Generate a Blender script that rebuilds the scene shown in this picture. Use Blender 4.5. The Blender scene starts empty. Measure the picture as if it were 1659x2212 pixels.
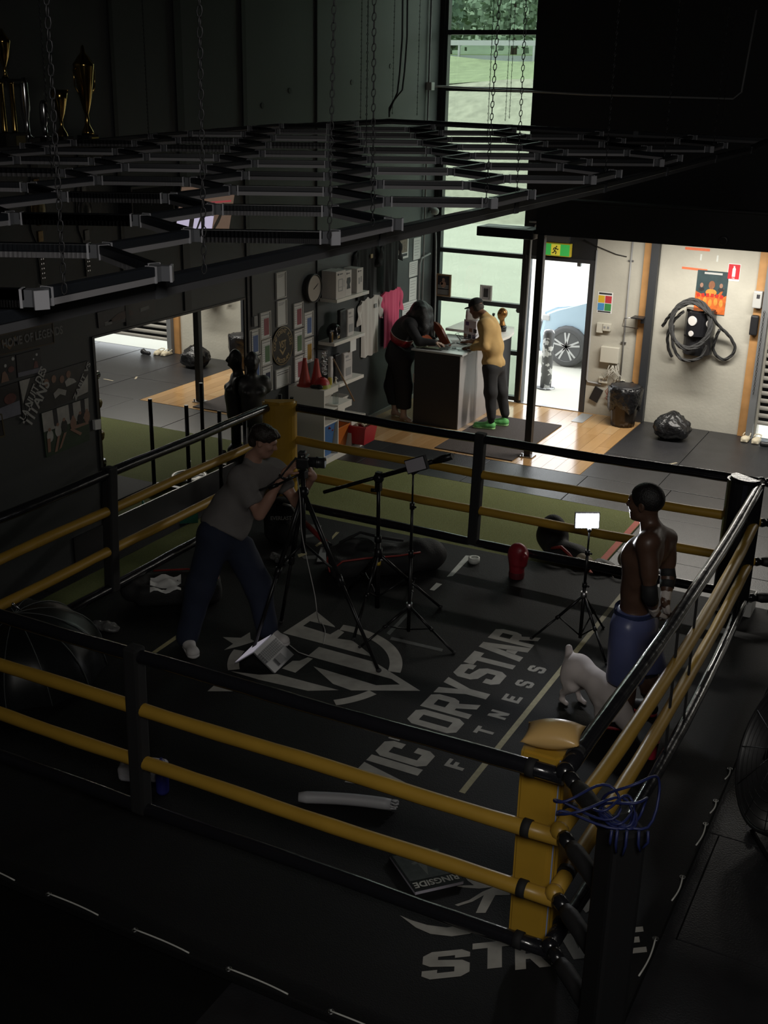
import bpy, bmesh, math, random
import numpy as np
from mathutils import Vector, Matrix, Euler

# ------------------------------------------------------------------ camera, sky, lamps, exposure
SC = bpy.context.scene
COL = SC.collection
V = Vector
R = math.radians


def setup_view():
    cam_data = bpy.data.cameras.new('camera')
    cam = bpy.data.objects.new('camera', cam_data)
    COL.objects.link(cam)
    yaw, pitch, roll = -0.47277, 0.35504, -0.02091
    fwd = V((math.sin(yaw) * math.cos(pitch), math.cos(yaw) * math.cos(pitch), -math.sin(pitch)))
    right = fwd.cross(V((0, 0, 1))).normalized()
    down = fwd.cross(right)
    r2 = right * math.cos(roll) + down * math.sin(roll)
    d2 = down * math.cos(roll) - right * math.sin(roll)
    m = Matrix((r2, -d2, -fwd)).transposed().to_4x4()
    m.translation = V((0, 0, 4.3))
    cam.matrix_world = m
    cam_data.sensor_width = 36
    cam_data.lens = 2499.5 / 2212 * 36
    cam_data.clip_start = 0.05
    cam_data.clip_end = 400
    SC.camera = cam


setup_view()

SKY_STRENGTH = 4.2
w = bpy.data.worlds.new('overcast_sky')
SC.world = w
w.use_nodes = True
bg = w.node_tree.nodes['Background']
bg.inputs[0].default_value = (0.93, 0.97, 1.0, 1)
bg.inputs[1].default_value = SKY_STRENGTH


def area_lamp(name, loc, size, power, color, rot=(0, 0, 0), spread=180):
    ld = bpy.data.lights.new(name, 'AREA')
    ld.shape = 'RECTANGLE'
    ld.size, ld.size_y = size
    ld.energy = power
    ld.color = color
    ld.spread = R(spread)
    o = bpy.data.objects.new(name, ld)
    o.location = loc
    o.rotation_euler = rot
    COL.objects.link(o)
    return o


# battens fixed under the mezzanine slab, out of sight above the concrete wall
area_lamp('mezzanine_batten_light', (-2.9, 14.1, 2.66), (2.6, 0.25), 125, (1.0, 0.95, 0.86))
area_lamp('mezzanine_batten_light', (0.8, 14.1, 2.66), (2.6, 0.25), 60, (1.0, 0.95, 0.86))

# dim unseen fill lamp, added behind the viewer to light the ring's near faces
area_lamp('rear_fill_light', (1.0, -0.8, 6.0), (1.6, 1.6), 37, (1.0, 0.96, 0.90), rot=(R(54), 0, R(24)), spread=95)

SC.view_settings.view_transform = 'Standard'
SC.view_settings.look = 'None'
SC.view_settings.gamma = 1
SC.view_settings.use_curve_mapping = False
SC.view_settings.exposure = 0.0
SC.cycles.use_denoising = True
SC.cycles.max_bounces = 7
SC.cycles.diffuse_bounces = 3
SC.cycles.glossy_bounces = 4
SC.cycles.transparent_max_bounces = 12
SC.cycles.sample_clamp_indirect = 4.0
SC.cycles.caustics_reflective = False
SC.cycles.caustics_refractive = False

random.seed(7)
RNG = np.random.RandomState(7)


# ------------------------------------------------------------------ materials
MATS = {}


def mat(name, col, rough=0.6, metal=0.0, var=0.0, scale=8.0, bump=0.0, spec=0.5, emit=0.0, alpha=None, coat=0.0, bscale=None):
    """procedural principled material: colour with a noise variation and a fine noise relief"""
    if name in MATS:
        return MATS[name]
    m = bpy.data.materials.new(name)
    m.use_nodes = True
    nt = m.node_tree
    b = nt.nodes['Principled BSDF']
    c = tuple(col) + (1,)
    b.inputs['Base Color'].default_value = c
    b.inputs['Roughness'].default_value = rough
    b.inputs['Metallic'].default_value = metal
    b.inputs['Specular IOR Level'].default_value = spec
    if coat:
        b.inputs['Coat Weight'].default_value = coat
    if emit:
        b.inputs['Emission Color'].default_value = c
        b.inputs['Emission Strength'].default_value = emit
    if var or bump:
        tc = nt.nodes.new('ShaderNodeTexCoord')
        nz = nt.nodes.new('ShaderNodeTexNoise')
        nz.inputs['Scale'].default_value = scale
        nz.inputs['Detail'].default_value = 5
        nt.links.new(tc.outputs['Object'], nz.inputs['Vector'])
    if var:
        mx = nt.nodes.new('ShaderNodeMix')
        mx.data_type = 'RGBA'
        mx.inputs[6].default_value = tuple(max(0, v * (1 - var)) for v in col) + (1,)
        mx.inputs[7].default_value = tuple(min(1, v * (1 + var)) for v in col) + (1,)
        nt.links.new(nz.outputs['Fac'], mx.inputs[0])
        nt.links.new(mx.outputs[2], b.inputs['Base Color'])
    if bump:
        src = nz
        if bscale:
            src = nt.nodes.new('ShaderNodeTexNoise')
            src.inputs['Scale'].default_value = bscale
            nt.links.new(tc.outputs['Object'], src.inputs['Vector'])
        bp = nt.nodes.new('ShaderNodeBump')
        bp.inputs['Strength'].default_value = bump
        bp.inputs['Distance'].default_value = 0.01
        nt.links.new(src.outputs['Fac'], bp.inputs['Height'])
        nt.links.new(bp.outputs['Normal'], b.inputs['Normal'])
    MATS[name] = m
    return m


def glass_mat(name, tint, refl=0.08, rough=0.0):
    """a clear or tinted pane: mostly see-through with a faint mirror sheen"""
    m = bpy.data.materials.new(name)
    m.use_nodes = True
    nt = m.node_tree
    nt.nodes.remove(nt.nodes['Principled BSDF'])
    out = nt.nodes['Material Output']
    tr = nt.nodes.new('ShaderNodeBsdfTransparent')
    tr.inputs[0].default_value = tuple(tint) + (1,)
    gl = nt.nodes.new('ShaderNodeBsdfGlossy')
    gl.inputs['Roughness'].default_value = rough
    mx = nt.nodes.new('ShaderNodeMixShader')
    mx.inputs[0].default_value = refl
    nt.links.new(tr.outputs[0], mx.inputs[1])
    nt.links.new(gl.outputs[0], mx.inputs[2])
    nt.links.new(mx.outputs[0], out.inputs[0])
    MATS[name] = m
    return m


BLK = mat('black_paint', (0.02, 0.02, 0.022), 0.5)
BLKM = mat('black_metal', (0.018, 0.018, 0.02), 0.35, 0.6)
BLKP = mat('black_plastic', (0.015, 0.015, 0.017), 0.4)
RUB = mat('black_rubber', (0.02, 0.02, 0.021), 0.75, var=0.3, scale=30)
VINYL = mat('black_vinyl', (0.012, 0.012, 0.014), 0.22, bump=0.15, scale=25)
FAB = mat('black_fabric', (0.012, 0.012, 0.014), 0.9, bump=0.3, scale=60)
WHITE = mat('white_laminate', (0.75, 0.72, 0.66), 0.45, var=0.04, scale=3)
WPAP = mat('white_paper', (0.75, 0.75, 0.73), 0.7, var=0.05, scale=10)
CHROME = mat('chrome', (0.7, 0.7, 0.72), 0.2, 1.0)
STEEL = mat('brushed_steel', (0.45, 0.45, 0.46), 0.4, 1.0)
YEL = mat('yellow_vinyl', (0.45, 0.265, 0.03), 0.38, var=0.12, scale=6, bump=0.08)
GOLD = mat('gold_metal', (0.55, 0.37, 0.12), 0.16, 1.0)
RED = mat('red_plastic', (0.5, 0.035, 0.04), 0.45, var=0.1)
ALU = mat('grey_aluminium', (0.35, 0.35, 0.36), 0.35, 0.9)

# ------------------------------------------------------------------ builders
LOC = {}


class MB:
    """collects shapes in one bmesh"""

    def __init__(self):
        self.bm = bmesh.new()
        self.mi = 0

    def _tag(self, faces):
        for f in faces:
            f.material_index = self.mi

    def box(self, c, s, rot=None, bev=0.0, pivot=None):
        M = Matrix.Translation(V(c))
        if rot is not None:
            M = M @ (rot if isinstance(rot, Matrix) else Euler(rot).to_matrix()).to_4x4()
        M = M @ Matrix.Diagonal((s[0], s[1], s[2], 1))
        r = bmesh.ops.create_cube(self.bm, size=1, matrix=M)
        fs = set(f for v in r['verts'] for f in v.link_faces)
        self._tag(fs)
        if bev:
            es = set(e for v in r['verts'] for e in v.link_edges)
            rr = bmesh.ops.bevel(self.bm, geom=list(es), offset=bev, segments=2, affect='EDGES', profile=0.6)
            self._tag(rr['faces'])
        return self

    def span(self, a, b, bev=0.0):
        a, b = V(a), V(b)
        return self.box((a + b) / 2, [abs(x) for x in (b - a)], bev=bev)

    def bar(self, a, b, w, h=None, up=(0, 0, 1), bev=0.0):
        """box of section w x h running from a to b"""
        a, b = V(a), V(b)
        d = b - a
        x = d.normalized()
        y = V(up).cross(x)
        if y.length < 1e-4:
            y = V((1, 0, 0)).cross(x)
        y.normalize()
        z = x.cross(y)
        M = Matrix((x, y, z)).transposed()
        return self.box((a + b) / 2, (d.length, w, h or w), rot=M, bev=bev)

    def cyl(self, a, b, r0, r1=None, seg=12, cap=True):
        a, b = V(a), V(b)
        r1 = r0 if r1 is None else r1
        d = b - a
        q = V((0, 0, 1)).rotation_difference(d.normalized()).to_matrix().to_4x4()
        M = Matrix.Translation((a + b) / 2) @ q
        r = bmesh.ops.create_cone(self.bm, cap_ends=cap, segments=seg, radius1=max(r0, 1e-5), radius2=max(r1, 1e-5), depth=d.length, matrix=M)
        fs = set(f for v in r['verts'] for f in v.link_faces)
        self._tag(fs)
        for f in fs:
            f.smooth = len(f.verts) == 4
        return self

    def tube(self, pts, r, seg=8, closed=False, cap=True, twist=0.0):
        """round tube along points; r a number or a list"""
        pts = [V(p) for p in pts]
        n = len(pts)
        rs = r if isinstance(r, (list, tuple, np.ndarray)) else [r] * n
        rings = []
        prev = None
        for i in range(n):
            if closed:
                t = pts[(i + 1) % n] - pts[i - 1]
            else:
                t = pts[min(i + 1, n - 1)] - pts[max(i - 1, 0)]
            t.normalize()
            if prev is None:
                u = t.cross(V((0, 0, 1)))
                if u.length < 1e-3:
                    u = t.cross(V((1, 0, 0)))
            else:
                u = prev - t * prev.dot(t)
            u.normalize()
            prev = u
            vv = t.cross(u)
            ring = []
            for k in range(seg):
                a = 2 * math.pi * k / seg
                ring.append(self.bm.verts.new(pts[i] + (u * math.cos(a) + vv * math.sin(a)) * rs[i]))
            rings.append(ring)
        for i in range(n if closed else n - 1):
            A, B = rings[i], rings[(i + 1) % n]
            for k in range(seg):
                f = self.bm.faces.new((A[k], A[(k + 1) % seg], B[(k + 1) % seg], B[k]))
                f.smooth = True
                f.material_index = self.mi
        if cap and not closed:
            for ring, rev in ((rings[0], True), (rings[-1], False)):
                f = self.bm.faces.new(ring[::-1] if rev else ring)
                f.material_index = self.mi
        return self

    def lathe(self, c, prof, seg=20, axis=None, cap=True, sx=1.0, sy=1.0):
        """profile [(radius, height)] turned about a vertical axis at c"""
        q = Matrix.Identity(3) if axis is None else V((0, 0, 1)).rotation_difference(V(axis).normalized()).to_matrix()
        rings = []
        for (r, z) in prof:
            rings.append([self.bm.verts.new(V(c) + q @ V((sx * r * math.cos(2 * math.pi * k / seg), sy * r * math.sin(2 * math.pi * k / seg), z))) for k in range(seg)])
        for A, B in zip(rings, rings[1:]):
            for k in range(seg):
                f = self.bm.faces.new((A[k], A[(k + 1) % seg], B[(k + 1) % seg], B[k]))
                f.smooth = True
                f.material_index = self.mi
        if cap:
            for ring, rev in ((rings[0], True), (rings[-1], False)):
                f = self.bm.faces.new(ring[::-1] if rev else ring)
                f.material_index = self.mi
        return self

    def prism(self, poly, o, ux, uy, t):
        """polygon in the plane o+ux,uy pushed out by t along ux x uy"""
        o, ux, uy = V(o), V(ux), V(uy)
        n = ux.cross(uy).normalized() * t
        area = sum(poly[i][0] * poly[(i + 1) % len(poly)][1] - poly[(i + 1) % len(poly)][0] * poly[i][1] for i in range(len(poly)))
        if area < 0:
            poly = poly[::-1]
        a = [self.bm.verts.new(o + ux * p[0] + uy * p[1]) for p in poly]
        b = [self.bm.verts.new(o + ux * p[0] + uy * p[1] + n) for p in poly]
        k = len(poly)
        fs = [self.bm.faces.new(b), self.bm.faces.new(a[::-1])]
        for i in range(k):
            fs.append(self.bm.faces.new((a[i], a[(i + 1) % k], b[(i + 1) % k], b[i])))
        self._tag(fs)
        return self

    def sphere(self, c, r, seg=16, rings=10, scale=(1, 1, 1), rot=None):
        M = Matrix.Translation(V(c))
        if rot is not None:
            M = M @ (rot if isinstance(rot, Matrix) else Euler(rot).to_matrix()).to_4x4()
        M = M @ Matrix.Diagonal((r * scale[0], r * scale[1], r * scale[2], 1))
        rr = bmesh.ops.create_uvsphere(self.bm, u_segments=seg, v_segments=rings, radius=1, matrix=M)
        for f in set(f for v in rr['verts'] for f in v.link_faces):
            f.smooth = True
            f.material_index = self.mi
        return self

    def grid(self, o, ux, uy, nx, ny, fn):
        """sheet of nx x ny quads, fn(u, v) -> offset vector"""
        o, ux, uy = V(o), V(ux), V(uy)
        g = [[self.bm.verts.new(o + ux * (i / nx) + uy * (j / ny) + V(fn(i / nx, j / ny))) for j in range(ny + 1)] for i in range(nx + 1)]
        for i in range(nx):
            for j in range(ny):
                f = self.bm.faces.new((g[i][j], g[i + 1][j], g[i + 1][j + 1], g[i][j + 1]))
                f.smooth = True
                f.material_index = self.mi
        return self


def link(name, me, parent=None):
    o = bpy.data.objects.new(name, me)
    COL.objects.link(o)
    if parent is not None:
        o.parent = parent
    return o


def obj(name, mb, m, parent=None, local=False, loc=None):
    """one mesh object; world-space geometry is moved into its thing's frame"""
    me = bpy.data.meshes.new(name)
    base = V((0, 0, 0))
    if parent is not None:
        base = LOC.get(parent, V((0, 0, 0)))
    elif loc is not None:
        base = V(loc)
    if not local and base.length > 0:
        bmesh.ops.translate(mb.bm, vec=-base, verts=mb.bm.verts)
    bmesh.ops.recalc_face_normals(mb.bm, faces=mb.bm.faces)
    mb.bm.to_mesh(me)
    mb.bm.free()
    for k in (m if isinstance(m, (list, tuple)) else [m]):
        me.materials.append(k)
    o = link(name, me, parent)
    if parent is None and loc is not None:
        o.location = loc
    LOC[o] = base
    return o


def thing(name, label, cat, loc=(0, 0, 0), rotz=0.0, group=None):
    o = bpy.data.objects.new(name, None)
    o.empty_display_size = 0.1
    COL.objects.link(o)
    o.location = loc
    o.rotation_euler = (0, 0, rotz)
    LOC[o] = V(loc)
    return tag(o, label, cat, group)


def tag(o, label, cat, group=None):
    o['label'] = label
    o['category'] = cat
    if group:
        o['group'] = group
    return o


def struct(name, mb, m, parent=None):
    o = obj(name, mb, m, parent)
    if parent is None:
        o['kind'] = 'structure'
    return o


def clone(o, parent=None, **kw):
    """copy a thing with its parts and their parts (mesh data shared)"""
    c = o.copy()
    COL.objects.link(c)
    c.parent = parent
    for ch in list(o.children):
        clone(ch, c)
    return c


def text_mesh(mb, s, o, ux, uy, height, width=None, bold=0.0, t=0.001, align='CENTER', squash=None):
    """lettering laid on the plane o+ux,uy as thin raised print"""
    cu = bpy.data.curves.new('lettering', 'FONT')
    cu.body = s
    cu.size = 1.0
    cu.offset = bold
    cu.resolution_u = 3
    tmp = bpy.data.objects.new('lettering', cu)
    COL.objects.link(tmp)
    dg = bpy.context.evaluated_depsgraph_get()
    me = bpy.data.meshes.new_from_object(tmp.evaluated_get(dg))
    bpy.data.objects.remove(tmp)
    bpy.data.curves.remove(cu)
    co = [v.co.copy() for v in me.vertices]
    if not co:
        return mb
    x0, x1 = min(c.x for c in co), max(c.x for c in co)
    y0, y1 = min(c.y for c in co), max(c.y for c in co)
    sy = height / (y1 - y0)
    sx = (width / (x1 - x0)) if width else sy
    ax = {'CENTER': (x0 + x1) / 2, 'LEFT': x0}[align]
    ux, uy, o = V(ux).normalized(), V(uy).normalized(), V(o)
    n = ux.cross(uy) * t
    vs = [mb.bm.verts.new(o + ux * ((c.x - ax) * sx) + uy * ((c.y - (y0 + y1) / 2) * sy) + n) for c in co]
    for p in me.polygons:
        try:
            f = mb.bm.faces.new([vs[i] for i in p.vertices])
            f.material_index = mb.mi
        except ValueError:
            pass
    bpy.data.meshes.remove(me)
    return mb


# ------------------------------------------------------------------ organic bodies: blended capsules turned into one surface
def cap(a, b, ra, rb, k=0.03):
    return ('c', np.array(a, float), np.array(b, float), ra, rb, k)


def ell(c, r, rot=None, k=0.03):
    M = np.eye(3) if rot is None else np.array(Euler(rot).to_matrix() if not isinstance(rot, Matrix) else rot)
    return ('e', np.array(c, float), np.array(r, float), M, 0, k)


def rbox(c, h, rot=None, rad=0.01, k=0.02):
    M = np.eye(3) if rot is None else np.array(Euler(rot).to_matrix() if not isinstance(rot, Matrix) else rot)
    return ('b', np.array(c, float), np.array(h, float), M, rad, k)


def cut(p):
    return ('cut', p)


def prim_d(p, P):
    if p[0] == 'c':
        a, b = p[1], p[2]
        ba = b - a
        t = np.clip(((P - a) @ ba) / max(ba @ ba, 1e-9), 0, 1)
        return np.linalg.norm(P - a - t[..., None] * ba, axis=-1) - (p[3] + (p[4] - p[3]) * t)
    q = (P - p[1]) @ p[3]
    if p[0] == 'e':
        k0 = np.linalg.norm(q / p[2], axis=-1)
        k1 = np.linalg.norm(q / (p[2] ** 2), axis=-1) + 1e-9
        return k0 * (k0 - 1) / k1
    d = np.abs(q) - (p[2] - p[4])
    return np.linalg.norm(np.maximum(d, 0), axis=-1) + np.minimum(d.max(-1), 0) - p[4]


def prim_box(p):
    if p[0] == 'c':
        r = max(p[3], p[4])
        return np.minimum(p[1], p[2]) - r, np.maximum(p[1], p[2]) + r
    r = np.abs(p[3]) @ p[2]
    return p[1] - r, p[1] + r


def blob(prims, h=0.012, inflate=0.0, clips=(), lo=None, hi=None, noise=0.0, nscale=20.0):
    """surface-nets mesh of smoothly joined shapes; returns verts, quads"""
    bl = [prim_box(p[1] if p[0] == 'cut' else p) for p in prims]
    L = np.min([b[0] for b in bl], 0) - inflate - 3 * h if lo is None else np.array(lo, float)
    H = np.max([b[1] for b in bl], 0) + inflate + 3 * h if hi is None else np.array(hi, float)
    n = np.maximum(np.ceil((H - L) / h).astype(int) + 1, 4)
    D = np.full(n, 1.0)
    ax = [L[i] + h * np.arange(n[i]) for i in range(3)]
    for p0, b in zip(prims, bl):
        sub = p0[0] == 'cut'
        p = p0[1] if sub else p0
        k = p[5]
        m = 0.06 + k + inflate
        i0 = np.clip(np.floor((b[0] - m - L) / h).astype(int), 0, n)
        i1 = np.clip(np.ceil((b[1] + m - L) / h).astype(int) + 1, 0, n)
        if (i1 <= i0).any():
            continue
        sl = tuple(slice(i0[i], i1[i]) for i in range(3))
        P = np.stack(np.meshgrid(*[ax[i][sl[i]] for i in range(3)], indexing='ij'), -1)
        d = prim_d(p, P)
        o = D[sl]
        if sub:
            hh = np.maximum(k - np.abs(o + d), 0) / k
            D[sl] = np.maximum(o, -d) + hh * hh * k * 0.25
        else:
            hh = np.maximum(k - np.abs(o - d), 0) / k
            D[sl] = np.minimum(o, d) - hh * hh * k * 0.25
    D -= inflate
    P = None
    if noise or len(clips):
        P = np.stack(np.meshgrid(*ax, indexing='ij'), -1)
    if noise:
        s = nscale
        D += noise * (np.sin(P[..., 0] * s + 1.7 * np.sin(P[..., 1] * s * 0.7)) * np.sin(P[..., 1] * s * 1.13 + 1.3 * np.sin(P[..., 2] * s * 0.8)) + np.sin(P[..., 2] * s * 0.9 + 2 * np.sin(P[..., 0] * s * 0.6)) * 0.7)
    for (pt, nn) in clips:
        nn = np.array(nn, float)
        nn /= np.linalg.norm(nn)
        D = np.maximum(D, (P - np.array(pt, float)) @ nn)
    for a in range(3):
        for e in (0, -1):
            ix = [slice(None)] * 3
            ix[a] = e
            D[tuple(ix)] = np.maximum(D[tuple(ix)], h * 0.5)
    return nets(D, L, h)


def nets(D, L, h):
    S = D < 0
    n = np.array(D.shape)
    acc = np.zeros(tuple(n - 1) + (3,))
    cnt = np.zeros(tuple(n - 1))
    base = np.stack(np.meshgrid(*[np.arange(k) for k in n], indexing='ij'), -1).astype(float)
    for a in range(3):
        s0 = [slice(None)] * 3
        s1 = [slice(None)] * 3
        s0[a] = slice(0, -1)
        s1[a] = slice(1, None)
        d0, d1 = D[tuple(s0)], D[tuple(s1)]
        x = (d0 < 0) != (d1 < 0)
        t = np.where(x, d0 / np.where(x, d0 - d1, 1), 0)
        pos = base[tuple(s0)].copy()
        pos[..., a] += t
        o = [i for i in range(3) if i != a]
        for da in (0, 1):
            for db in (0, 1):
                src = [slice(None)] * 3
                dst = [slice(None)] * 3
                for ax_, dd in ((o[0], da), (o[1], db)):
                    N = n[ax_]
                    src[ax_] = slice(dd, N - 1 + dd)
                xs = x[tuple(src)]
                acc += np.where(xs[..., None], pos[tuple(src)], 0)
                cnt += xs
    idx = np.full(tuple(n - 1), -1)
    on = cnt > 0
    idx[on] = np.arange(on.sum())
    verts = acc[on] / cnt[on][:, None] * h + L
    quads = []
    for a in range(3):
        o1, o2 = (a + 1) % 3, (a + 2) % 3
        s0 = [slice(None)] * 3
        s1 = [slice(None)] * 3
        s0[a] = slice(0, -1)
        s1[a] = slice(1, None)
        for q in (s0, s1):
            q[o1] = slice(1, -1)
            q[o2] = slice(1, -1)
        x0, x1 = S[tuple(s0)], S[tuple(s1)]
        for flip in (False, True):
            loc = np.argwhere(x0 & ~x1) if not flip else np.argwhere(~x0 & x1)
            if len(loc) == 0:
                continue
            loc[:, o1] += 1
            loc[:, o2] += 1

            def at(d1, d2):
                q = loc.copy()
                q[:, o1] -= d1
                q[:, o2] -= d2
                return idx[q[:, 0], q[:, 1], q[:, 2]]
            f = np.stack([at(1, 1), at(0, 1), at(0, 0), at(1, 0)], 1)
            quads.append(f[:, ::-1] if flip else f)
    return verts, np.concatenate(quads) if quads else np.zeros((0, 4), int)


def blob_obj(name, vq, m, parent=None, loc=None, mat_fn=None, smooth=2):
    """mesh object from one or more (verts, quads) surfaces"""
    vq = vq if isinstance(vq, list) else [vq]
    vs, qs, off = [], [], 0
    for v, q in vq:
        if smooth and len(q):
            for _ in range(smooth):
                s = np.zeros_like(v)
                c = np.zeros(len(v))
                for i in range(4):
                    for j in ((i + 1) % 4,):
                        np.add.at(s, q[:, i], v[q[:, j]])
                        np.add.at(c, q[:, i], 1)
                        np.add.at(s, q[:, j], v[q[:, i]])
                        np.add.at(c, q[:, j], 1)
                v = v * 0.5 + 0.5 * s / np.maximum(c, 1)[:, None]
        vs.append(v)
        qs.append(q + off)
        off += len(v)
    v = np.concatenate(vs)
    q = np.concatenate(qs)
    base = V((0, 0, 0))
    if parent is not None:
        base = LOC.get(parent, base)
    elif loc is not None:
        base = V(loc)
    me = bpy.data.meshes.new(name)
    me.from_pydata((v - np.array(base)).tolist(), [], q.tolist())
    for k in (m if isinstance(m, (list, tuple)) else [m]):
        me.materials.append(k)
    if mat_fn is not None:
        me.polygons.foreach_set('material_index', mat_fn(v[q].mean(1)).astype(np.int32))
    me.polygons.foreach_set('use_smooth', np.ones(len(q), bool))
    me.update()
    o = link(name, me, parent)
    if parent is None and loc is not None:
        o.location = loc
    LOC[o] = base
    return o

# ------------------------------------------------------------------ the room
XL, YB = -7.15, 15.35          # left wall face, far wall face
WALLP = mat('dark_wall_paint', (0.060, 0.064, 0.066), 0.5, var=0.12, scale=1.5, bump=0.05, bscale=40)
BLKW = mat('black_wall_paint', (0.012, 0.012, 0.013), 0.6, var=0.2, scale=2)
SLAB = mat('black_floor_coating', (0.005, 0.005, 0.005), 0.6, var=0.2, scale=4, spec=.2)
MATR = mat('rubber_mat', (0.019, 0.019, 0.021), 0.4, var=0.45, scale=5, bump=0.25, bscale=90)
CONC = mat('raw_concrete', (0.47, 0.45, 0.385), 0.85, var=0.22, scale=2.2, bump=0.2, bscale=30)
WOOD = [mat('oak_plank_%s' % t, c, 0.17, var=0.16, scale=3, spec=0.7) for t, c in (('light', (0.45, 0.27, 0.12)), ('mid', (0.40, 0.235, 0.10)), ('honey', (0.47, 0.30, 0.145)))]
STUD = mat('pine_stud', (0.42, 0.22, 0.08), 0.6, var=0.35, scale=6)


def wood_grain(m):
    nt = m.node_tree
    b = nt.nodes['Principled BSDF']
    for n in nt.nodes:
        if n.type == 'TEX_NOISE':
            mp = nt.nodes.new('ShaderNodeMapping')
            mp.inputs['Scale'].default_value = (9, 0.9, 4)
            tc = [k for k in nt.nodes if k.type == 'TEX_COORD'][0]
            nt.links.new(tc.outputs['Object'], mp.inputs[0])
            nt.links.new(mp.outputs[0], n.inputs['Vector'])


for k in WOOD:
    wood_grain(k)

fl = struct('floor', MB().span((-7.35, -3, -0.2), (4.2, 15.42, -0.014)), SLAB)


def mat_tile(x0, x1, y0, y1):
    g = 0.004
    dz = random.uniform(-0.002, 0.0015)
    m = MB()
    m.span((x0 + g, y0 + g, -0.014), (x1 - g, y1 - g, dz), bev=0.004)
    obj('rubber_mat', m, MATR, fl)


ys = [3.15, 4.2, 5.25, 6.3, 7.35, 8.4, 9.45, 10.5, 11.67, 12.63, 13.66, 15.35]
xs = [-2.78, -1.93, -0.98, 0.0, 1.05, 2.1, 3.15, 4.0]
for j in range(len(ys) - 1):
    off = 0.0 if j % 2 else 0.12
    for i in range(len(xs) - 1):
        x0 = xs[i] if (i == 0) else xs[i] + off
        if ys[j] > 12 and i == 0:
            x0 = -2.95
        mat_tile(x0, min(xs[i + 1] + off, 4.0) if i + 2 < len(xs) else 4.0, ys[j], ys[j + 1])
for x0, x1 in ((-7.15, -6.35), (-6.35, -5.0), (-5.0, -3.77), (-3.77, -2.78)):
    mat_tile(x0, x1, 11.67, 12.63)
mat_tile(-3.87, -2.95, 12.63, 13.66)
mat_tile(-3.87, -2.95, 13.66, 15.35)
for y0 in (3.0, 5.0, 7.0, 9.0):
    mat_tile(-7.15, -6.86, y0, y0 + 2.0)
mat_tile(-7.15, -6.86, 11.0, 11.67)
# timber boards by the entrance
bw = 0.164
k = 0
x = -7.15
while x < -3.9:
    y = 12.64 - random.uniform(0, 1.1)
    while y < YB:
        y2 = min(y + 1.25, YB)
        a = max(y, 12.64)
        if y2 - a > 0.05:
            obj('floorboard', MB().span((x + 0.0015, a + 0.0015, -0.014), (min(x + bw, -3.873) - 0.0015, y2 - 0.0015, -0.001 - random.random() * 0.001)), WOOD[k % 3], fl)
            k += random.choice((1, 2))
        y += 1.25
    x += bw

turf_m = mat('artificial_turf', (0.19, 0.21, 0.07), 0.95, var=0.35, scale=60, bump=0.8, bscale=220)
tf = obj('turf_carpet', MB().prism([(-6.85, 4.0), (-6.46, 4.0), (-6.46, 9.735), (-2.79, 9.735), (-2.79, 11.66), (-6.85, 11.66)], (0, 0, -0.012), (1, 0, 0), (0, 1, 0), 0.014), turf_m)
tag(tf, 'olive green artificial turf strip laid around the boxing ring', 'turf')
tf['kind'] = 'stuff'

# left wall with its joints
wl = struct('wall_left', MB().span((-7.35, -3, -0.2), (XL, 15.55, 6.8)), WALLP)
for y, wd, zb in ((12.07, 0.022, 0), (10.6, 0.07, 0.3), (9.5, 0.11, 2.1), (8.55, 0.05, 2.1)):
    struct('trim_%d' % round(y * 10), MB().span((XL - .002, y - wd / 2, zb), (XL + 0.018, y + wd / 2, 6.8)), BLK)
struct('baseboard_left', MB().span((XL, 7.6, -0.01), (XL + 0.02, 11.2, 0.26)), BLK)
struct('trim_1', MB().span((XL, 12.75, 0.0), (XL + 0.025, YB, 0.05)), mat('grey_skirting', (0.35, 0.34, 0.32), 0.5))
for y, z in ((10.95, 4.05), (12.9, 4.3), (11.5, 4.2), (13.9, 4.5)):
    struct('trim_2', MB().cyl((XL - 0.01, y, z), (XL + 0.006, y, z), 0.03), BLK)

# far wall: dark upper wall, raw concrete below the mezzanine
m = MB()
m.span((XL, YB, 0), (-7.085, 15.55, 6.8))
m.span((-5.745, YB, 2.075), (-4.73, 15.55, 6.8))
m.span((-5.745, YB, 0), (-5.70, 15.55, 2.075))
m.span((-7.085, YB, 6.1), (-5.745, 15.55, 6.8))
m.span((-4.73, YB, 2.75), (4.2, 15.55, 6.8))
struct('wall_back', m, BLKW)
cw = struct('wall_concrete', MB().span((-4.72, YB, -0.2), (-2.36, 15.55, 2.75)), CONC)
struct('wall_back_right', MB().span((1.9, YB, -0.2), (4.2, 15.55, 2.75)), CONC)
struct('wall_right', MB().span((4.0, -3, -0.2), (4.2, YB, 6.8)), BLKW)
struct('wall_front', MB().span((-7.35, -3.2, -0.2), (4.2, -3, 6.8)), BLKW)
struct('ceiling', MB().span((-7.35, -3.2, 6.8), (4.2, 15.55, 7.0)), BLKW)
# mezzanine deck and its edge beam
struct('mezzanine', MB().span((-4.72, 13.12, 2.72), (4.0, YB, 2.9)), BLKW)
struct('mezzanine_beam', MB().span((-4.74, 12.98, 2.69), (4.0, 13.12, 3.08)), BLKW)
struct('trim_3', MB().span((-4.74, 12.94, 3.08), (4.0, 13.14, 3.1)), BLK)
# steel column
m = MB()
m.box((-4.665, 13.0, 1.345), (0.085, 0.085, 2.69), bev=0.006)
col = struct('column', m, BLK)
obj('base_plate', MB().box((-4.665, 13.0, 0.006), (0.16, 0.16, 0.012)).cyl((-4.61, 12.94, 0.01), (-4.61, 12.94, 0.045), 0.012).cyl((-4.72, 12.94, 0.01), (-4.72, 12.94, 0.045), 0.012), STEEL, col)
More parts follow.
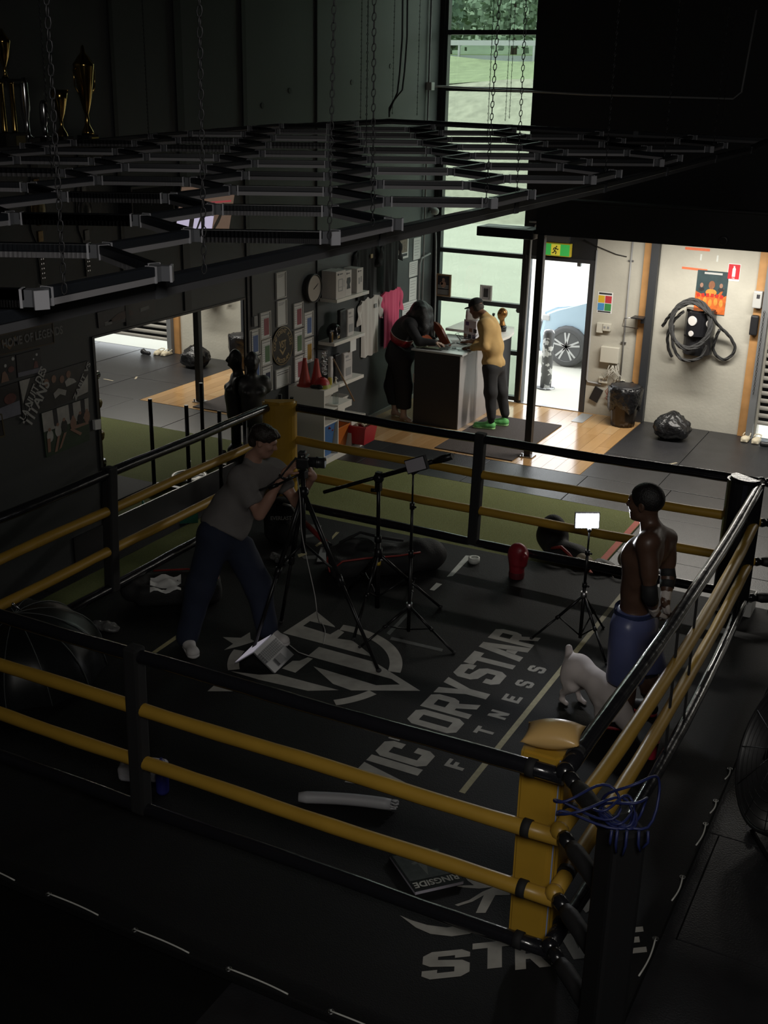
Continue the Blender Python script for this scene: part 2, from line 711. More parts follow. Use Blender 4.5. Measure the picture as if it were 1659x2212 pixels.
# pine studs and dark steel post against the concrete
struct('trim_4', MB().span((-4.062, YB - 0.045, 0), (-3.962, YB, 2.7)), STUD)
struct('trim_5', MB().span((-3.960, YB - 0.10, 0), (-3.855, YB, 2.7)), mat('dark_steel_post', (0.03, 0.032, 0.036), 0.5))
struct('trim_6', MB().span((-2.585, YB - 0.045, 0), (-2.475, YB, 2.7)), STUD)
struct('trim_7', MB().span((-2.47, YB - 0.12, 0), (-2.385, YB, 2.72)), mat('grey_shutter_rail', (0.16, 0.165, 0.17), 0.5))

# shop window: frame and six panes
wf = mat('window_frame_black', (0.02, 0.022, 0.024), 0.4)
GL = glass_mat('tinted_glass', (0.60, 0.655, 0.60), 0.05)
m = MB()
X0, X1 = -7.085, -5.745
for x in (X0 + 0.02, X1 - 0.015):
    m.box((x, 15.42, 3.05), (0.045, 0.1, 6.1))
tz = [0.045, 0.705, 1.375, 2.073, 2.78, 3.5, 4.245, 4.958, 5.67]
for z in tz:
    m.box(((X0 + X1) / 2, 15.42, z), (X1 - X0, 0.09, 0.06))
win = struct('window_1', m, wf)
for a, b in zip(tz, tz[1:] + [6.1]):
    obj('pane', MB().box(((X0 + X1) / 2, 15.43, (a + b) / 2), (X1 - X0 - 0.03, 0.008, b - a)), GL, win)
# open doorway frame
m = MB()
m.box((-5.69, 15.4, 1.03), (0.05, 0.12, 2.06))
m.box((-4.765, 15.4, 1.03), (0.07, 0.12, 2.06))
m.box((-5.23, 15.4, 2.085), (1.0, 0.12, 0.05))
dr = struct('door_1', m, mat('door_frame_dark', (0.06, 0.06, 0.065), 0.4, 0.4))
obj('door_closer', MB().box((-4.95, 15.36, 2.04), (0.05, 0.06, 0.05)), STEEL, dr)
struct('trim_8', MB().box((-5.23, 15.38, 0.004), (0.92, 0.1, 0.01)), STEEL)

# roller shutter, not quite down, beside the concrete wall
m = MB()
m.box((-0.25, YB + 0.07, 2.62), (4.2, 0.1, 0.3))
sh = struct('door_2', m, mat('shutter_box_black', (0.03, 0.03, 0.03), 0.5))
slat_me = None
SLATM = mat('roller_shutter_slat', (0.40, 0.385, 0.35), 0.45)
obj('shade_backing', MB().span((-2.385, YB + .09, .19), (1.87, YB + .12, 2.6)), BLK, sh)  # dark sheet added behind the slats to blacken the gaps and stop light leaks
z = 0.19
first = None
while z < 2.5:
    if first is None:
        m = MB()
        prof = [(0, -0.028), (0.012, -0.02), (0.016, 0.0), (0.012, 0.02), (0, 0.028), (-0.006, 0.028), (-0.006, -0.028)]
        m.prism([(p[0], p[1]) for p in prof], (-2.385, 0, 0), (0, -1, 0), (0, 0, 1), -4.25)
        bmesh.ops.translate(m.bm, vec=(0, 0, 0), verts=m.bm.verts)
        first = obj('slat', m, SLATM, sh, local=True)
        first.location = (0, YB + 0.05, z)
    else:
        o = first.copy()
        COL.objects.link(o)
        o.location = (0, YB + 0.05, z)
    z += 0.1

# ------------------------------------------------------------------ outside
EXC = mat('driveway_concrete', (0.50, 0.49, 0.42), 0.9, var=0.12, scale=0.6)
struct('driveway_ground', MB().span((-60, 15.55, -0.3), (30, 60, -0.05)), EXC)
bank_m = mat('grassy_bank', (0.33, 0.33, 0.20), 0.95, var=0.45, scale=1.2, bump=0.5)
m = MB()


def bankz(u, v):
    return (0, 0, 0.25 * math.sin(u * 40) + 0.2 * math.sin(v * 23 + u * 17))


m.grid((-75, 36, -0.3), (110, 0, 0), (0, 14, 4.6), 60, 10, bankz)
b = obj('straw_bank', m, mat('straw_mulch', (0.36, 0.345, 0.28), 0.95, var=0.5, scale=2.5, bump=1.0), None)
b['kind'] = 'structure'
m = MB()
m.grid((-75, 50, 4.1), (110, 0, 0), (0, 22, 1.9), 60, 8, bankz)
b = obj('grass_slope', m, mat('meadow_grass', (0.25, 0.29, 0.17), 0.95, var=0.5, scale=1.5, bump=1.0), None)
b['kind'] = 'structure'
struct('road_ground', MB().span((-90, 72, 5.6), (60, 84, 6.05)), mat('asphalt_road', (0.30, 0.32, 0.34), 0.9))
struct('hill_ground', MB().span((-120, 84, 5.0), (80, 160, 6.4)), mat('far_grass', (0.16, 0.22, 0.09), 0.95, var=0.4, scale=0.5))
m = MB()
m.grid((-150, 108, 5.5), (230, 0, 0), (0, 70, 24), 40, 10, bankz)
b = obj('far_hill', m, mat('wooded_hill', (0.17, 0.225, 0.15), 0.95, var=0.5, scale=0.4, bump=1.0))
b['kind'] = 'structure'
grd = thing('guard_rail', 'pale metal guard rail along the road above the bank', 'guard rail', (-34, 71.5, 6.0))
obj('rail', MB().box((-34, 71.5, 6.75), (70, 0.06, 0.3)), ALU, grd)
for i in range(12):
    obj('post', MB().box((-62 + i * 5, 71.6, 6.2), (0.12, 0.12, 1.0)), ALU, grd)

leaf_ms = [mat('tree_leaf_%s' % n, c, 0.8, var=0.5, scale=1.5) for n, c in (('dark', (0.15, 0.22, 0.16)), ('mid', (0.21, 0.28, 0.20)), ('pale', (0.27, 0.33, 0.22)))]
bark = mat('tree_bark', (0.08, 0.06, 0.045), 0.9, var=0.3)
spots = [(-44, 91, 8, 0), (-36, 91, 8, 1), (-28, 91, 8, 2), (-52, 91, 8, 1), (-47, 103, 12, 1), (-35, 103, 12, 2), (-59, 103, 12, 0), (-23, 103, 12, 0)]
spots.sort()
words = ['far left', 'second from the left', 'third from the left', 'left of the middle', 'right of the middle', 'third from the right', 'second from the right', 'far right']
kinds = ['tall dark green', 'broad mid green', 'pale green bushy']
for i, (x, y, hgt, kx) in enumerate(spots):
    t = thing('roadside_tree', '%s tree beyond the road, %s of the row' % (kinds[kx], words[i]), 'tree', (x, y, 6.2), group='trees beyond the road')
    obj('trunk', MB().cyl((x, y, 6.0), (x, y, 6.2 + hgt * 0.5), 0.3, 0.18, 8), bark, t)
    m = MB()
    rr = np.random.RandomState(i)
    for q in range(1500):
        d = rr.normal(size=3)
        d /= np.linalg.norm(d)
        p = V((x, y, 6.4 + hgt * 0.52)) + V(d * (rr.rand() ** 0.4)) * hgt * 0.48
        s = hgt * 0.026 * (0.6 + rr.rand())
        n = V(rr.normal(size=3)).normalized()
        u = n.orthogonal().normalized() * s
        v2 = n.cross(u)
        f = m.bm.faces.new([m.bm.verts.new(p + a) for a in (u, v2, -u, -v2)])
    lf = obj('foliage', m, leaf_ms[kx], t)
    lf['kind'] = 'stuff'

# bollard outside the door
t = thing('bollard', 'scuffed black and white steel bollard standing outside the open door', 'bollard', (-5.73, 16.56, -0.05))
m = MB()
m.lathe((-5.73, 16.56, -0.05), [(0.085, 0.0), (0.085, 0.86), (0.07, 0.9), (0.0, 0.91)], 20)
bmt = mat('bollard_paint', (0.10, 0.10, 0.10), 0.5, var=0.0)
nt = bmt.node_tree
nz = nt.nodes.new('ShaderNodeTexNoise')
nz.inputs['Scale'].default_value = 9
tc = nt.nodes.new('ShaderNodeTexCoord')
rp = nt.nodes.new('ShaderNodeValToRGB')
rp.color_ramp.elements[0].position = 0.54
rp.color_ramp.elements[0].color = (0.09, 0.09, 0.09, 1)
rp.color_ramp.elements[1].position = 0.57
rp.color_ramp.elements[1].color = (0.6, 0.6, 0.58, 1)
nt.links.new(tc.outputs['Object'], nz.inputs['Vector'])
nt.links.new(nz.outputs['Fac'], rp.inputs[0])
nt.links.new(rp.outputs[0], nt.nodes['Principled BSDF'].inputs['Base Color'])
obj('post', m, bmt, t)
obj('flange', MB().cyl((-5.73, 16.56, -0.05), (-5.73, 16.56, -0.03), 0.14, seg=20), bmt, t)

# pale blue car parked across the doorway
t = thing('car', 'pale blue car parked just outside the open door, seen from the side', 'car', (-4.9, 18.9, -0.05))
carp = mat('pale_blue_car_paint', (0.42, 0.55, 0.64), 0.25, coat=0.6)
prof = [(-6.42, 0.16), (-6.46, 0.45), (-6.40, 0.80), (-6.2, 0.90), (-5.55, 1.0), (-4.95, 1.42), (-3.3, 1.48), (-2.5, 1.25), (-2.2, 0.95), (-2.15, 0.3), (-2.2, 0.14)]


def arch(cx, r):
    return [(cx + r * math.cos(a), 0.29 + r * math.sin(a)) for a in [math.pi * k / 10 - 0.25 + 0.05 * k for k in range(0, 11)]]


low = [(-2.2, 0.14)]
a2 = [(-3.25 + 0.41 * math.cos(R(q)), 0.28 + 0.41 * math.sin(R(q))) for q in range(-20, 201, 20)]
a1 = [(-5.95 + 0.41 * math.cos(R(q)), 0.28 + 0.41 * math.sin(R(q))) for q in range(-20, 201, 20)]
poly = prof + a2 + a1
m = MB()
m.prism([(p[0], p[1] - 0.0) for p in poly], (0, 18.16, 0), (1, 0, 0), (0, 0, 1), -1.75)
for f in m.bm.faces:
    f.smooth = False
es = [e for e in m.bm.edges if abs(e.verts[0].co.y - e.verts[1].co.y) < 1e-4 and min(e.verts[0].co.z, e.verts[1].co.z) > 0.3]
bmesh.ops.bevel(m.bm, geom=es, offset=0.06, segments=3, affect='EDGES')
obj('body', m, carp, t)
m = MB()
gl = [(-5.4, 1.02), (-4.9, 1.36), (-3.35, 1.42), (-2.75, 1.2), (-2.7, 1.02)]
m.prism(gl, (0, 18.155, 0), (1, 0, 0), (0, 0, 1), 0.02)
obj('side_window', m, mat('dark_car_glass', (0.02, 0.02, 0.025), 0.05), t)
obj('head_lamp', MB().box((-6.36, 18.17, 0.72), (0.14, 0.05, 0.1), bev=0.02), mat('lamp_lens', (0.5, 0.5, 0.5), 0.1), t)
tyre = mat('tyre_rubber', (0.09, 0.09, 0.09), 0.8)
for cx in (-5.95, -3.25):
    for cy in (18.17, 19.72):
        wh = obj('wheel', MB().lathe((cx, cy, 0.29), [(0.22, -0.09), (0.30, -0.1), (0.335, -0.06), (0.335, 0.06), (0.30, 0.1), (0.22, 0.09)], 28, axis=(0, 1, 0)), tyre, t)
        if cy < 19:
            m = MB()
            m.lathe((cx, cy - 0.07, 0.29), [(0.245, -0.03), (0.235, 0.03), (0.225, 0.03), (0.225, -0.02)], 28, axis=(0, 1, 0), cap=False)
            m.cyl((cx, cy - 0.09, 0.29), (cx, cy - 0.04, 0.29), 0.05, seg=14)
            for q in range(5):
                for dd in (-0.16, 0.16):
                    a = q * 2 * math.pi / 5 + 0.3
                    m.bar((cx + 0.03 * math.cos(a), cy - 0.075, 0.29 + 0.03 * math.sin(a)), (cx + 0.235 * math.cos(a + dd), cy - 0.075, 0.29 + 0.235 * math.sin(a + dd)), 0.03, 0.04, up=(0, 1, 0))
            obj('rim', m, mat('alloy_rim', (0.5, 0.5, 0.49), 0.4, 0.2), wh)
            obj('hub_disc', MB().cyl((cx, cy - 0.03, 0.29), (cx, cy, 0.29), 0.2, seg=20), mat('brake_dark', (0.14, 0.14, 0.14), 0.6), wh)
            obj('brake_caliper', MB().box((cx - 0.11, cy - 0.045, 0.36), (0.06, 0.03, 0.12)), RED, wh)
obj('arch_lining', MB().box((-4.6, 19.0, 0.35), (4.0, 1.2, 0.5)), tyre, t)

# ------------------------------------------------------------------ wall mirror
m = MB()
MX = -7.155
y0, y1, z0, z1 = 8.07, 10.50, 0.27, 2.06
mm = mat('mirror_silver', (0.82, 0.83, 0.82), 0.0, 1.0)
mir = thing('wall_mirror', 'large gym mirror on the dark left wall reflecting floor and concrete wall', 'mirror', (-7.145, 9.3, z0))
obj('glass', MB().span((-7.16, y0, z0), (-7.1435, y1, z1)), mm, mir)
m = MB()
m.span((-7.15, y0 - 0.03, z0 - 0.02), (-7.13, y0, z1 + 0.02)).span((-7.15, y1, z0 - 0.02), (-7.135, y1 + 0.03, z1 + 0.02)).span((-7.15, y0, z1), (-7.135, y1, z1 + 0.02)).span((-7.15, y0, z0 - 0.015), (-7.135, y1, z0))
obj('edge_strip', m, mat('mirror_edge', (0.05, 0.05, 0.05), 0.3, 0.5), mir)

# ------------------------------------------------------------------ boxing ring
ZC = 0.06
CANV = mat('black_canvas', (0.008, 0.008, 0.0085), 0.7, var=0.35, scale=3, bump=0.25, bscale=140, spec=0.25)
PRINT = mat('worn_white_print', (0.36, 0.345, 0.31), 0.7, var=0.4, scale=9)
ROPEB = mat('black_rope_vinyl', (0.012, 0.012, 0.015), 0.22, bump=0.5, scale=9, coat=0.5)
ROPEY = mat('yellow_rope_vinyl', (0.43, 0.255, 0.035), 0.38, var=0.15, scale=5, bump=0.2)
STRAP = mat('black_webbing', (0.012, 0.012, 0.013), 0.8)
TAPEY = mat('yellowed_tape', (0.36, 0.32, 0.17), 0.6, var=0.3, scale=30)
TAPEW = mat('white_tape', (0.62, 0.64, 0.60), 0.6, var=0.15, scale=30)
TAPEG = mat('grey_tape_residue', (0.085, 0.085, 0.085), 0.6, var=0.4, scale=25)
CORD = mat('white_cord', (0.6, 0.6, 0.56), 0.7)
EYE = mat('eyelet_metal', (0.3, 0.3, 0.3), 0.4, 1.0)

ring = thing('boxing_ring', 'low boxing ring with black printed canvas and yellow and black ropes', 'boxing ring', (-3.67, 6.9, 0))
m = MB()
x0, x1, y0, y1 = -6.45, -0.93, 3.83, 9.72
m.span((x0, y0, 0.0), (x1, y1, ZC), bev=0.012)
canvas = obj('canvas', m, CANV, ring)

RX0, RX1, RY0, RY1 = -6.0, -1.345, 4.54, 9.39
CA, CB, CC_, CD = (RX0, RY1), (RX1, RY1), (RX1, RY0), (RX0, RY0)
HT = [1.30, 0.97, 0.61, 0.29]


def rope(a, b, z, i, sag, bow, r=0.041):
    m = MB()
    pts = []
    d = (V((b[0], b[1], 0)) - V((a[0], a[1], 0)))
    n = V((d.y, -d.x, 0)).normalized()
    N = 26
    rr = random.Random(int(z * 100 + a[0] * 31 + a[1] * 7))
    for k in range(N + 1):
        t = k / N
        f = 4 * t * (1 - t)
        w = 0.0035 * math.sin(t * 17 + z * 9) + 0.0012 * rr.uniform(-1, 1)
        pts.append(V((a[0], a[1], z)) + d * t + V((0, 0, -sag * f + w)) + n * (bow * f))
    rad = [r * (1 + 0.03 * math.sin(k * 1.9 + z * 5) + rr.uniform(-.015, .015)) for k in range(N + 1)]
    m.tube(pts, rad, 12)
    o = obj('rope', m, ROPEB if i in (0, 3) else ROPEY, ring)
    o['label'] = 'black vinyl covered rope' if i in (0, 3) else 'yellow vinyl covered rope'
    # cover ends and straps near the corners
    for t in (0.035, 0.965):
        p = V((a[0], a[1], z)) + d * t
        dd = d.normalized() * 0.022
        obj('strap', MB().cyl(p - dd, p + dd, r * 1.13, seg=14), STRAP, o)
    return pts


R_AB = [rope(CA, CB, z, i, 0.02, 0.0) for i, z in enumerate(HT)]
R_AD = [rope(CD, CA, z, i, 0.0, 0.0) for i, z in enumerate([1.31, 1.0, 0.65, 0.33])]
R_CD = [rope(CD, CC_, z, i, 0.012, 0.0) for i, z in enumerate([1.27, 0.93, 0.575, 0.26])]
R_BC = [rope(CC_, CB, z, i, 0.0, 0.04 if i in (0, 2) else 0.06) for i, z in enumerate(HT)]


def spacer(p0, p1, wdir, wid):
    m = MB()
    d = V(wdir) * wid / 2
    a, b = V(p0), V(p1)
    m.bar(a, b, wid, 0.092, up=V(wdir).cross(V((0, 0, 1))), bev=0.015)
    obj('rope_spacer', m, STRAP, ring)


spacer((-3.83, RY1, 1.34), (-3.855, RY1, 0.25), (1, 0, 0), 0.095)
spacer((RX0, 6.86, 1.36), (RX0, 6.80, 0.29), (0, 1, 0), 0.10)
spacer((-3.88, RY0, 1.31), (-3.895, RY0, 0.22), (1, 0, 0), 0.095)
for ya, yb in ((7.0, 7.05), (6.52, 6.56)):
    m = MB()
    m.bar((RX1 + 0.045, ya, 1.34), (RX1 + 0.05, yb, 0.26), 0.03, 0.012, up=(1, 0, 0))
    obj('rope_spacer', m, STRAP, ring)

# corner posts stand outside the ropes, on the canvas edge
for (px, py) in ((-0.97, 4.19), (-0.97, 9.66)):
    m = MB()
    m.box((px, py, 0.7), (0.16, 0.16, 1.32), rot=(0, 0, R(45)), bev=0.02)
    m.box((px, py, 0.075), (0.3, 0.3, 0.03), rot=(0, 0, R(45)))
    obj('corner_post', m, mat('post_padding_black', (0.006, 0.006, 0.007), 0.7), ring)


def pad_round(cx, cy, z0, z1, m_, fx, fy, wid=0.34):
    m = MB()
    th = math.atan2(fy, fx)
    prof = []
    for k in range(13):
        a = -math.pi / 2 + math.pi * k / 12
        prof.append((0.11 * math.cos(a), wid / 2 * math.sin(a)))
    prof += [(-0.07, wid / 2), (-0.07, -wid / 2)]
    ca, sa = math.cos(th), math.sin(th)
    poly = [(p[0] * ca - p[1] * sa, p[0] * sa + p[1] * ca) for p in prof]
    m.prism(poly, (cx, cy, z0), (1, 0, 0), (0, 1, 0), z1 - z0)
    bmesh.ops.bevel(m.bm, geom=[e for e in m.bm.edges if abs(e.verts[0].co.z - e.verts[1].co.z) < 1e-4], offset=0.025, segments=3, affect='EDGES')
    return obj('corner_pad', m, m_, ring)


p = pad_round(-5.93, 9.30, 0.27, 1.37, YEL, 0.55, -0.85, 0.34)
p['label'] = 'yellow vinyl corner pad'
p = pad_round(-1.46, 9.26, 0.25, 1.36, VINYL, -0.5, -0.85, 0.30)
p['label'] = 'black vinyl corner pad'
# near yellow pad with its pale blue seam
m = MB()
poly = [(-1.60, 4.635), (-1.42, 4.635), (-1.385, 4.67), (-1.385, 4.87), (-1.45, 4.95), (-1.62, 4.78)]
m.prism(poly, (0, 0, 0.12), (1, 0, 0), (0, 1, 0), 1.17)
bmesh.ops.bevel(m.bm, geom=[e for e in m.bm.edges], offset=0.014, segments=2, affect='EDGES')
p = obj('corner_pad', m, YEL, ring)
p['label'] = 'yellow vinyl corner pad with pale blue seam'
obj('seam', MB().bar((-1.402, 4.648, 0.14), (-1.402, 4.648, 1.28), 0.006, 0.006), mat('pale_blue_piping', (0.32, 0.38, 0.6), 0.5), p)
# padded cushion on top of it
m = MB()
nx, ny = 22, 14


def pill(sgn):
    def fn(u, v):
        a, b = 2 * u - 1, 2 * v - 1
        e = max(0.0, (1 - a * a)) ** 0.6 * max(0.0, (1 - b * b)) ** 0.6
        wr = 0.0025 * math.sin(b * 18 + a * 3) * (a ** 6)
        return (-(a ** 3) * 0.012 * (1 - b * b), 0, sgn * 0.068 * e + wr * (1 if abs(a) < .98 and abs(b) < .98 else 0))
    return fn


for sg in (1, -1):
    m.grid((-1.60, 4.61, 1.345), (0.28, 0.05, 0.03), (-0.03, 0.20, 0), nx, ny, pill(sg))
bmesh.ops.remove_doubles(m.bm, verts=m.bm.verts, dist=0.0005)
obj('top_cushion', m, mat('gold_vinyl', (0.62, 0.40, 0.15), 0.3, var=0.08, scale=9, bump=0.15), ring)

# turnbuckles from rope ends to posts
for (c, post, hs) in ((CC_, (-0.97, 4.19), HT), (CB, (-0.97, 9.66), [1.3, 0.95, 0.6, 0.27])):
    for z in hs:
        a = V((c[0], c[1], z))
        b = V((post[0], post[1], z - 0.03))
        m = MB()
        a0 = a + (b - a) * 0.03
        a1 = a + (b - a) * 0.22
        m.tube([a0, a0.lerp(a1, .5), a1], [0.028, 0.04, 0.03], 10)
        t_ = obj('turnbuckle', m, VINYL, ring)
        b1 = a.lerp(b, 0.86)
        obj('sleeve', MB().tube([a1, a1.lerp(b1, .15), a1.lerp(b1, .5), a1.lerp(b1, .85), b1], [0.034, 0.045, 0.043, 0.045, 0.036], 12), mat('black_sleeve', (0.014, 0.014, 0.015), 0.6, bump=0.3, scale=20), t_)
    # rope covers meet in the corner
    for z, mm_ in zip(hs, (ROPEB, ROPEY, ROPEY, ROPEB)):
        obj('rope_end', MB().sphere((c[0], c[1], z), 0.047, 12, 8), mm_, ring)

# lacing cord along the canvas edge
m_front = [-6.4 + 0.6 * k for k in range(10)]
for x in m_front:
    m = MB()
    pts = [V((x + 0.36 * t, 3.842 + 0.05 * math.sin(math.pi * t * 0.55) * 0.5 - 0.028 * t, ZC + 0.012 - 0.002 * t)) for t in [k / 8 for k in range(9)]]
    m.tube(pts, 0.0045, 6)
    lc = obj('lacing_cord', m, CORD, ring)
    obj('eyelet', MB().lathe((x, 3.846, ZC), [(0.017, 0.0), (0.019, 0.006), (0.012, 0.008), (0.010, 0.0)], 12, cap=False), EYE, lc)
for (ya, yb) in ((6.98, 6.83), (6.56, 6.40), (6.28, 6.03), (5.70, 5.46), (5.12, 4.80), (4.5, 4.2)):
    m = MB()
    pts = [V((-0.945 + 0.012 * math.sin(math.pi * t), ya + (yb - ya) * t, ZC + 0.012)) for t in [k / 8 for k in range(9)]]
    m.tube(pts, 0.0048, 6)
    lc = obj('lacing_cord', m, CORD, ring)
    obj('eyelet', MB().lathe((-0.945, ya, ZC), [(0.017, 0.0), (0.019, 0.006), (0.012, 0.008), (0.010, 0.0)], 12, cap=False), EYE, lc)

# ---- print on the canvas
ZP = ZC + 0.0006


def flat(name, polys, m_, z=ZP, t=0.0006, parent=None, joined=False):
    if not joined:
        for p in polys:
            obj(name, MB().prism(p, (0, 0, z), (1, 0, 0), (0, 1, 0), t), m_, parent or canvas)
        return
    m = MB()
    for p in polys:
        m.prism(p, (0, 0, z), (1, 0, 0), (0, 1, 0), t)
    return obj(name, m, m_, parent or canvas)


# block letters in a unit box (u along the line of text, v up)
def stroke(*pts):
    return list(pts)


W_ = 0.30
LET = {
    'V': [[(0, 1), (.34, 1), (.5, .38), (.66, 1), (1, 1), (.66, 0), (.34, 0)]],
    'I': [[(0, 0), (1, 0), (1, 1), (0, 1)]],
    'C': [[(.18, 0), (.82, 0), (1, .14), (1, .38), (.68, .38), (.68, .22), (.32, .22), (.32, .78), (.68, .78), (.68, .62), (1, .62), (1, .86), (.82, 1), (.18, 1), (0, .86), (0, .14)]],
    'T': [[(.34, 0), (.66, 0), (.66, .78), (1, .78), (1, 1), (0, 1), (0, .78), (.34, .78)]],
    'O': [[(.18, 0), (.5, 0), (.5, .2), (.32, .2), (.32, .8), (.5, .8), (.5, 1), (.18, 1), (0, .86), (0, .14)], [(.82, 0), (1, .14), (1, .86), (.82, 1), (.5, 1), (.5, .8), (.68, .8), (.68, .2), (.5, .2), (.5, 0)]],
    'R': [[(0, 0), (.3, 0), (.3, 1), (0, 1)], [(.3, 1), (.3, .8), (.68, .8), (.68, .56), (.3, .56), (.3, .36), (.42, .36), (.68, 0), (1, 0), (.74, .38), (.9, .42), (1, .54), (1, .86), (.84, 1)]],
    'Y': [[(.34, 0), (.66, 0), (.66, .42), (1, 1), (.66, 1), (.5, .62), (.34, 1), (0, 1), (.34, .42)]],
    'S': [[(0, .14), (.18, 0), (.82, 0), (1, .14), (1, .46), (.84, .6), (.32, .68), (.32, .8), (.68, .8), (.68, .7), (1, .7), (1, .86), (.82, 1), (.18, 1), (0, .86), (0, .58), (.16, .46), (.68, .38), (.68, .2), (.32, .2), (.32, .32), (0, .32)]],
    'A': [[(0, 0), (.32, 0), (.5, .66), (.68, 0), (1, 0), (.68, 1), (.32, 1)], [(.36, .2), (.64, .2), (.58, .42), (.42, .42)]],
    'F': [[(0, 0), (.34, 0), (.34, .4), (.8, .4), (.8, .62), (.34, .62), (.34, .8), (1, .8), (1, 1), (0, 1)]],
    'N': [[(0, 0), (.3, 0), (.3, .5), (.68, 0), (1, 0), (1, 1), (.7, 1), (.7, .5), (.32, 1), (0, 1)]],
    'E': [[(0, 0), (1, 0), (1, .2), (.34, .2), (.34, .4), (.85, .4), (.85, .62), (.34, .62), (.34, .8), (1, .8), (1, 1), (0, 1)]],
}
words_ = [('V', 5.60, 5.87), ('I', 5.895, 5.975), ('C', 5.99, 6.20), ('T', 6.215, 6.43), ('O', 6.47, 6.69), ('R', 6.72, 6.945), ('Y', 6.95, 7.22),
          ('S', 7.265, 7.495), ('T', 7.50, 7.72), ('A', 7.72, 7.985), ('R', 7.99, 8.20)]
for ch, ya, yb in words_:
    flat('printed_letter', [[(-2.728 - 0.382 * v, ya + (yb - ya) * u) for u, v in p] for p in LET[ch]], PRINT, joined=True)
for ch, yc in zip('FITNESS', (6.14, 6.385, 6.625, 6.885, 7.15, 7.405, 7.67)):
    hw = 0.022 if ch == 'I' else 0.05
    flat('printed_letter', [[(-2.495 - 0.135 * v, yc - hw + 2 * hw * u) for u, v in p] for p in LET[ch]], PRINT, joined=True)
# round emblem: broken ring, star and interlocked letters
EC, ER = (-4.13, 6.93), 0.69


def arcp(a0, a1, r0, r1, n=24):
    A = [R(a0 + (a1 - a0) * k / n) for k in range(n + 1)]
    return [(EC[0] + r1 * math.cos(a), EC[1] + r1 * math.sin(a)) for a in A] + [(EC[0] + r0 * math.cos(a), EC[1] + r0 * math.sin(a)) for a in A[::-1]]


flat('printed_emblem', [
    arcp(14, 100, 0.59, 0.69), arcp(192, 222, 0.58, 0.67), arcp(252, 300, 0.62, 0.70), arcp(314, 342, 0.62, 0.70),
    [(-4.580, 7.724), (-4.304, 7.554), (-4.286, 7.534), (-4.528, 7.533), (-4.530, 7.425), (-4.257, 7.402), (-4.242, 7.515), (-4.176, 7.492), (-4.170, 7.364), (-4.043, 7.393), (-3.754, 7.223), (-4.606, 7.232)],
    [(-4.222, 7.163), (-3.711, 7.153), (-3.205, 6.920), (-3.655, 6.672), (-3.823, 6.692), (-4.092, 6.858), (-3.530, 6.833), (-3.379, 6.931), (-3.474, 6.977), (-4.219, 6.985)],
    [(-4.161, 6.964), (-4.160, 6.702), (-4.284, 6.709), (-4.280, 6.856), (-4.233, 6.883), (-4.207, 6.965)],
    [(-4.268, 6.615), (-3.739, 6.629), (-3.932, 6.508), (-4.340, 6.473), (-4.597, 6.479), (-4.382, 6.538)],
    [(-4.589, 6.320), (-4.573, 6.138), (-4.206, 6.345), (-4.317, 6.345), (-4.523, 6.263)],
    [(-4.987, 6.926), (-4.853, 6.988), (-4.846, 7.109), (-4.770, 7.007), (-4.720, 6.992), (-4.749, 6.924), (-4.779, 6.860), (-4.847, 6.745), (-4.846, 6.869)],
], PRINT)
# emblem at the near corner: runner above six slanted letters
sx_ = V((0.80, 0.60, 0))
sy_ = V((-0.60, 0.80, 0))
m = MB()
for ch, c, wd in (('S', (-1.845, 4.415), 0.25), ('T', (-1.652, 4.60), 0.24), ('R', (-1.478, 4.695), 0.19), ('I', (-1.385, 4.78), 0.05), ('V', (-1.29, 4.875), 0.20), ('E', (-1.075, 5.035), 0.20)):
    hh = 0.19
    m = MB()
    for p in LET[ch]:
        poly = [((u - .5) * wd + (v - .5) * 0.05, (v - .5) * hh) for u, v in p]
        m.prism([(c[0] + sx_.x * q[0] + sy_.x * q[1], c[1] + sx_.y * q[0] + sy_.y * q[1]) for q in poly], (0, 0, ZP), (1, 0, 0), (0, 1, 0), 0.0006)
    obj('printed_letter', m, PRINT, canvas)
flat('printed_emblem', [
    [(-2.221, 4.632), (-2.102, 4.587), (-2.012, 4.580), (-1.906, 4.617), (-1.830, 4.680), (-1.797, 4.734), (-1.796, 4.763), (-1.882, 4.755), (-1.895, 4.719), (-1.957, 4.667), (-2.057, 4.634), (-2.150, 4.627)],
    [(-1.994, 4.855), (-1.940, 4.931), (-1.904, 5.029), (-1.864, 5.099), (-1.840, 5.209), (-1.802, 5.264), (-1.800, 5.183), (-1.811, 5.112), (-1.768, 5.104), (-1.758, 5.078), (-1.829, 5.039), (-1.820, 4.876), (-1.866, 4.850), (-1.885, 5.008), (-1.919, 4.927), (-1.974, 4.854)],
    [(-2.083, 5.133), (-2.007, 5.109), (-1.904, 5.125), (-1.864, 5.099), (-1.931, 5.046), (-2.015, 5.012), (-2.070, 5.001), (-1.966, 5.059), (-2.015, 5.080)],
    [(-1.389, 5.189), (-1.340, 5.309), (-1.308, 5.210), (-1.337, 5.142)],
], PRINT)
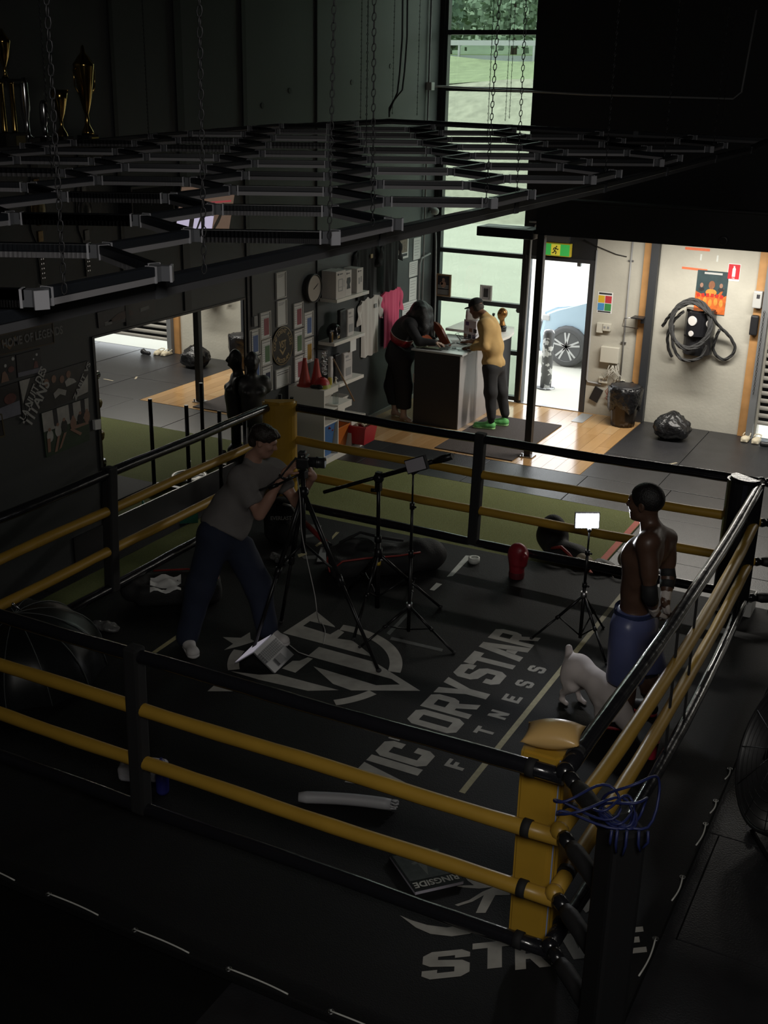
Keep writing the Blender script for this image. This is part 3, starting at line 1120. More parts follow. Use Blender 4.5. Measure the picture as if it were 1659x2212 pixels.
# taped lines
flat('tape_line', [[(-2.418, 5.86), (-2.376, 5.86), (-2.376, 9.7), (-2.418, 9.7)]], TAPEY)
flat('tape_line', [[(-5.317, 6.415), (-5.279, 6.401), (-5.290, 6.767), (-5.335, 6.790)]], TAPEY)
for pl in ([(-3.975, 9.515), (-3.917, 9.536), (-3.881, 9.004), (-3.920, 8.957)], [(-3.944, 8.786), (-3.887, 8.783), (-3.888, 8.618), (-3.932, 8.616)]):
    flat('tape_strip', [pl], TAPEW)
for pl in ([(-3.899, 8.101), (-3.866, 8.088), (-3.827, 7.633), (-3.866, 7.650)], [(-3.798, 7.610), (-3.343, 7.623), (-3.329, 7.576), (-3.788, 7.558)]):
    flat('tape_strip', [pl], TAPEG)
for pl in ([(-5.328, 9.297), (-5.356, 9.422), (-5.323, 9.434), (-5.289, 9.228)], [(-5.355, 9.005), (-5.359, 9.147), (-5.323, 9.160), (-5.322, 8.986)], [(-5.381, 8.725), (-5.340, 8.823), (-5.302, 8.771), (-5.332, 8.669)]):
    flat('tape_strip', [pl], TAPEY)
flat('printed_emblem', [[(-5.678, 9.484), (-5.569, 9.506), (-5.553, 9.452), (-5.590, 9.388), (-5.540, 9.418), (-5.589, 9.335), (-5.704, 9.426)], [(-5.610, 9.172), (-5.474, 9.292), (-5.495, 9.179), (-5.554, 9.104)], [(-5.325, 8.703), (-5.193, 8.816), (-5.166, 8.722), (-5.271, 8.661)]], TAPEG)
# coloured marks on the turf
rt = obj('red_tape', MB().span((-2.86, 9.75, 0.002), (-2.795, 11.6, 0.004)), mat('red_line_paint', (0.55, 0.14, 0.10), 0.8, var=0.2, scale=60))
tag(rt, 'faded red painted line along the right edge of the turf', 'floor marking')
m = MB()
m.prism([(-4.972, 9.651), (-4.991, 9.785), (-4.946, 9.798), (-4.939, 9.643)], (0, 0, 0.002), (1, 0, 0), (0, 1, 0), 0.002)
rt = obj('red_tape', m, mat('red_line_paint', (0.6, 0.15, 0.1)))
tag(rt, 'short piece of red tape on the turf behind the far canvas edge', 'tape')

# ------------------------------------------------------------------ honeycomb of switched-off light tubes hung over the ring
TL = 0.435
HX0, HY0 = -1.868, 1.936
TUBE_TOP = mat('tube_housing', (0.012, 0.014, 0.018), 0.35)
TUBE_LOW = mat('tube_diffuser', (0.21, 0.205, 0.215), 0.35)
JOINT = mat('clear_joint', (0.085, 0.088, 0.096), 0.2)
CAPM_ = mat('tube_end_cap', (0.28, 0.28, 0.30), 0.25)


def hexz(x, y):
    return 4.3 - (0.445 - 0.011 * (y - 5) + 0.003 * (x + 3) - 0.002 * (y - 5) ** 2)


grid = thing('honeycomb_light', 'hanging honeycomb grid of switched off light tubes above the ring', 'ceiling light', (-3.8, 6.0, 3.9))
GB = LOC[grid]


def tube_mesh(length, wd=0.030, ht=0.040):
    m = MB()
    m.mi = 0
    m.span((-length / 2, -wd / 2, -0.004), (length / 2, wd / 2, ht / 2), bev=0.003)
    m.mi = 1
    m.span((-length / 2, -wd * 0.43, -ht / 2), (length / 2, wd * 0.43, -0.004))
    me = bpy.data.meshes.new('light_tube')
    m.bm.to_mesh(me)
    m.bm.free()
    me.materials.append(TUBE_TOP)
    me.materials.append(TUBE_LOW)
    return me


def joint_mesh(arms=3):
    m = MB()
    for k in range(arms):
        a = R(120 * k)
        m.mi = 0
        m.bar((0, 0, 0), (0.030 * math.cos(a), 0.030 * math.sin(a), 0), 0.026, 0.038)
        m.mi = 1
        m.bar((0.029 * math.cos(a), 0.029 * math.sin(a), 0), (0.035 * math.cos(a), 0.035 * math.sin(a), 0), 0.033, 0.042)
    me = bpy.data.meshes.new('joint')
    m.bm.to_mesh(me)
    m.bm.free()
    me.materials.append(JOINT)
    me.materials.append(CAPM_)
    return me


TM = tube_mesh(TL - 0.05)
JM = joint_mesh()
FM = tube_mesh(1.25, 0.042, 0.05)
FM.materials[1] = mat('frame_diffuser', (0.07, 0.07, 0.075), 0.35)


def place(name, me, a, b):
    a, b = V(a), V(b)
    o = bpy.data.objects.new(name, me)
    COL.objects.link(o)
    o.parent = grid
    d = (b - a).normalized()
    y = V((0, 0, 1)).cross(d).normalized()
    z = d.cross(y)
    M = Matrix((d, y, z)).transposed().to_4x4()
    M.translation = (a + b) / 2 - GB
    o.matrix_local = M
    return o


def node(k, i):
    x = HX0 - k * 0.866 * TL
    y = HY0 + i * TL
    return V((x, y, hexz(x, y)))


nodes_on = {}
YMIN, YMAX = 0.5, 9.65
for k in range(0, 11):
    off = 0 if k % 2 == 0 else 1.5
    for mrow in range(-3, 8):
        a, b = off + 3 * mrow, off + 3 * mrow + 1
        pa, pb = node(k, a), node(k, b)
        if pa.y > YMIN and pb.y < YMAX:
            place('light_tube', TM, pa, pb)
            nodes_on[(k, a)] = nodes_on[(k, b)] = 1
for (k, a) in list(nodes_on):
    off = 0 if k % 2 == 0 else 1.5
    up = (round((a - off) * 2) % 6) == 2     # far end of its tube: arms lead further away
    if k < 10:
        c = (k + 1, a + 0.5 if up else a - 0.5)
        if c in nodes_on:
            place('light_tube', TM, node(k, a), node(*c))
    if k > 0:
        c = (k - 1, a + 0.5 if up else a - 0.5)
        if c in nodes_on:
            place('light_tube', TM, node(k, a), node(*c))
            nodes_on[(k, a)] = 2
seen = set()
for (k, a) in nodes_on:
    p = node(k, a)
    off = 0 if k % 2 == 0 else 1.5
    up = (round((a - off) * 2) % 6) == 2
    o = bpy.data.objects.new('joint', JM)
    COL.objects.link(o)
    o.parent = grid
    o.location = p - GB
    o.rotation_euler = (0, 0, R(-90) if up else R(90))


# outer frame of longer tubes
def run(pts):
    for a, b in zip(pts, pts[1:]):
        a, b = V(a), V(b)
        o = place('frame_tube', FM, a, b)
        o.scale.x = ((b - a).length - 0.03) / 1.25
        m = MB()
        m.box(b, (0.046, 0.046, 0.053))
        obj('frame_joint', m, JOINT, grid)


nb = [(-1.94, 1.14), (-1.935, 2.436), (-1.93, 3.68), (-1.93, 4.965), (-1.93, 6.27), (-1.93, 7.56), (-1.925, 8.92), (-1.92, 10.2), (-1.92, 11.0)]
zb = [3.785, 3.786, 3.790, 3.794, 3.796, 3.811, 3.829, 3.842, 3.888]
run([(x, y, z) for (x, y), z in zip(nb, zb)])
run([(-1.92, 11.0, 3.888), (-3.1, 11.0, 3.903), (-4.35, 11.0, 3.922), (-5.66, 11.0, 3.937)])
run([(-5.66, 11.0, 3.937), (-5.70, 9.8, 3.926), (-5.71, 8.5, 3.915), (-5.72, 7.2, 3.885), (-5.72, 5.9, 3.846), (-5.72, 4.6, 3.83), (-5.72, 3.3, 3.81), (-5.72, 2.0, 3.80)])

# chains from the ceiling
LINKM = mat('dull_chain_steel', (0.035, 0.035, 0.037), 0.5, 0.6)
mb_ = MB()
N1, N2 = 8, 4
pts = []
for k in range(N1):
    a = 2 * math.pi * k / N1
    pts.append(V((0.0062 * math.cos(a), 0, 0.0135 * math.sin(a))))
mb_.tube(pts, 0.0017, 4, closed=True)
LINK = bpy.data.meshes.new('link')
mb_.bm.to_mesh(LINK)
mb_.bm.free()
LINK.materials.append(LINKM)
near = [((-1.80, 3.115), 'steel chain above the near edge of the honeycomb grid, second from the left'), ((-1.85, 3.49), 'steel chain above the near edge of the honeycomb grid, left of the shop window'),
        ((-1.82, 4.39), 'large linked chain crossing the left half of the tall shop window'), ((-1.88, 4.88), 'large linked chain crossing the right half of the tall shop window'),
        ((-1.80, 1.95), 'steel chain at the bottom left of the honeycomb grid, nearest the camera'), ((-1.72, 2.36), 'steel chain near the left end of the honeycomb grid, second from the camera')]
far = [(-3.66, 6.80), (-4.24, 10.6), (-3.58, 8.6), (-5.5, 10.1), (-5.6, 10.95), (-3.99, 4.3), (-3.6, 3.1), (-5.3, 10.9), (-4.34, 10.95), (-1.915, 6.26), (-1.945, 7.58), (-1.9, 8.75), (-2.33, 10.95), (-5.55, 7.0)]
PITCH = 0.0225
for (x, y), lab in near:
    zb_ = hexz(x, y) + 0.01
    t = thing('chain', lab, 'chain', (x, y, zb_), group='chains of the light grid')
    z = zb_ + 0.015
    i = 0
    dx = 0.02 if x > -1.83 else -0.01
    while z < 6.8:
        if z < 5.25:
            o = bpy.data.objects.new('link', LINK)
            COL.objects.link(o)
            o.parent = t
            o.location = (dx * (z - zb_), 0, z - zb_)
            o.rotation_euler = (0, 0.1, (i % 2) * 1.5 + 0.4)
        z += PITCH
        i += 1
    m = MB()
    m.cyl((x + dx * (5.25 - zb_), y, 5.25), (x + dx * (6.8 - zb_), y, 6.8), 0.005, seg=5)
    obj('upper_length', m, LINKM, t)
ORD = ['first', 'second', 'third', 'fourth', 'fifth', 'sixth', 'seventh', 'eighth', 'ninth', 'tenth', 'eleventh', 'twelfth', 'thirteenth', 'last']
far.sort(key=lambda q: (0.89 * q[0] + 0.456 * q[1]) / (-0.43 * q[0] + 0.84 * q[1]))
for i, (x, y) in enumerate(far):
    zb_ = hexz(x, y) + 0.01
    t = thing('chain', '%s thin dark chain from the left over the far part of the light grid' % ORD[i], 'chain', (x, y, zb_), group='far chains of the light grid')
    m = MB()
    z = zb_ + 0.01
    j = 0
    while z < 6.8:
        a = (j % 2) * 1.5 + 0.3
        c, s = math.cos(a), math.sin(a)
        m.tube([V((x + p.x * c * .8, y + p.x * s * .8, z + p.z)) for p in pts[::2]], 0.0028, 3, closed=True)
        z += 0.026
        j += 1
    lk = obj('links', m, LINKM, t)
    lk['kind'] = 'stuff'
for (x, y, lab, dd) in ((-5.2, 10.3, 'black power cord kinking down to the far corner of the light grid', 0.10), (-5.45, 10.9, 'loose black power cord hanging left of the tall window', 0.16)):
    zb_ = hexz(x, y) + 0.02
    m = MB()
    P = [(x - dd, y, zb_), (x - dd, y, zb_ + 0.05), (x - dd * .7, y, zb_ + 0.12), (x - 0.02, y, zb_ + 0.22), (x, y, zb_ + 0.4)] + [(x + 0.01 * math.sin(q * 1.7) + 0.02 * q * .4, y, zb_ + 0.4 + q * 0.3) for q in range(1, 9)]
    m.tube(P, 0.008, 6)
    tag(obj('power_cord', m, BLKP), lab, 'cable')

# ------------------------------------------------------------------ things on the left wall
INK = mat('dark_print', (0.03, 0.03, 0.035), 0.6)
GREYP = mat('grey_print', (0.30, 0.30, 0.30), 0.6)


def cmat(n, c, r=0.55, **k):
    return mat('print_' + n, c, r, **k)


def wall_y(t, name, y0, y1, z0, z1, m_, d, th=0.0015, base=XL):
    """flat piece parallel to the left wall, d in front of it"""
    return obj(name, MB().span((base + d, y0, z0), (base + d + th, y1, z1)), m_, t)


FRAMEB = mat('thin_black_frame', (0.025, 0.025, 0.025), 0.4)
FRAMEW = mat('certificate_frame', (0.55, 0.53, 0.5), 0.4)


def certificate(y0, y1, z0, z1, kind, label, col=None):
    t = thing('framed_certificate', label, 'certificate', (XL, (y0 + y1) / 2, z0))
    d = 0.022
    m = MB()
    b = 0.012
    m.span((XL, y0, z0), (XL + d, y0 + b, z1)).span((XL, y1 - b, z0), (XL + d, y1, z1)).span((XL, y0 + b, z0), (XL + d, y1 - b, z0 + b)).span((XL, y0 + b, z1 - b), (XL + d, y1 - b, z1))
    obj('frame', m, FRAMEW if kind != 'plain' else FRAMEW, t)
    sh_ = wall_y(t, 'sheet', y0 + b, y1 - b, z0 + b, z1 - b, WPAP, 0.010)
    w_, h_ = y1 - y0, z1 - z0
    if kind == 'chart':
        wall_y(sh_, 'heading', y0 + w_ * .12, y1 - w_ * .15, z1 - h_ * .13, z1 - h_ * .10, GREYP, 0.012)
        wall_y(sh_, 'heading', y0 + w_ * .1, y1 - w_ * .1, z1 - h_ * .235, z1 - h_ * .225, GREYP, 0.012)
        wall_y(sh_, 'colour_column', y0 + w_ * .38, y1 - w_ * .16, z0 + h_ * .12, z1 - h_ * .26, cmat(col[0], col[1], var=0.15, scale=40), 0.012)
        for q in range(7):
            zz = z1 - h_ * (.30 + .085 * q)
            wall_y(sh_, 'text_line', y0 + w_ * .1, y0 + w_ * .33, zz, zz + 0.004, GREYP, 0.012)
    elif kind == 'land':
        for q in range(2):
            zz = z1 - h_ * (.2 + .12 * q)
            wall_y(sh_, 'text_line', y0 + w_ * .12, y1 - w_ * .1, zz, zz + 0.006, INK, 0.012)
    else:
        for q in range(3):
            zz = z1 - h_ * (.12 + .04 * q)
            wall_y(sh_, 'text_line', y0 + w_ * .2, y1 - w_ * (.15 + .1 * q), zz, zz + 0.004, GREYP, 0.012)
    return t


cR, cB, cG, cN, cO = ('red', (0.30, 0.07, 0.09)), ('blue', (0.10, 0.16, 0.36)), ('green', (0.10, 0.19, 0.09)), ('navy', (0.025, 0.03, 0.07)), ('ochre', (0.42, 0.24, 0.04))
certificate(11.15, 11.36, 1.965, 2.265, 'plain', 'plain white certificate, topmost of the framed sheets under the frame tube')
certificate(11.16, 11.37, 1.645, 1.945, 'plain', 'plain white certificate directly above the round black sign')
certificate(10.81, 11.025, 1.557, 1.862, 'chart', 'framed chart with a red column, upper left of the round sign', cR)
certificate(10.585, 10.80, 1.406, 1.705, 'chart', 'framed chart with a blue column, leftmost of the framed charts', cB)
certificate(10.825, 11.035, 1.247, 1.548, 'chart', 'framed chart with a green column, left beside the round sign', cG)
certificate(10.83, 11.04, 0.935, 1.235, 'chart', 'framed chart with a navy column, low beside the torso dummy', cN)
certificate(10.60, 10.81, 1.09, 1.39, 'chart', 'framed chart half hidden behind the head of the torso dummy', cB)
certificate(11.522, 11.735, 1.562, 1.86, 'chart', 'framed chart with a red column, below the wall clock', cR)
certificate(11.753, 11.965, 1.418, 1.717, 'chart', 'framed chart with a blue column, nearest the wall shelves', cB)
certificate(11.523, 11.74, 1.242, 1.543, 'chart', 'framed chart with a green column, right beside the round sign', cG)
certificate(11.757, 11.968, 1.096, 1.40, 'chart', 'framed chart with an ochre column, above the right orange cone', cO)
certificate(11.53, 11.75, 0.925, 1.225, 'chart', 'framed chart partly hidden behind the two red cones', cR)
certificate(11.115, 11.43, 0.925, 1.147, 'land', 'framed white landscape sheet below the round black sign')

# round programme sign
t = thing('round_sign', 'round black sign with gold lettering among the framed charts', 'sign', (XL, 11.268, 1.41))
cy_, cz_, rr_ = 11.268, 1.41, 0.222
GOLDP = cmat('gold_ink', (0.34, 0.25, 0.12), 0.5)
obj('disc', MB().cyl((XL, cy_, cz_), (XL + 0.018, cy_, cz_), rr_, seg=40), mat('sign_black', (0.012, 0.011, 0.01), 0.5), t)
obj('rim', MB().lathe((XL + 0.016, cy_, cz_), [(rr_ - 0.006, 0.004), (rr_ + 0.002, 0.004), (rr_ + 0.002, 0.0), (rr_ - 0.006, 0.0)], 40, axis=(1, 0, 0), cap=False), GOLDP, t)
m = MB()


def arc_text(m, s, r, a0, a1, h_, top=True):
    n = len(s)
    for i, ch in enumerate(s):
        if ch == ' ':
            continue
        a = R(a0 + (a1 - a0) * (i + 0.5) / n)
        ry, rz = math.cos(a), math.sin(a)
        o = (XL + 0.0185, cy_ + r * ry, cz_ + r * rz)
        up = V((0, ry, rz)) if top else V((0, -ry, -rz))
        ux = V((0, rz, -ry)) if top else V((0, -rz, ry))
        text_mesh(m, ch, o, ux, up, h_, None if ch != 'I' else 0.008, bold=0.02)


arc_text(m, 'CONFIDENT KIDS', 0.175, 190, -8, 0.05)
arc_text(m, 'PROGRAM', 0.175, 222, 318, 0.05, top=False)
text_mesh(m, 'VST', (XL + 0.0185, cy_, cz_ + 0.02), (0, 1, 0), (0, 0, 1), 0.09, 0.15, bold=0.03)
m.prism([(-0.075, -0.03), (0, -0.11), (0.075, -0.03), (0.05, -0.03), (0, -0.075), (-0.05, -0.03)], (XL + 0.0182, cy_, cz_), (0, 1, 0), (0, 0, 1), 0.001)
obj('gold_lettering', m, GOLDP, t)

# wall clock, conduit
t = thing('wall_clock', 'round wall clock with pale face above the framed charts', 'clock', (XL, 11.93, 1.987))
obj('case', MB().lathe((XL, 11.93, 1.987), [(0.15, 0.0), (0.168, 0.01), (0.170, 0.062), (0.163, 0.068), (0.158, 0.060), (0.150, 0.05)], 36, axis=(1, 0, 0), cap=False), mat('clock_case', (0.06, 0.06, 0.058), 0.5), t)
obj('face', MB().cyl((XL, 11.93, 1.987), (XL + 0.052, 11.93, 1.987), 0.158, seg=36), mat('clock_face', (0.50, 0.46, 0.40), 0.6), t)
for a, l_, w_ in ((62, 0.10, 0.006), (65, 0.07, 0.008)):
    obj('hand', MB().bar((XL + 0.055, 11.93 - 0.02 * math.sin(R(a)), 1.987 - 0.02 * math.cos(R(a))), (XL + 0.055, 11.93 + l_ * math.sin(R(a)), 1.987 + l_ * math.cos(R(a))), 0.002, w_), INK, t)
t = thing('conduit', 'black conduit running down the left wall to a grey switch box', 'conduit', (XL, 10.645, 1.74))
obj('pipe', MB().span((XL, 10.63, 1.85), (XL + 0.035, 10.655, 2.52)), mat('conduit_dark', (0.05, 0.05, 0.05), 0.5), t)
obj('switch_box', MB().span((XL, 10.64, 1.74), (XL + 0.05, 10.712, 1.855), bev=0.004), mat('switch_grey', (0.30, 0.30, 0.30), 0.5), t)

# hanging T-shirts


def tshirt(label, y0, y1, ztop, zbot, m_, sl=0.14, x=XL + 0.03, logo=None):
    t = thing('t_shirt', label, 't-shirt', (x, (y0 + y1) / 2, zbot))
    yc, hw = (y0 + y1) / 2, (y1 - y0) / 2
    h_ = ztop - zbot
    rr = random.Random(int(y0 * 100))
    ph = rr.random() * 6

    def body(sgn):
        def fn(u, v):      # u across, v down
            a = 2 * u - 1
            hwv = (0.66 + 0.02 * math.sin(v * 5)) * hw if v > 0.12 else (0.66 + 0.10 * (0.12 - v) / 0.12) * hw
            y = a * hwv
            z = -v * h_
            neck = max(0, 1 - abs(a) / 0.30)
            if v < 0.1:
                z -= (0.05 * math.sqrt(neck)) * (1 - v / 0.1) + 0.10 * abs(a) * hw * (1 - v / 0.1) * 1.2
            z += 0.008 * math.sin(a * 9 + ph) * v
            fold = (0.013 * math.sin(a * 7 + ph + 1.6 * v) + 0.006 * math.sin(a * 15 + 2 * ph - 2.2 * v)) * (0.2 + 0.8 * v)
            return (fold + sgn * 0.012 * (1 - a * a), y, z)
        return fn
    m = MB()
    m.grid((x, yc, ztop), (0, 0, 0), (0, 0, 0), 30, 16, body(1))
    m.grid((x, yc, ztop), (0, 0, 0), (0, 0, 0), 30, 16, body(-1))
    obj('body', m, m_, t)
    for s in (-1, 1):
        m = MB()

        def slv(sg):
            def fn(u, v):
                y = s * (0.62 * hw + u * 0.34 * hw + v * 0.09 * hw)
                z = -0.035 - u * 0.07 - v * (0.40 - 0.05 * u) * h_ * 0.95
                return (0.010 * math.sin(v * 9 + u * 5 + ph) + sg * 0.014 * (1 - (2 * u - 1) ** 2), y, z)
            return fn
        m.grid((x, yc, ztop), (0, 0, 0), (0, 0, 0), 8, 8, slv(1))
        m.grid((x, yc, ztop), (0, 0, 0), (0, 0, 0), 8, 8, slv(-1))
        obj('sleeve', m, m_, t)
    m = MB()
    m.tube([(x, yc - 0.20 * hw, ztop - 0.02), (x, yc, ztop + 0.035), (x, yc + 0.20 * hw, ztop - 0.02)], 0.004, 5)
    m.tube([(x, yc, ztop + 0.035), (x - 0.01, yc, ztop + 0.07), (XL, yc, ztop + 0.075)], 0.004, 5)
    obj('hanger', m, BLKP, t)
    if logo:
        obj('chest_print', MB().span((x + 0.02, yc + 0.06, ztop - 0.18), (x + 0.034, yc + 0.12, ztop - 0.13)), logo, t)
    return t


tshirt('black t-shirt with small gold chest mark hanging above the white one', 12.93, 13.62, 2.36, 1.66, mat('black_cotton', (0.012, 0.012, 0.013), 0.95), logo=GOLDP)
tshirt('plain black t-shirt hanging above the pink one', 13.52, 14.18, 2.38, 1.70, mat('black_cotton', (0.012, 0.012, 0.013), 0.95), x=XL + 0.09)
tshirt('white t-shirt hanging on the dark wall beside the shelves', 13.06, 13.76, 1.70, 0.90, mat('white_cotton', (0.60, 0.57, 0.53), 0.9), logo=GREYP)
tshirt('pink t-shirt hanging on the dark wall behind the woman', 13.68, 14.36, 1.72, 0.91, mat('pink_cotton', (0.72, 0.10, 0.20), 0.9))

for (y0, y1, z0, z1, lab, kd) in ((14.16, 14.54, 2.05, 2.34, 'white poster of dense dark text pinned right of the black shirts', 0), (14.70, 14.93, 1.99, 2.29, 'white text sheet near the room corner, upper right one', 1),
                                  (14.58, 14.85, 1.765, 1.975, 'small white certificate pinned below the text poster', 1), (14.60, 14.835, 1.435, 1.745, 'tall white text sheet just above the bent woman', 1), (14.40, 14.85, 1.20, 1.43, 'white landscape sheet partly hidden by the woman', 2)):
    t = thing('paper_notice', lab, 'notice', (XL, y0, z0))
    s_ = wall_y(t, 'sheet', y0, y1, z0, z1, WPAP, 0.003, 0.004)
    if kd == 0:
        wall_y(s_, 'picture', y0 + .05, y1 - .04, z0 + .08, z1 - .03, cmat('brown_mottle', (0.20, 0.15, 0.11), var=0.9, scale=30), 0.008)
        wall_y(s_, 'picture_foot', y0 + .05, y1 - .04, z0 + .03, z0 + .065, INK, 0.008)
    else:
        for q in range(6):
            zz = z1 - (z1 - z0) * (.15 + .13 * q)
            wall_y(s_, 'text_line', y0 + .03, y1 - .04 - .02 * (q % 3), zz, zz + 0.005, GREYP, 0.008)

# wall shelves
for (y0, y1, zt, lab) in ((12.15, 12.97, 1.835, 'white floating shelf, top one holding the boxes'), (12.09, 12.88, 1.315, 'white floating shelf, middle one below the clock'), (12.05, 12.86, 0.775, 'white floating shelf, lowest one beside the stepped unit')):
    t = thing('wall_shelf', lab, 'shelf', (XL, (y0 + y1) / 2, zt))
    obj('board', MB().span((XL, y0, zt - 0.04), (XL + 0.24, y1, zt), bev=0.003), WHITE, t)
    if zt > 1:
        obj('price_label', MB().span((XL + 0.2405, y1 - 0.17, zt - 0.034), (XL + 0.2415, y1 - 0.03, zt - 0.006)), mat('label_paper', (0.7, 0.7, 0.68), 0.5), t)
CARD = mat('white_carton', (0.62, 0.58, 0.55), 0.6, var=0.05)


def carton(x0, x1, y0, y1, z0, h_, lab, art):
    t = thing('carton', lab, 'box', ((x0 + x1) / 2, (y0 + y1) / 2, z0))
    obj('box', MB().span((x0, y0, z0), (x1, y1, z0 + h_), bev=0.002), CARD, t)
    w_ = y1 - y0
    m = MB()
    if art == 1:
        for a, b_, c, d_ in ((.25, .70, .26, .29), (.25, .70, .68, .71), (.25, .30, .29, .68), (.65, .70, .29, .68), (.3, .65, .40, .42)):
            m.span((x1 + 0.0005, y0 + a * w_, z0 + c * h_), (x1 + 0.0015, y0 + b_ * w_, z0 + d_ * h_))
        for q in range(8):
            m.span((x1 + 0.0005, y0 + .80 * w_, z0 + (.38 + .035 * q) * h_), (x1 + 0.0015, y0 + .88 * w_, z0 + (.40 + .035 * q) * h_))
    elif art == 2:
        m.prism([(.2 * w_, .28 * h_), (.8 * w_, .28 * h_), (.7 * w_, .45 * h_), (.85 * w_, .55 * h_), (.8 * w_, .72 * h_), (.25 * w_, .72 * h_), (.15 * w_, .55 * h_), (.3 * w_, .45 * h_)], (x1 + .0005, y0, z0), (0, 1, 0), (0, 0, 1), 0.001)
    else:
        m.span((x1 + 0.0005, y0 + .25 * w_, z0 + .36 * h_), (x1 + 0.0015, y0 + .48 * w_, z0 + .62 * h_)).span((x1 + 0.0005, y0 + .6 * w_, z0 + .42 * h_), (x1 + 0.0015, y0 + .8 * w_, z0 + .66 * h_))
    obj('printed_picture', m, GREYP if art != 2 else INK, t)
    m = MB()
    m.span((x1 + 0.0005, y0 + .15 * w_, z0 + .85 * h_), (x1 + 0.0015, y0 + .3 * w_, z0 + .92 * h_)).span((x1 + .0005, y0 + .36 * w_, z0 + .87 * h_), (x1 + .0015, y0 + .7 * w_, z0 + .90 * h_))
    obj('printed_mark', m, INK, t)


carton(-7.13, -6.93, 12.16, 12.39, 1.836, 0.33, 'white product carton, leftmost of the boxes on the top wall shelf', 1)
carton(-7.13, -6.94, 12.41, 12.56, 1.836, 0.31, 'white product carton with a dark figure print, middle box on the top shelf', 2)
carton(-7.13, -6.94, 12.70, 12.86, 1.836, 0.30, 'white product carton, rightmost of the boxes on the top wall shelf', 3)

BAGW = mat('white_pouch', (0.55, 0.52, 0.50), 0.5, var=0.08)


def pouch(x, y0, y1, z0, h_, lab, m_, th=0.05, art=True):
    t = thing('pouch', lab, 'pouch', (x, (y0 + y1) / 2, z0))
    v = blob([rbox((x, (y0 + y1) / 2, z0 + h_ / 2), (th / 2, (y1 - y0) / 2, h_ / 2), rad=0.015)], h=0.008, noise=0.0012, nscale=40, clips=[((x, y0, z0 + 0.001), (0, 0, -1))])
    obj_ = blob_obj('bag', v, m_, t, smooth=1)
    if art:
        w_ = y1 - y0
        m = MB()
        m.span((x + th / 2 + .001, y0 + .2 * w_, z0 + h_ * .16), (x + th / 2 + .003, y0 + .8 * w_, z0 + h_ * .45)).span((x + th / 2 + .001, y0 + .2 * w_, z0 + h_ * .82), (x + th / 2 + .003, y0 + .5 * w_, z0 + h_ * .9)).span((x + th / 2 + .001, y0 + .2 * w_, z0 + h_ * .70), (x + th / 2 + .003, y0 + .75 * w_, z0 + h_ * .73))
        obj('printed_picture', m, GREYP, t)


pouch(-6.98, 12.50, 12.67, 1.316, 0.34, 'white printed pouch standing on the middle wall shelf', BAGW)
pouch(-6.99, 12.33, 12.49, 1.316, 0.36, 'dark pouch behind the white one on the middle shelf', BLKP, art=False)
pouch(-6.97, 12.40, 12.62, 0.776, 0.35, 'white pouch with a dark picture on the lowest wall shelf', BAGW)
pouch(-7.00, 12.24, 12.38, 0.776, 0.36, 'tall black pouch on the lowest wall shelf', BLKP, art=False)
pouch(-6.99, 12.10, 12.17, 0.776, 0.36, 'narrow white pouch with black cap on the lowest shelf', BAGW, art=False)
# black headguard and small bottles on the middle shelf
t = thing('headguard', 'black leather headguard with gold print on the middle wall shelf', 'headguard', (-7.02, 12.28, 1.316))
hv = blob([ell((-7.02, 12.27, 1.42), (0.09, 0.10, 0.105)), cut(ell((-6.93, 12.28, 1.42), (0.06, 0.05, 0.07)))], h=0.008)
obj_ = blob_obj('shell', hv, VINYL, t)
obj('gold_print', MB().box((-6.925, 12.22, 1.37), (0.004, 0.05, 0.03)), GOLDP, t)
for (x, y, r_, h_, mm_, lab) in ((-6.99, 12.155, 0.022, 0.14, mat('amber_can', (0.25, 0.15, 0.04), 0.35), 'small amber spray can on the middle wall shelf'), (-6.98, 12.115, 0.016, 0.13, BLKP, 'slim black bottle at the left end of the middle shelf')):
    t = thing('bottle', lab, 'bottle', (x, y, 1.316))
    obj('body', MB().lathe((x, y, 1.316), [(r_, 0), (r_, h_ * .8), (r_ * .6, h_ * .88)], 14), mm_, t)
    obj('lid', MB().cyl((x, y, 1.316 + h_ * .86), (x, y, 1.316 + h_), r_ * .6, seg=12), GREYP, t)
t = thing('tag_sheet', 'white price sheet hanging below the middle shelf', 'price tag', (-7.0, 12.66, 1.13))
obj('sheet', MB().span((-6.93, 12.52, 1.125), (-6.925, 12.67, 1.275)), WPAP, t)
t = thing('chain_bundle', 'bundle of shiny steel chain hanging between unit and lowest shelf', 'chain', (-7.0, 12.0, 0.9))
m = MB()
rr = random.Random(3)
for q in range(46):
    y = 11.96 + rr.uniform(-.04, .05)
    z = 0.95 + rr.uniform(0, 0.28)
    m.tube([V((-6.98 + rr.uniform(-.03, .03), y, z)) + V((0.012 * math.cos(a), 0.006 * math.sin(a * 1.0 + q), 0.014 * math.sin(a))) for a in [k * math.pi / 3 for k in range(6)]], 0.004, 4, closed=True)
lk = obj('links', m, CHROME, t)
lk['kind'] = 'stuff'
obj('hook', MB().cyl((XL, 11.97, 1.25), (-6.95, 11.97, 1.25), 0.006, seg=6), BLKM, t)

# belts, television, speaker on the dark wall
BELT_L = mat('belt_leather', (0.012, 0.011, 0.011), 0.4)


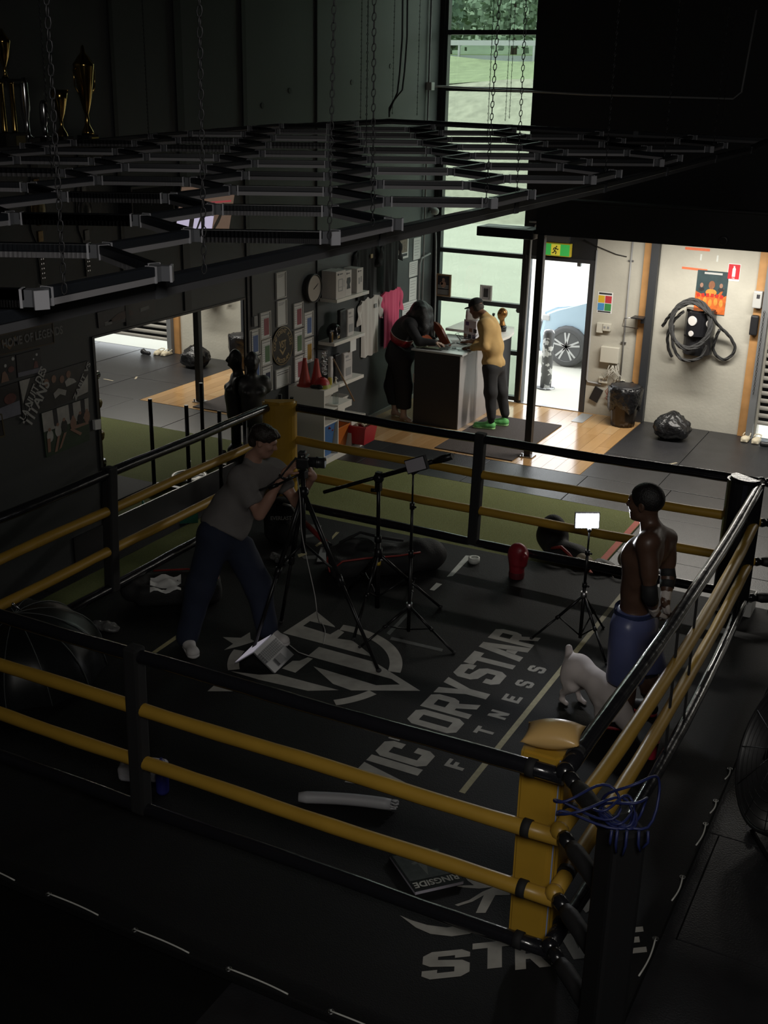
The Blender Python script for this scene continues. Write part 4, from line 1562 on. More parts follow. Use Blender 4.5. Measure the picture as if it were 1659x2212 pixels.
def belt(yc, ztop, zbot, zpl, lab, goldc):
    t = thing('championship_belt', lab, 'belt', (XL, yc, zbot))
    x = XL + 0.012
    m = MB()
    pr_ = [(-.03, zbot), (.03, zbot), (.035, zpl - .45), (.05, zpl - .25), (.09, zpl - .16), (.105, zpl), (.09, zpl + .16), (.05, zpl + .25), (.035, zpl + .45), (.03, ztop), (-.03, ztop), (-.035, zpl + .45), (-.05, zpl + .25), (-.09, zpl + .16), (-.105, zpl), (-.09, zpl - .16), (-.05, zpl - .25), (-.035, zpl - .45)]
    m.prism([(p[0] + yc, p[1]) for p in pr_], (x - .01, 0, 0), (0, 1, 0), (0, 0, 1), 0.012)
    obj('strap', m, BELT_L, t)
    m = MB()
    m.lathe((x, yc, zpl), [(0.0, 0.02), (0.05, 0.018), (0.085, 0.012), (0.09, 0.004)], 20, axis=(1, 0, 0), sx=1.4, sy=1.0)
    obj('plate', m, goldc, t)
    for dz in (-.21, .21):
        obj('side_plate', MB().box((x + .006, yc, zpl + dz), (.012, .06, .09), bev=.004), goldc, t)
    for k_ in range(5):
        for s in (-.012, .012):
            obj('stud', MB().cyl((x, yc + s, zbot + .05 + .04 * k_), (x + .008, yc + s, zbot + .05 + .04 * k_), .007, seg=8), CHROME, t)


DULLG = mat('dull_gold', (0.20, 0.14, 0.07), 0.4, 0.8, var=0.5, scale=30)
DULLS = mat('dull_silver', (0.12, 0.12, 0.12), 0.4, 0.8, var=0.5, scale=30)
belt((-7.130, 7.489, 3.244)[1], 3.75, (-7.130, 7.439, 2.635)[2], (-7.130, 7.483, 3.244)[2], 'championship belt with dull gold plates hanging left on the dark wall', DULLG)
belt((-7.130, 8.060, 3.198)[1], 3.75, (-7.130, 8.020, 2.627)[2], (-7.130, 8.055, 3.198)[2], 'championship belt with dark silver plate, right of the gold one', DULLS)

t = thing('television', 'wall television showing a pale picture, half hidden by the light grid', 'television', (XL + 0.1, 9.9, 2.9))
q0, q1, q2, q3 = V((-7.060, 9.233, 2.894)), V((-7.060, 10.138, 2.840)), V((-6.980, 10.145, 3.347)), V((-6.980, 9.202, 3.330))
ux, uy = (q1 - q0), (q3 - q0)
wd, hg = ux.length, uy.length
ux.normalize()
uy = (uy - ux * uy.dot(ux)).normalized()
m = MB()
m.prism([(-.012, -.012), (wd + .012, -.012), (wd + .012, hg + .012), (-.012, hg + .012)], q0, ux, uy, -0.04)
obj('case', m, BLKP, t)


def scr(name, poly, col, e, k):
    m = MB()
    m.prism([(a * wd, b * hg) for a, b in poly], q0 + ux.cross(uy) * (0.002 + 0.001 * k), ux, uy, 0.0008)
    return obj(name, m, mat('screen_' + name, col, 0.3, emit=e), t)


scr('picture_brown', [(0, 0), (1, 0), (1, 1), (0, 1)], (0.16, 0.10, 0.07), 0.55, 0)
scr('picture_pale', [(0, 0), (.66, 0), (.66, .62), (0, .55)], (0.55, 0.50, 0.68), 0.75, 1)
scr('picture_top', [(.4, .78), (.8, .84), (.8, .95), (.4, .9)], (0.6, 0.58, 0.62), 0.8, 1)
scr('picture_band', [(.1, .60), (.95, .66), (.95, .70), (.1, .64)], (0.45, 0.05, 0.07), 0.5, 2)
scr('picture_figure', [(.36, .06), (.40, .30), (.42, .42), (.46, .42), (.50, .06), (.46, .06), (.43, .25), (.39, .06)], (0.02, 0.02, 0.03), 0.0, 2)
scr('picture_figure', [(.22, .0), (.30, .0), (.30, .45), (.22, .45)], (0.02, 0.02, 0.03), 0.0, 2)
scr('picture_shadow', [(.7, 0), (.78, .2), (.84, .5), (.9, .6), (.82, .62), (.74, .3), (.68, .1)], (0.03, 0.02, 0.02), 0.0, 2)
t = thing('wall_speaker', 'black box speaker on the wall left of the television', 'speaker', (XL, 9.1, 2.9))
sy0, sy1 = (-7.050, 8.566, 3.265)[1], (-7.050, 9.214, 3.218)[1]
sz0, sz1 = (-7.050, 8.687, 3.057)[2], (-7.050, 8.714, 3.377)[2]
obj('cabinet', MB().span((XL, sy0, sz0), (XL + 0.12, sy1, sz1), bev=.01), BLKP, t)
obj('grille', MB().span((XL + .12, sy0 + .03, sz0 + .03), (XL + .124, sy1 - .03, sz1 - .03)), FAB, t)


# posters and boards, lower left
def board(name, label, cat, pts, m_, th=0.012, frame=None):
    """four measured corners on the wall: (y, z) TL TR BR BL"""
    ys_ = [p[0] for p in pts]
    t = thing(name, label, cat, (XL, sum(ys_) / 4, pts[3][1]))
    m = MB()
    m.prism(pts[::-1], (XL + 0.002, 0, 0), (0, 1, 0), (0, 0, 1), th)
    p = obj('panel', m, m_, t)
    if frame:
        m = MB()
        for a, b_ in zip(pts, pts[1:] + pts[:1]):
            m.bar((XL + th, a[0], a[1]), (XL + th, b_[0], b_[1]), .01, .014)
        obj('frame', m, frame, t)
    return t, p


def bl(pts, u, v):
    tl, tr, br, bl_ = [V((p[0], p[1])) for p in pts]
    return tl.lerp(tr, u).lerp(bl_.lerp(br, u), v)


def onboard(t, pts, name, poly, m_, d=0.0155):
    m = MB()
    m.prism([tuple(bl(pts, u, v)) for u, v in poly], (XL + d, 0, 0), (0, 1, 0), (0, 0, 1), 0.001)
    return obj(name, m, m_, t)


def ontext(t, pts, s, u, v, hgt, wid, ang, m_, d=0.0165, name='lettering'):
    c = bl(pts, u, v)
    m = MB()
    a = R(ang)
    text_mesh(m, s, (XL + d, c.x, c.y), (0, math.cos(a), math.sin(a)), (0, -math.sin(a), math.cos(a)), hgt, wid, bold=0.025)
    return obj(name, m, m_, t)


BRN = mat('board_brown_black', (0.028, 0.024, 0.020), 0.5)
BRONZE = cmat('bronze_ink', (0.20, 0.12, 0.06))
pts = [(6.645, 2.289), (7.554, 2.291), (7.554, 2.115), (6.623, 2.132)]
t, p = board('wall_sign', 'dark board reading HOME OF LEGENDS with a bronze winged mark', 'sign', pts, BRN, frame=mat('bronze_edge', (0.07, 0.05, 0.03), 0.5))
ontext(t, pts, 'HOME OF LEGENDS', 0.735, 0.46, 0.075, 0.72, 0, cmat('silver_ink', (0.24, 0.24, 0.24)))
onboard(t, pts, 'winged_mark', [(.33, .25), (.40, .55), (.43, .62), (.47, .55), (.50, .18), (.53, .40), (.46, .70), (.43, .85), (.40, .70), (.34, .50)], BRONZE)
onboard(t, pts, 'winged_mark', [(.415, .28), (.44, .25), (.455, .32), (.44, .42), (.42, .42)], BRONZE)
PH = [mat('photo_night', (0.02, 0.018, 0.022), 0.4, var=0.9, scale=12), mat('photo_red', (0.16, 0.05, 0.045), 0.4, var=0.8, scale=14), mat('photo_floor', (0.20, 0.20, 0.25), 0.4, var=0.3, scale=12), mat('photo_pale', (0.46, 0.45, 0.42), 0.4, var=0.5, scale=9), mat('photo_skin', (0.30, 0.17, 0.12), 0.5, var=0.3, scale=12), mat('photo_dark', (0.035, 0.035, 0.036), 0.4, var=0.8, scale=10), mat('photo_lamp', (0.6, 0.6, 0.6), 0.4), mat('photo_green', (0.035, 0.06, 0.035), 0.5, var=0.4, scale=10)]


def disc(u, v, ru, rv, n=12):
    return [(u + ru * math.cos(2 * math.pi * k / n), v + rv * math.sin(2 * math.pi * k / n)) for k in range(n)]


pts = [(6.807, 2.101), (7.082, 2.097), (7.076, 1.894), (6.780, 1.893)]
t, p = board('wall_photograph', 'dark fight photograph with a red ball of light, left end of its row', 'photograph', pts, PH[0])
onboard(t, pts, 'red_glove', disc(.8, .55, .13, .13), PH[1])
onboard(t, pts, 'lamp_glare', disc(.58, .35, .05, .07), PH[6])
onboard(t, pts, 'lamp_glare', disc(.9, .14, .06, .08), PH[6])
onboard(t, pts, 'shadow_figure', [(.4, 1), (.45, .6), (.55, .55), (.65, .75), (.7, 1)], PH[4])
pts = [(7.095, 2.092), (7.383, 2.093), (7.381, 1.890), (7.089, 1.897)]
t, p = board('wall_photograph', 'dark arena photograph with pale ring floor below the winged board', 'photograph', pts, PH[0])
onboard(t, pts, 'ring_floor', [(.02, .78), (.98, .80), (.98, .98), (.02, .98)], PH[2])
onboard(t, pts, 'figure', [(.66, .75), (.70, .5), (.75, .45), (.82, .5), (.85, .76)], PH[1])
onboard(t, pts, 'lamp_glare', disc(.82, .20, .045, .06), PH[6])
onboard(t, pts, 'lamp_glare', disc(.68, .36, .03, .04), PH[6])
pts = [(6.805, 1.859), (7.086, 1.863), (7.095, 1.573), (6.798, 1.574)]
t, p = board('wall_photograph', 'blurred photograph with orange figure and pale crowd, lowest on the left', 'photograph', pts, PH[0])
onboard(t, pts, 'pale_floor', [(.05, .62), (.97, .55), (.97, .97), (.05, .97)], PH[2])
onboard(t, pts, 'figure', disc(.62, .42, .25, .16), PH[1])
pts = [(7.100, 1.865), (7.961, 1.875), (7.936, 1.576), (7.109, 1.527)]
t, p = board('event_poster', 'black and white fight night poster with diagonal lettering', 'poster', pts, PH[5])
onboard(t, pts, 'pale_corner', [(0.0, .0), (.15, .0), (.05, .45), (.02, .6)], PH[3])
onboard(t, pts, 'pale_corner', [(.78, .98), (1, .40), (1, .95)], PH[3])
for u, v in ((.37, .26), (.48, .22), (.60, .30), (.70, .22)):
    onboard(t, pts, 'face', disc(u, v, .035, .11), PH[4], 0.0160)
onboard(t, pts, 'shirt', [(.64, .40), (.70, .32), (.78, .40), (.82, .52), (.66, .56)], PH[3])
onboard(t, pts, 'belt_shine', [(.46, .62), (.54, .52), (.66, .66), (.64, .80), (.56, .70), (.48, .78)], PH[3])
onboard(t, pts, 'black_corner', [(.04, .55), (.34, .05), (.33, .70), (.05, 1.0)], INK, 0.0158)
LW = cmat('poster_white', (0.50, 0.50, 0.48))
ontext(t, pts, 'LA NUIT DES', 0.17, 0.42, 0.085, 0.50, 52, LW, 0.018)
ontext(t, pts, 'TITANS', 0.205, 0.70, 0.115, 0.44, 50, LW, 0.018)
ontext(t, pts, 'ZABIT VS', 0.90, 0.55, 0.05, 0.38, 52, LW, 0.018)
pts = [(7.329, 1.529), (7.935, 1.535), (7.915, 1.133), (7.347, 1.118)]
t, p = board('wall_photograph', 'photograph of a team sitting on a gym floor before punch bags', 'photograph', pts, PH[7])
onboard(t, pts, 'back_wall', [(0, 0), (1, 0), (1, .45), (0, .42)], PH[3])
for u in (.22, .56, .82):
    onboard(t, pts, 'punch_bag', [(u, -.0), (u + .09, -.0), (u + .10, .36), (u + .05, .40), (u + .01, .36)], INK, 0.0165)
for u, v, c in ((.12, .55, 3), (.30, .50, 3), (.44, .44, 5), (.64, .46, 4), (.80, .42, 0), (.95, .42, 4)):
    onboard(t, pts, 'seated_figure', disc(u, v, .07, .14), PH[c], 0.0168)
    onboard(t, pts, 'face', disc(u, v - .14, .03, .04), PH[4], 0.0172)
for a in ([(.28, .62), (.33, .62), (.24, .95), (.18, .95)], [(.42, .6), (.48, .6), (.34, .90), (.28, .93)], [(.55, .58), (.6, .55), (.82, .75), (.78, .80)], [(.66, .52), (.98, .55), (.98, .6), (.66, .6)], [(.05, .6), (.12, .6), (.10, .9), (.04, .9)]):
    onboard(t, pts, 'leg', a, PH[4], 0.0170)
pts = [(6.643, 1.640), (6.866, 1.633), (6.879, 1.442), (6.616, 1.440)]
board('event_poster', 'dark poster with thin gold edge at the very left of the wall', 'poster', pts, PH[0], frame=mat('gold_edge', (0.09, 0.07, 0.03), 0.5))
pts = [(8.136, 2.288), (8.977, 2.302), (8.976, 2.134), (8.143, 2.144)]
t, p = board('event_poster', 'long dark poster with blurred red lettering above the mirror', 'poster', pts, PH[0])
onboard(t, pts, 'red_lettering', [(.15, .75), (.35, .35), (.55, .30), (.60, .65), (.40, .80)], mat('photo_dim_red', (0.09, 0.055, 0.05), 0.5, var=0.6, scale=20))
onboard(t, pts, 'text_block', [(.10, .70), (.22, .66), (.22, .92), (.10, .95)], GREYP)
onboard(t, pts, 'text_block', [(.72, .40), (.88, .34), (.88, .55), (.72, .62)], GREYP)
pts = [(7.983, 1.310), (8.069, 1.302), (8.060, 1.208), (7.984, 1.217)]
t, p = board('paper_notice', 'small white card stuck on the mirror edge', 'notice', pts, WPAP, th=0.03)
tq = V((-6.859, 8.998, 0.000))
t = thing('teal_card', 'small teal square card propped at the foot of the mirror wall', 'card', (tq.x, tq.y, 0.003))
tq = V((-6.859, 8.998, 0.000))
obj('card', MB().box((tq.x, tq.y, 0.075), (0.19, 0.012, 0.145), rot=(0.12, 0, R(40))), mat('teal_card', (0.05, 0.26, 0.19), 0.7), t)

# trophy shelf
t = thing('trophy_shelf', 'black shelf high on the left wall carrying trophies', 'shelf', (XL, 7.6, 3.73))
obj('board', MB().span((XL, 5.6, 3.70), (XL + 0.3, 8.62, 3.735)), BLK, t)


def trophy(y, h_, lab, kind):
    x, z = -7.0, 3.736
    t = thing('trophy', lab, 'trophy', (x, y, z))
    bh = 0.10 if kind != 'column' else 0.14
    obj('base', MB().box((x, y, z + bh / 2), (0.13, 0.13 if kind != 'column' else 0.24, bh), bev=.004), mat('trophy_base', (0.012, 0.012, 0.012), 0.3), t)
    H = h_ - bh
    z0 = z + bh
    if kind == 'cup':
        pf = [(0.055, 0), (0.05, .04), (0.02, .12), (0.016, .24), (0.03, .30), (0.05, .42), (0.075, .66), (0.088, .78), (0.09, .80), (0.08, .82), (0.05, .88), (0.02, .93), (0.012, 1.0), (0.0, 1.02)]
        obj('cup', MB().lathe((x, y, z0), [(r_, q * H) for r_, q in pf], 24), GOLD, t)
        for s in (-1, 1):
            obj('handle', MB().tube([(x, y + s * .08, z0 + .76 * H), (x, y + s * .13, z0 + .74 * H), (x, y + s * .125, z0 + .55 * H), (x, y + s * .07, z0 + .45 * H)], 0.006, 6), GOLD, t)
        obj('plaque', MB().box((x + .067, y + .01, z + bh / 2), (.004, .085, .07)), mat('brass_plaque', (0.55, 0.45, 0.10), 0.4), t)
    elif kind == 'goblet':
        pf = [(0.05, 0), (0.045, .06), (0.014, .2), (0.014, .35), (0.035, .5), (0.06, .8), (0.075, 1.0), (0.07, 1.0), (0.05, .75)]
        obj('cup', MB().lathe((x, y, z0), [(r_, q * H) for r_, q in pf], 22, cap=False), GOLD, t)
    elif kind == 'flute':
        pf = [(0.05, 0), (0.02, .05), (0.018, .3), (0.035, .5), (0.03, .9), (0.015, 1.0)]
        obj('cup', MB().lathe((x, y, z0), [(r_, q * H) for r_, q in pf], 16), CHROME, t)
    else:
        for s in (-.055, .055):
            obj('column', MB().lathe((x, y + s, z0), [(.024, 0), (.02, .02), (.018, .5 * H), (.024, .52 * H)], 12), GOLD, t)
        obj('top_plate', MB().box((x, y, z0 + .54 * H), (.12, .22, .02)), mat('trophy_base', (0.01, 0.01, 0.01)), t)
        pf = [(0.03, 0), (0.012, .06), (0.012, .12), (0.04, .22), (0.06, .36), (0.062, .38), (0.03, .44), (0.008, .5), (0.0, .5)]
        obj('cup', MB().lathe((x, y, z0 + .55 * H), [(r_, q * H) for r_, q in pf], 20), GOLD, t)
        obj('plaque', MB().box((x + .067, y + .04, z + bh / 2), (.004, .1, .1)), mat('brass_dark', (0.10, 0.08, 0.03), 0.4), t)


trophy((-7.000, 8.015, 3.860)[1], 0.80, 'tall gold lidded cup trophy with a brass plaque, rightmost on the shelf', 'cup')
trophy((-7.000, 7.698, 3.868)[1], 0.46, 'gold goblet trophy without lid, beside the tall lidded cup', 'goblet')
trophy((-7.000, 7.114, 3.882)[1], 0.86, 'two column trophy with a gold cup on top, leftmost on the shelf', 'column')
trophy((-7.000, 7.306, 3.878)[1], 0.55, 'slim silver trophy between the column trophy and the goblet', 'flute')
trophy((-7.000, 7.504, 3.873)[1], 0.38, 'small dark silver trophy left of the gold goblet', 'flute')

# ------------------------------------------------------------------ on the far wall and by the entrance
GREYB = mat('grey_plastic', (0.42, 0.42, 0.40), 0.45)
PIPEG = mat('grey_conduit', (0.30, 0.30, 0.30), 0.45)


def wall_x(t, name, x0, x1, z0, z1, m_, d, th=0.0015, y=YB):
    return obj(name, MB().span((x0, y - d - th, z0), (x1, y - d, z1)), m_, t)


# running man exit sign
t = thing('exit_sign', 'green and yellow running man exit sign above the open door', 'exit sign', (-5.24, 15.3, 2.14))
obj('housing', MB().span((-5.425, 15.26, 2.135), (-5.06, 15.33, 2.312), bev=.008), mat('sign_yellow', (0.75, 0.60, 0.05), 0.5), t)
obj('green_panel', MB().span((-5.42, 15.255, 2.148), (-5.075, 15.262, 2.298)), mat('exit_green', (0.05, 0.42, 0.08), 0.4, emit=0.5), t)
obj('yellow_panel', MB().span((-5.335, 15.252, 2.15), (-5.205, 15.256, 2.296)), mat('exit_yellow', (0.72, 0.62, 0.06), 0.4, emit=0.4), t)
m = MB()
xx, zz = -5.27, 2.215
m.cyl((xx + .012, 15.252, zz + .052), (xx + .012, 15.25, zz + .052), .010, seg=12)
for a, b_ in (((.005, .038), (-.012, -.002)), ((-.012, -.002), (.012, -.02)), ((.012, -.02), (.004, -.05)), ((-.012, -.002), (-.022, -.03)), ((-.022, -.03), (-.048, -.036)), ((.003, .034), (.026, .012)), ((.026, .012), (.042, .02)), ((.0, .036), (-.024, .028)), ((-.024, .028), (-.032, .004))):
    m.bar((xx + a[0], 15.251, zz + a[1]), (xx + b_[0], 15.251, zz + b_[1]), .003, .012)
obj('running_man', m, INK, t)
obj('bracket', MB().span((-5.43, 15.27, 2.32), (-5.1, 15.345, 2.40)), STEEL, t)

# black unit next to the column top and tubes there
t = thing('heater_box', 'black box unit fixed beside the column head before the window', 'heater', (-5.15, 13.05, 2.63))
obj('case', MB().span((-5.45, 12.9, 2.63), (-4.74, 13.25, 2.74), bev=.01), BLKP, t)
obj('grille', MB().span((-5.36, 12.95, 2.741), (-4.85, 13.2, 2.744)), mat('grille_grey', (0.05, 0.055, 0.06), 0.4), t)
for pts, lab in (([(-7.07, 15.32, 0.05), (-7.07, 15.32, 1.4), (-7.09, 15.32, 2.15), (-7.11, 15.32, 2.42)], 'pale conduit up the left edge of the tall window'),
                 ([(-5.68, 15.32, 0.05), (-5.66, 15.32, 1.2), (-5.65, 15.32, 2.35), (-5.60, 15.32, 2.52), (-5.52, 15.32, 2.58)], 'pale conduit between the tall window and the door'),
                 ([(-7.12, 14.87, 1.25), (-7.12, 14.87, 1.92), (-7.12, 14.93, 2.0), (-7.12, 15.2, 2.03)], 'bent white conduit on the left wall behind the woman'),
                 ([(-7.12, 14.98, 1.2), (-7.12, 14.98, 5.6)], 'tall grey conduit in the corner by the window'),
                 ([(-7.1, 15.0, 4.27), (-7.05, 15.31, 4.27), (-5.0, 15.31, 4.21), (-3.15, 15.31, 4.2), (-3.06, 15.31, 4.28), (-3.0, 15.31, 5.2)], 'horizontal conduit crossing the tall window at its third bar'),
                 ([(-5.70, 15.33, 2.56), (-5.55, 15.33, 2.56)], 'short pipe stub above the doorway')):
    m = MB()
    m.tube(pts, 0.014, 8)
    tag(obj('conduit', m, PIPEG), lab, 'conduit')
t = thing('junction_box', 'small white junction box where the conduits meet by the window', 'junction box', (-7.1, 15.0, 4.22))
obj('case', MB().span((-7.15, 14.96, 4.22), (-7.07, 15.06, 4.32), bev=.005), GREYB, t)
t = thing('camera_dome', 'small pale security camera high in the corner by the window', 'camera', (-7.08, 15.2, 2.6))
obj('dome', MB().sphere((-7.07, 15.2, 2.62), 0.06, scale=(1, 1, .9)), GREYB, t)
obj('mount', MB().cyl((-7.15, 15.2, 2.65), (-7.07, 15.2, 2.65), 0.03), GREYB, t)

# framed pictures on the window bar, sticker
for (x0, x1, z0, z1, fm, lab) in ((-7.075, -6.84, 1.415, 1.735, mat('oak_frame', (0.20, 0.12, 0.06), 0.5), 'wooden framed fight picture standing on the window bar, left one'), (-6.38, -6.20, 1.415, 1.638, mat('white_frame', (0.5, 0.48, 0.45), 0.5), 'small white framed picture standing on the window bar, right one')):
    t = thing('picture_frame', lab, 'picture', ((x0 + x1) / 2, 15.34, z0))
    m = MB()
    b = 0.022
    y0_, y1_ = 15.325, 15.355
    m.span((x0, y0_, z0), (x0 + b, y1_, z1)).span((x1 - b, y0_, z0), (x1, y1_, z1)).span((x0 + b, y0_, z0), (x1 - b, y1_, z0 + b)).span((x0 + b, y0_, z1 - b), (x1 - b, y1_, z1))
    obj('frame', m, fm, t)
    big = x1 - x0 > .2
    p = obj('photo', MB().span((x0 + b, 15.335, z0 + b), (x1 - b, 15.34, z1 - b)), PH[0] if big else mat('grey_mount', (0.33, 0.31, 0.31), 0.6), t)
    if big:
        obj('caption', MB().span((x0 + b + .005, 15.333, z0 + b + .005), (x1 - b - .005, 15.335, z0 + .10)), mat('caption_grey', (0.16, 0.15, 0.14), 0.6), p)
        cx = (x0 + x1) / 2
        m = MB()
        for c_, r_ in (((cx, 1.655), (.022, .026)), ((cx, 1.59), (.042, .05)), ((cx - .03, 1.6), (.025, .02))):
            m.lathe((c_[0], 15.334, c_[1]), [(0.0, .001), (1, .001)], 14, axis=(0, -1, 0), cap=False, sx=r_[0], sy=r_[1])
        obj('boxer_figure', m, PH[4], p)
        m = MB()
        for q in range(3):
            m.span((x0 + b + .01, 15.3335, 1.535 + q * .018), (x1 - b - .01, 15.3345, 1.541 + q * .018))
        obj('rope_lines', m, PH[3], p)
    else:
        obj('inner_picture', MB().span((x0 + .055, 15.333, z0 + .055), (x1 - .055, 15.335, z1 - .045)), PH[5], p)
t = thing('sticker', 'round grey sticker on the lower window pane near the door', 'sticker', (-5.815, 15.41, 1.28))
obj('disc', MB().cyl((-5.818, 15.424, 1.313), (-5.818, 15.42, 1.313), .035, seg=24), mat('sticker_grey', (0.06, 0.065, 0.06), 0.5), t)

# notices, boxes, cables on the concrete
t = thing('colour_notice', 'white notice with four coloured squares on the concrete by the door', 'notice', (-4.55, YB, 1.42))
s_ = wall_x(t, 'sheet', -4.655, -4.445, 1.42, 1.705, WPAP, 0.002)
wall_x(s_, 'heading', -4.64, -4.46, 1.672, 1.695, INK, .004)
for (u, v, c) in ((0, 1, ('sq_yellow', (0.65, 0.42, 0.03))), (1, 1, ('sq_red', (0.5, 0.04, 0.05))), (0, 0, ('sq_blue', (0.07, 0.27, 0.55))), (1, 0, ('sq_green', (0.05, 0.26, 0.07)))):
    wall_x(s_, 'colour_square', -4.645 + .097 * u, -4.555 + .097 * u, 1.455 + .105 * v, 1.552 + .105 * v, cmat(*c), .004)
wall_x(s_, 'foot_band', -4.64, -4.46, 1.43, 1.448, INK, .004)
for (x0, x1, z0, z1, d, lab) in ((-4.625, -4.535, 1.155, 1.29, .05, 'grey switch box on the concrete, left of the paired one'), (-4.535, -4.43, 1.19, 1.29, .06, 'grey isolator with dark slots on the concrete by the door'), (-4.533, -4.28, 0.76, 0.975, .07, 'square pale junction panel above the tangle of cables'),
                               (-4.534, -4.41, 0.46, 0.54, .04, 'white power socket low on the concrete, left one'), (-4.31, -4.175, 0.465, 0.535, .04, 'white power socket above the dustbin, right one')):
    t = thing('electric_box', lab, 'electric box', ((x0 + x1) / 2, YB, z0))
    obj('case', MB().span((x0, YB - d, z0), (x1, YB, z1), bev=.006), mat('pale_box', (0.58, 0.56, 0.48), 0.5), t)
    if z1 - z0 < .12:
        for q in (-.025, .025):
            obj('outlet', MB().box(((x0 + x1) / 2 + q, YB - d - .001, (z0 + z1) / 2), (.028, .003, .03)), GREYP, t)
m = MB()
rr = random.Random(5)
for q in range(9):
    x = -4.34 + rr.uniform(-.05, .05)
    p0 = V((x, YB - .03, 0.76))
    p3 = V((-4.36 + rr.uniform(-.12, .14), YB - .05, 0.52))
    m.tube([p0, p0 + V((rr.uniform(-.05, .05), -.03, -.08)), p3 + V((rr.uniform(-.06, .06), -.04, .08)), p3], .006, 5)
w_ = obj('cable_tangle', m, mat('white_cable', (0.5, 0.48, 0.42), 0.5))
w_['kind'] = 'stuff'
tag(w_, 'tangle of white cables between the junction panel and the sockets', 'cable')
m = MB()
for q in range(4):
    m.tube([(-4.34, YB - .03, .46), (-4.42 + .03 * q, YB - .06, .36), (-4.36 - .02 * q, YB - .05, .26), (-4.3, YB - .03, .18)], .005, 5)
tag(obj('cable_tangle', m, mat('red_brown_cable', (0.22, 0.05, 0.04), 0.5)), 'reddish cables looped low beside the dustbin', 'cable')
for pts, lab in (([(-4.24, YB - .015, 2.7), (-4.24, YB - .015, 0.53)], 'grey conduit down the concrete beside the pine stud'), ([(-4.715, YB - .015, 2.25), (-4.715, YB - .015, .48), (-4.69, YB - .015, .445), (-4.50, YB - .015, .44)], 'grey conduit down beside the door frame, turning to the socket'),
                 ([(-4.9, 15.3, 2.38), (-4.7, 15.32, 2.30), (-4.45, 15.33, 2.22), (-4.3, 15.33, 2.2)], 'thin black cable sagging from above the door')):
    m = MB()
    m.tube(pts, .012 if 'black' not in lab else .006, 8)
    c_ = tag(obj('conduit', m, PIPEG if 'black' not in lab else BLKP), lab, 'conduit')
    if lab.endswith('stud'):
        for z in (2.15, 1.05):
            obj('clip', MB().box((-4.24, YB - .012, z), (.07, .02, .02)), STEEL, c_)
t = thing('tablet', 'dark tablet leaning askew on the concrete beside the dustbin', 'tablet', (-4.56, 15.33, .17))
obj('body', MB().box((-4.555, 15.325, .285), (.13, .02, .2), rot=(0, R(22), 0), bev=.004), BLKP, t)
t = thing('bracket_shelf', 'small black bracket shelf on the pine stud by the door', 'bracket', (-4.02, 15.25, 1.40))
obj('tray', MB().span((-4.11, 15.12, 1.43), (-3.95, 15.30, 1.445)).span((-4.0, 15.22, 1.36), (-3.96, 15.31, 1.43)), BLKP, t)
obj('wire', MB().tube([(-4.1, 15.14, 1.44), (-4.2, 15.12, 1.42), (-4.24, 15.2, 1.3), (-4.05, 15.3, 1.27)], .006, 6), STEEL, t)
for (x0, x1, z0, z1, a, lab) in ((-3.545, -3.228, 2.352, 2.385, 0, 'upper strip of orange tape high on the concrete wall'), (-3.56, -3.23, 2.10, 2.128, 1.5, 'lower strip of orange tape above the fire poster')):
    t = thing('orange_tape', lab, 'tape', ((x0 + x1) / 2, YB, z0))
    obj('strip', MB().box(((x0 + x1) / 2, YB - .001, (z0 + z1) / 2), (x1 - x0, .003, z1 - z0), rot=(0, R(a), 0)), mat('orange_tape', (0.75, 0.16, 0.06), 0.5, var=.15, scale=30), t)
for (x, z, lab) in ((-3.33, 2.27, 'left patch of white tape on the concrete below the orange strip'), (-3.12, 2.27, 'right patch of white tape on the concrete below the orange strip')):
    t = thing('white_tape', lab, 'tape', (x, YB, z))
    obj('strip', MB().box((x, YB - .001, z), (.022, .003, .08)), TAPEW, t)
t = thing('event_poster', 'fiery orange fight poster on the concrete above the coiled rope', 'poster', (-3.15, YB, 1.6))
s_ = wall_x(t, 'sheet', -3.35, -2.95, 1.55, 2.11, mat('poster_teal_black', (0.03, 0.055, 0.06), 0.5, var=.5, scale=8), .003)
wall_x(s_, 'heading', -3.26, -3.03, 2.065, 2.09, LW, .005)


def xdisc(name, x, z, rx, rz, m_, d):
    mm_ = MB()
    mm_.prism(disc(0, 0, rx, rz, 14), (x, YB - d, z), (1, 0, 0), (0, 0, 1), .001)
    return obj(name, mm_, m_, s_)


FIRE = mat('poster_fire', (0.55, 0.12, 0.02), 0.5, var=.7, scale=14)
FIRE2 = mat('poster_flame', (0.70, 0.25, 0.04), 0.5, var=.6, scale=20)
mm_ = MB()
mm_.prism([(-.2, 0), (.2, 0), (.2, .25), (.12, .2), (.16, .34), (.06, .22), (.02, .30), (-.06, .22), (-.2, .28)], (-3.15, YB - .0055, 1.56), (1, 0, 0), (0, 0, 1), .001)
obj('fire', mm_, FIRE, s_)
for x, z, r_ in ((-3.15, 1.93, .055), (-3.28, 1.92, .03), (-3.03, 1.93, .03)):
    xdisc('face', x, z, r_ * .75, r_, PH[4] if r_ < .05 else mat('poster_face', (0.24, 0.10, 0.05), 0.5, var=.5, scale=30), .0075)
    xdisc('shoulders', x, z - r_ * 1.7, r_ * 1.3, r_ * .8, PH[5] if r_ < .05 else FIRE2, .0070)
for q in range(5):
    xdisc('fighter', -3.29 + .07 * q, 1.70 + .02 * (q % 2), .025, .05, FIRE2, .0075)
mm_ = MB()
for q in range(6):
    mm_.box((-3.31 + .06 * q, YB - .0085, 1.80 - abs(q - 2.5) * .004), (.042, .001, .045), rot=(0, R(8 * (q - 2.5)), 0))
obj('red_lettering', mm_, mat('poster_red', (0.5, 0.03, 0.015), 0.5), s_)
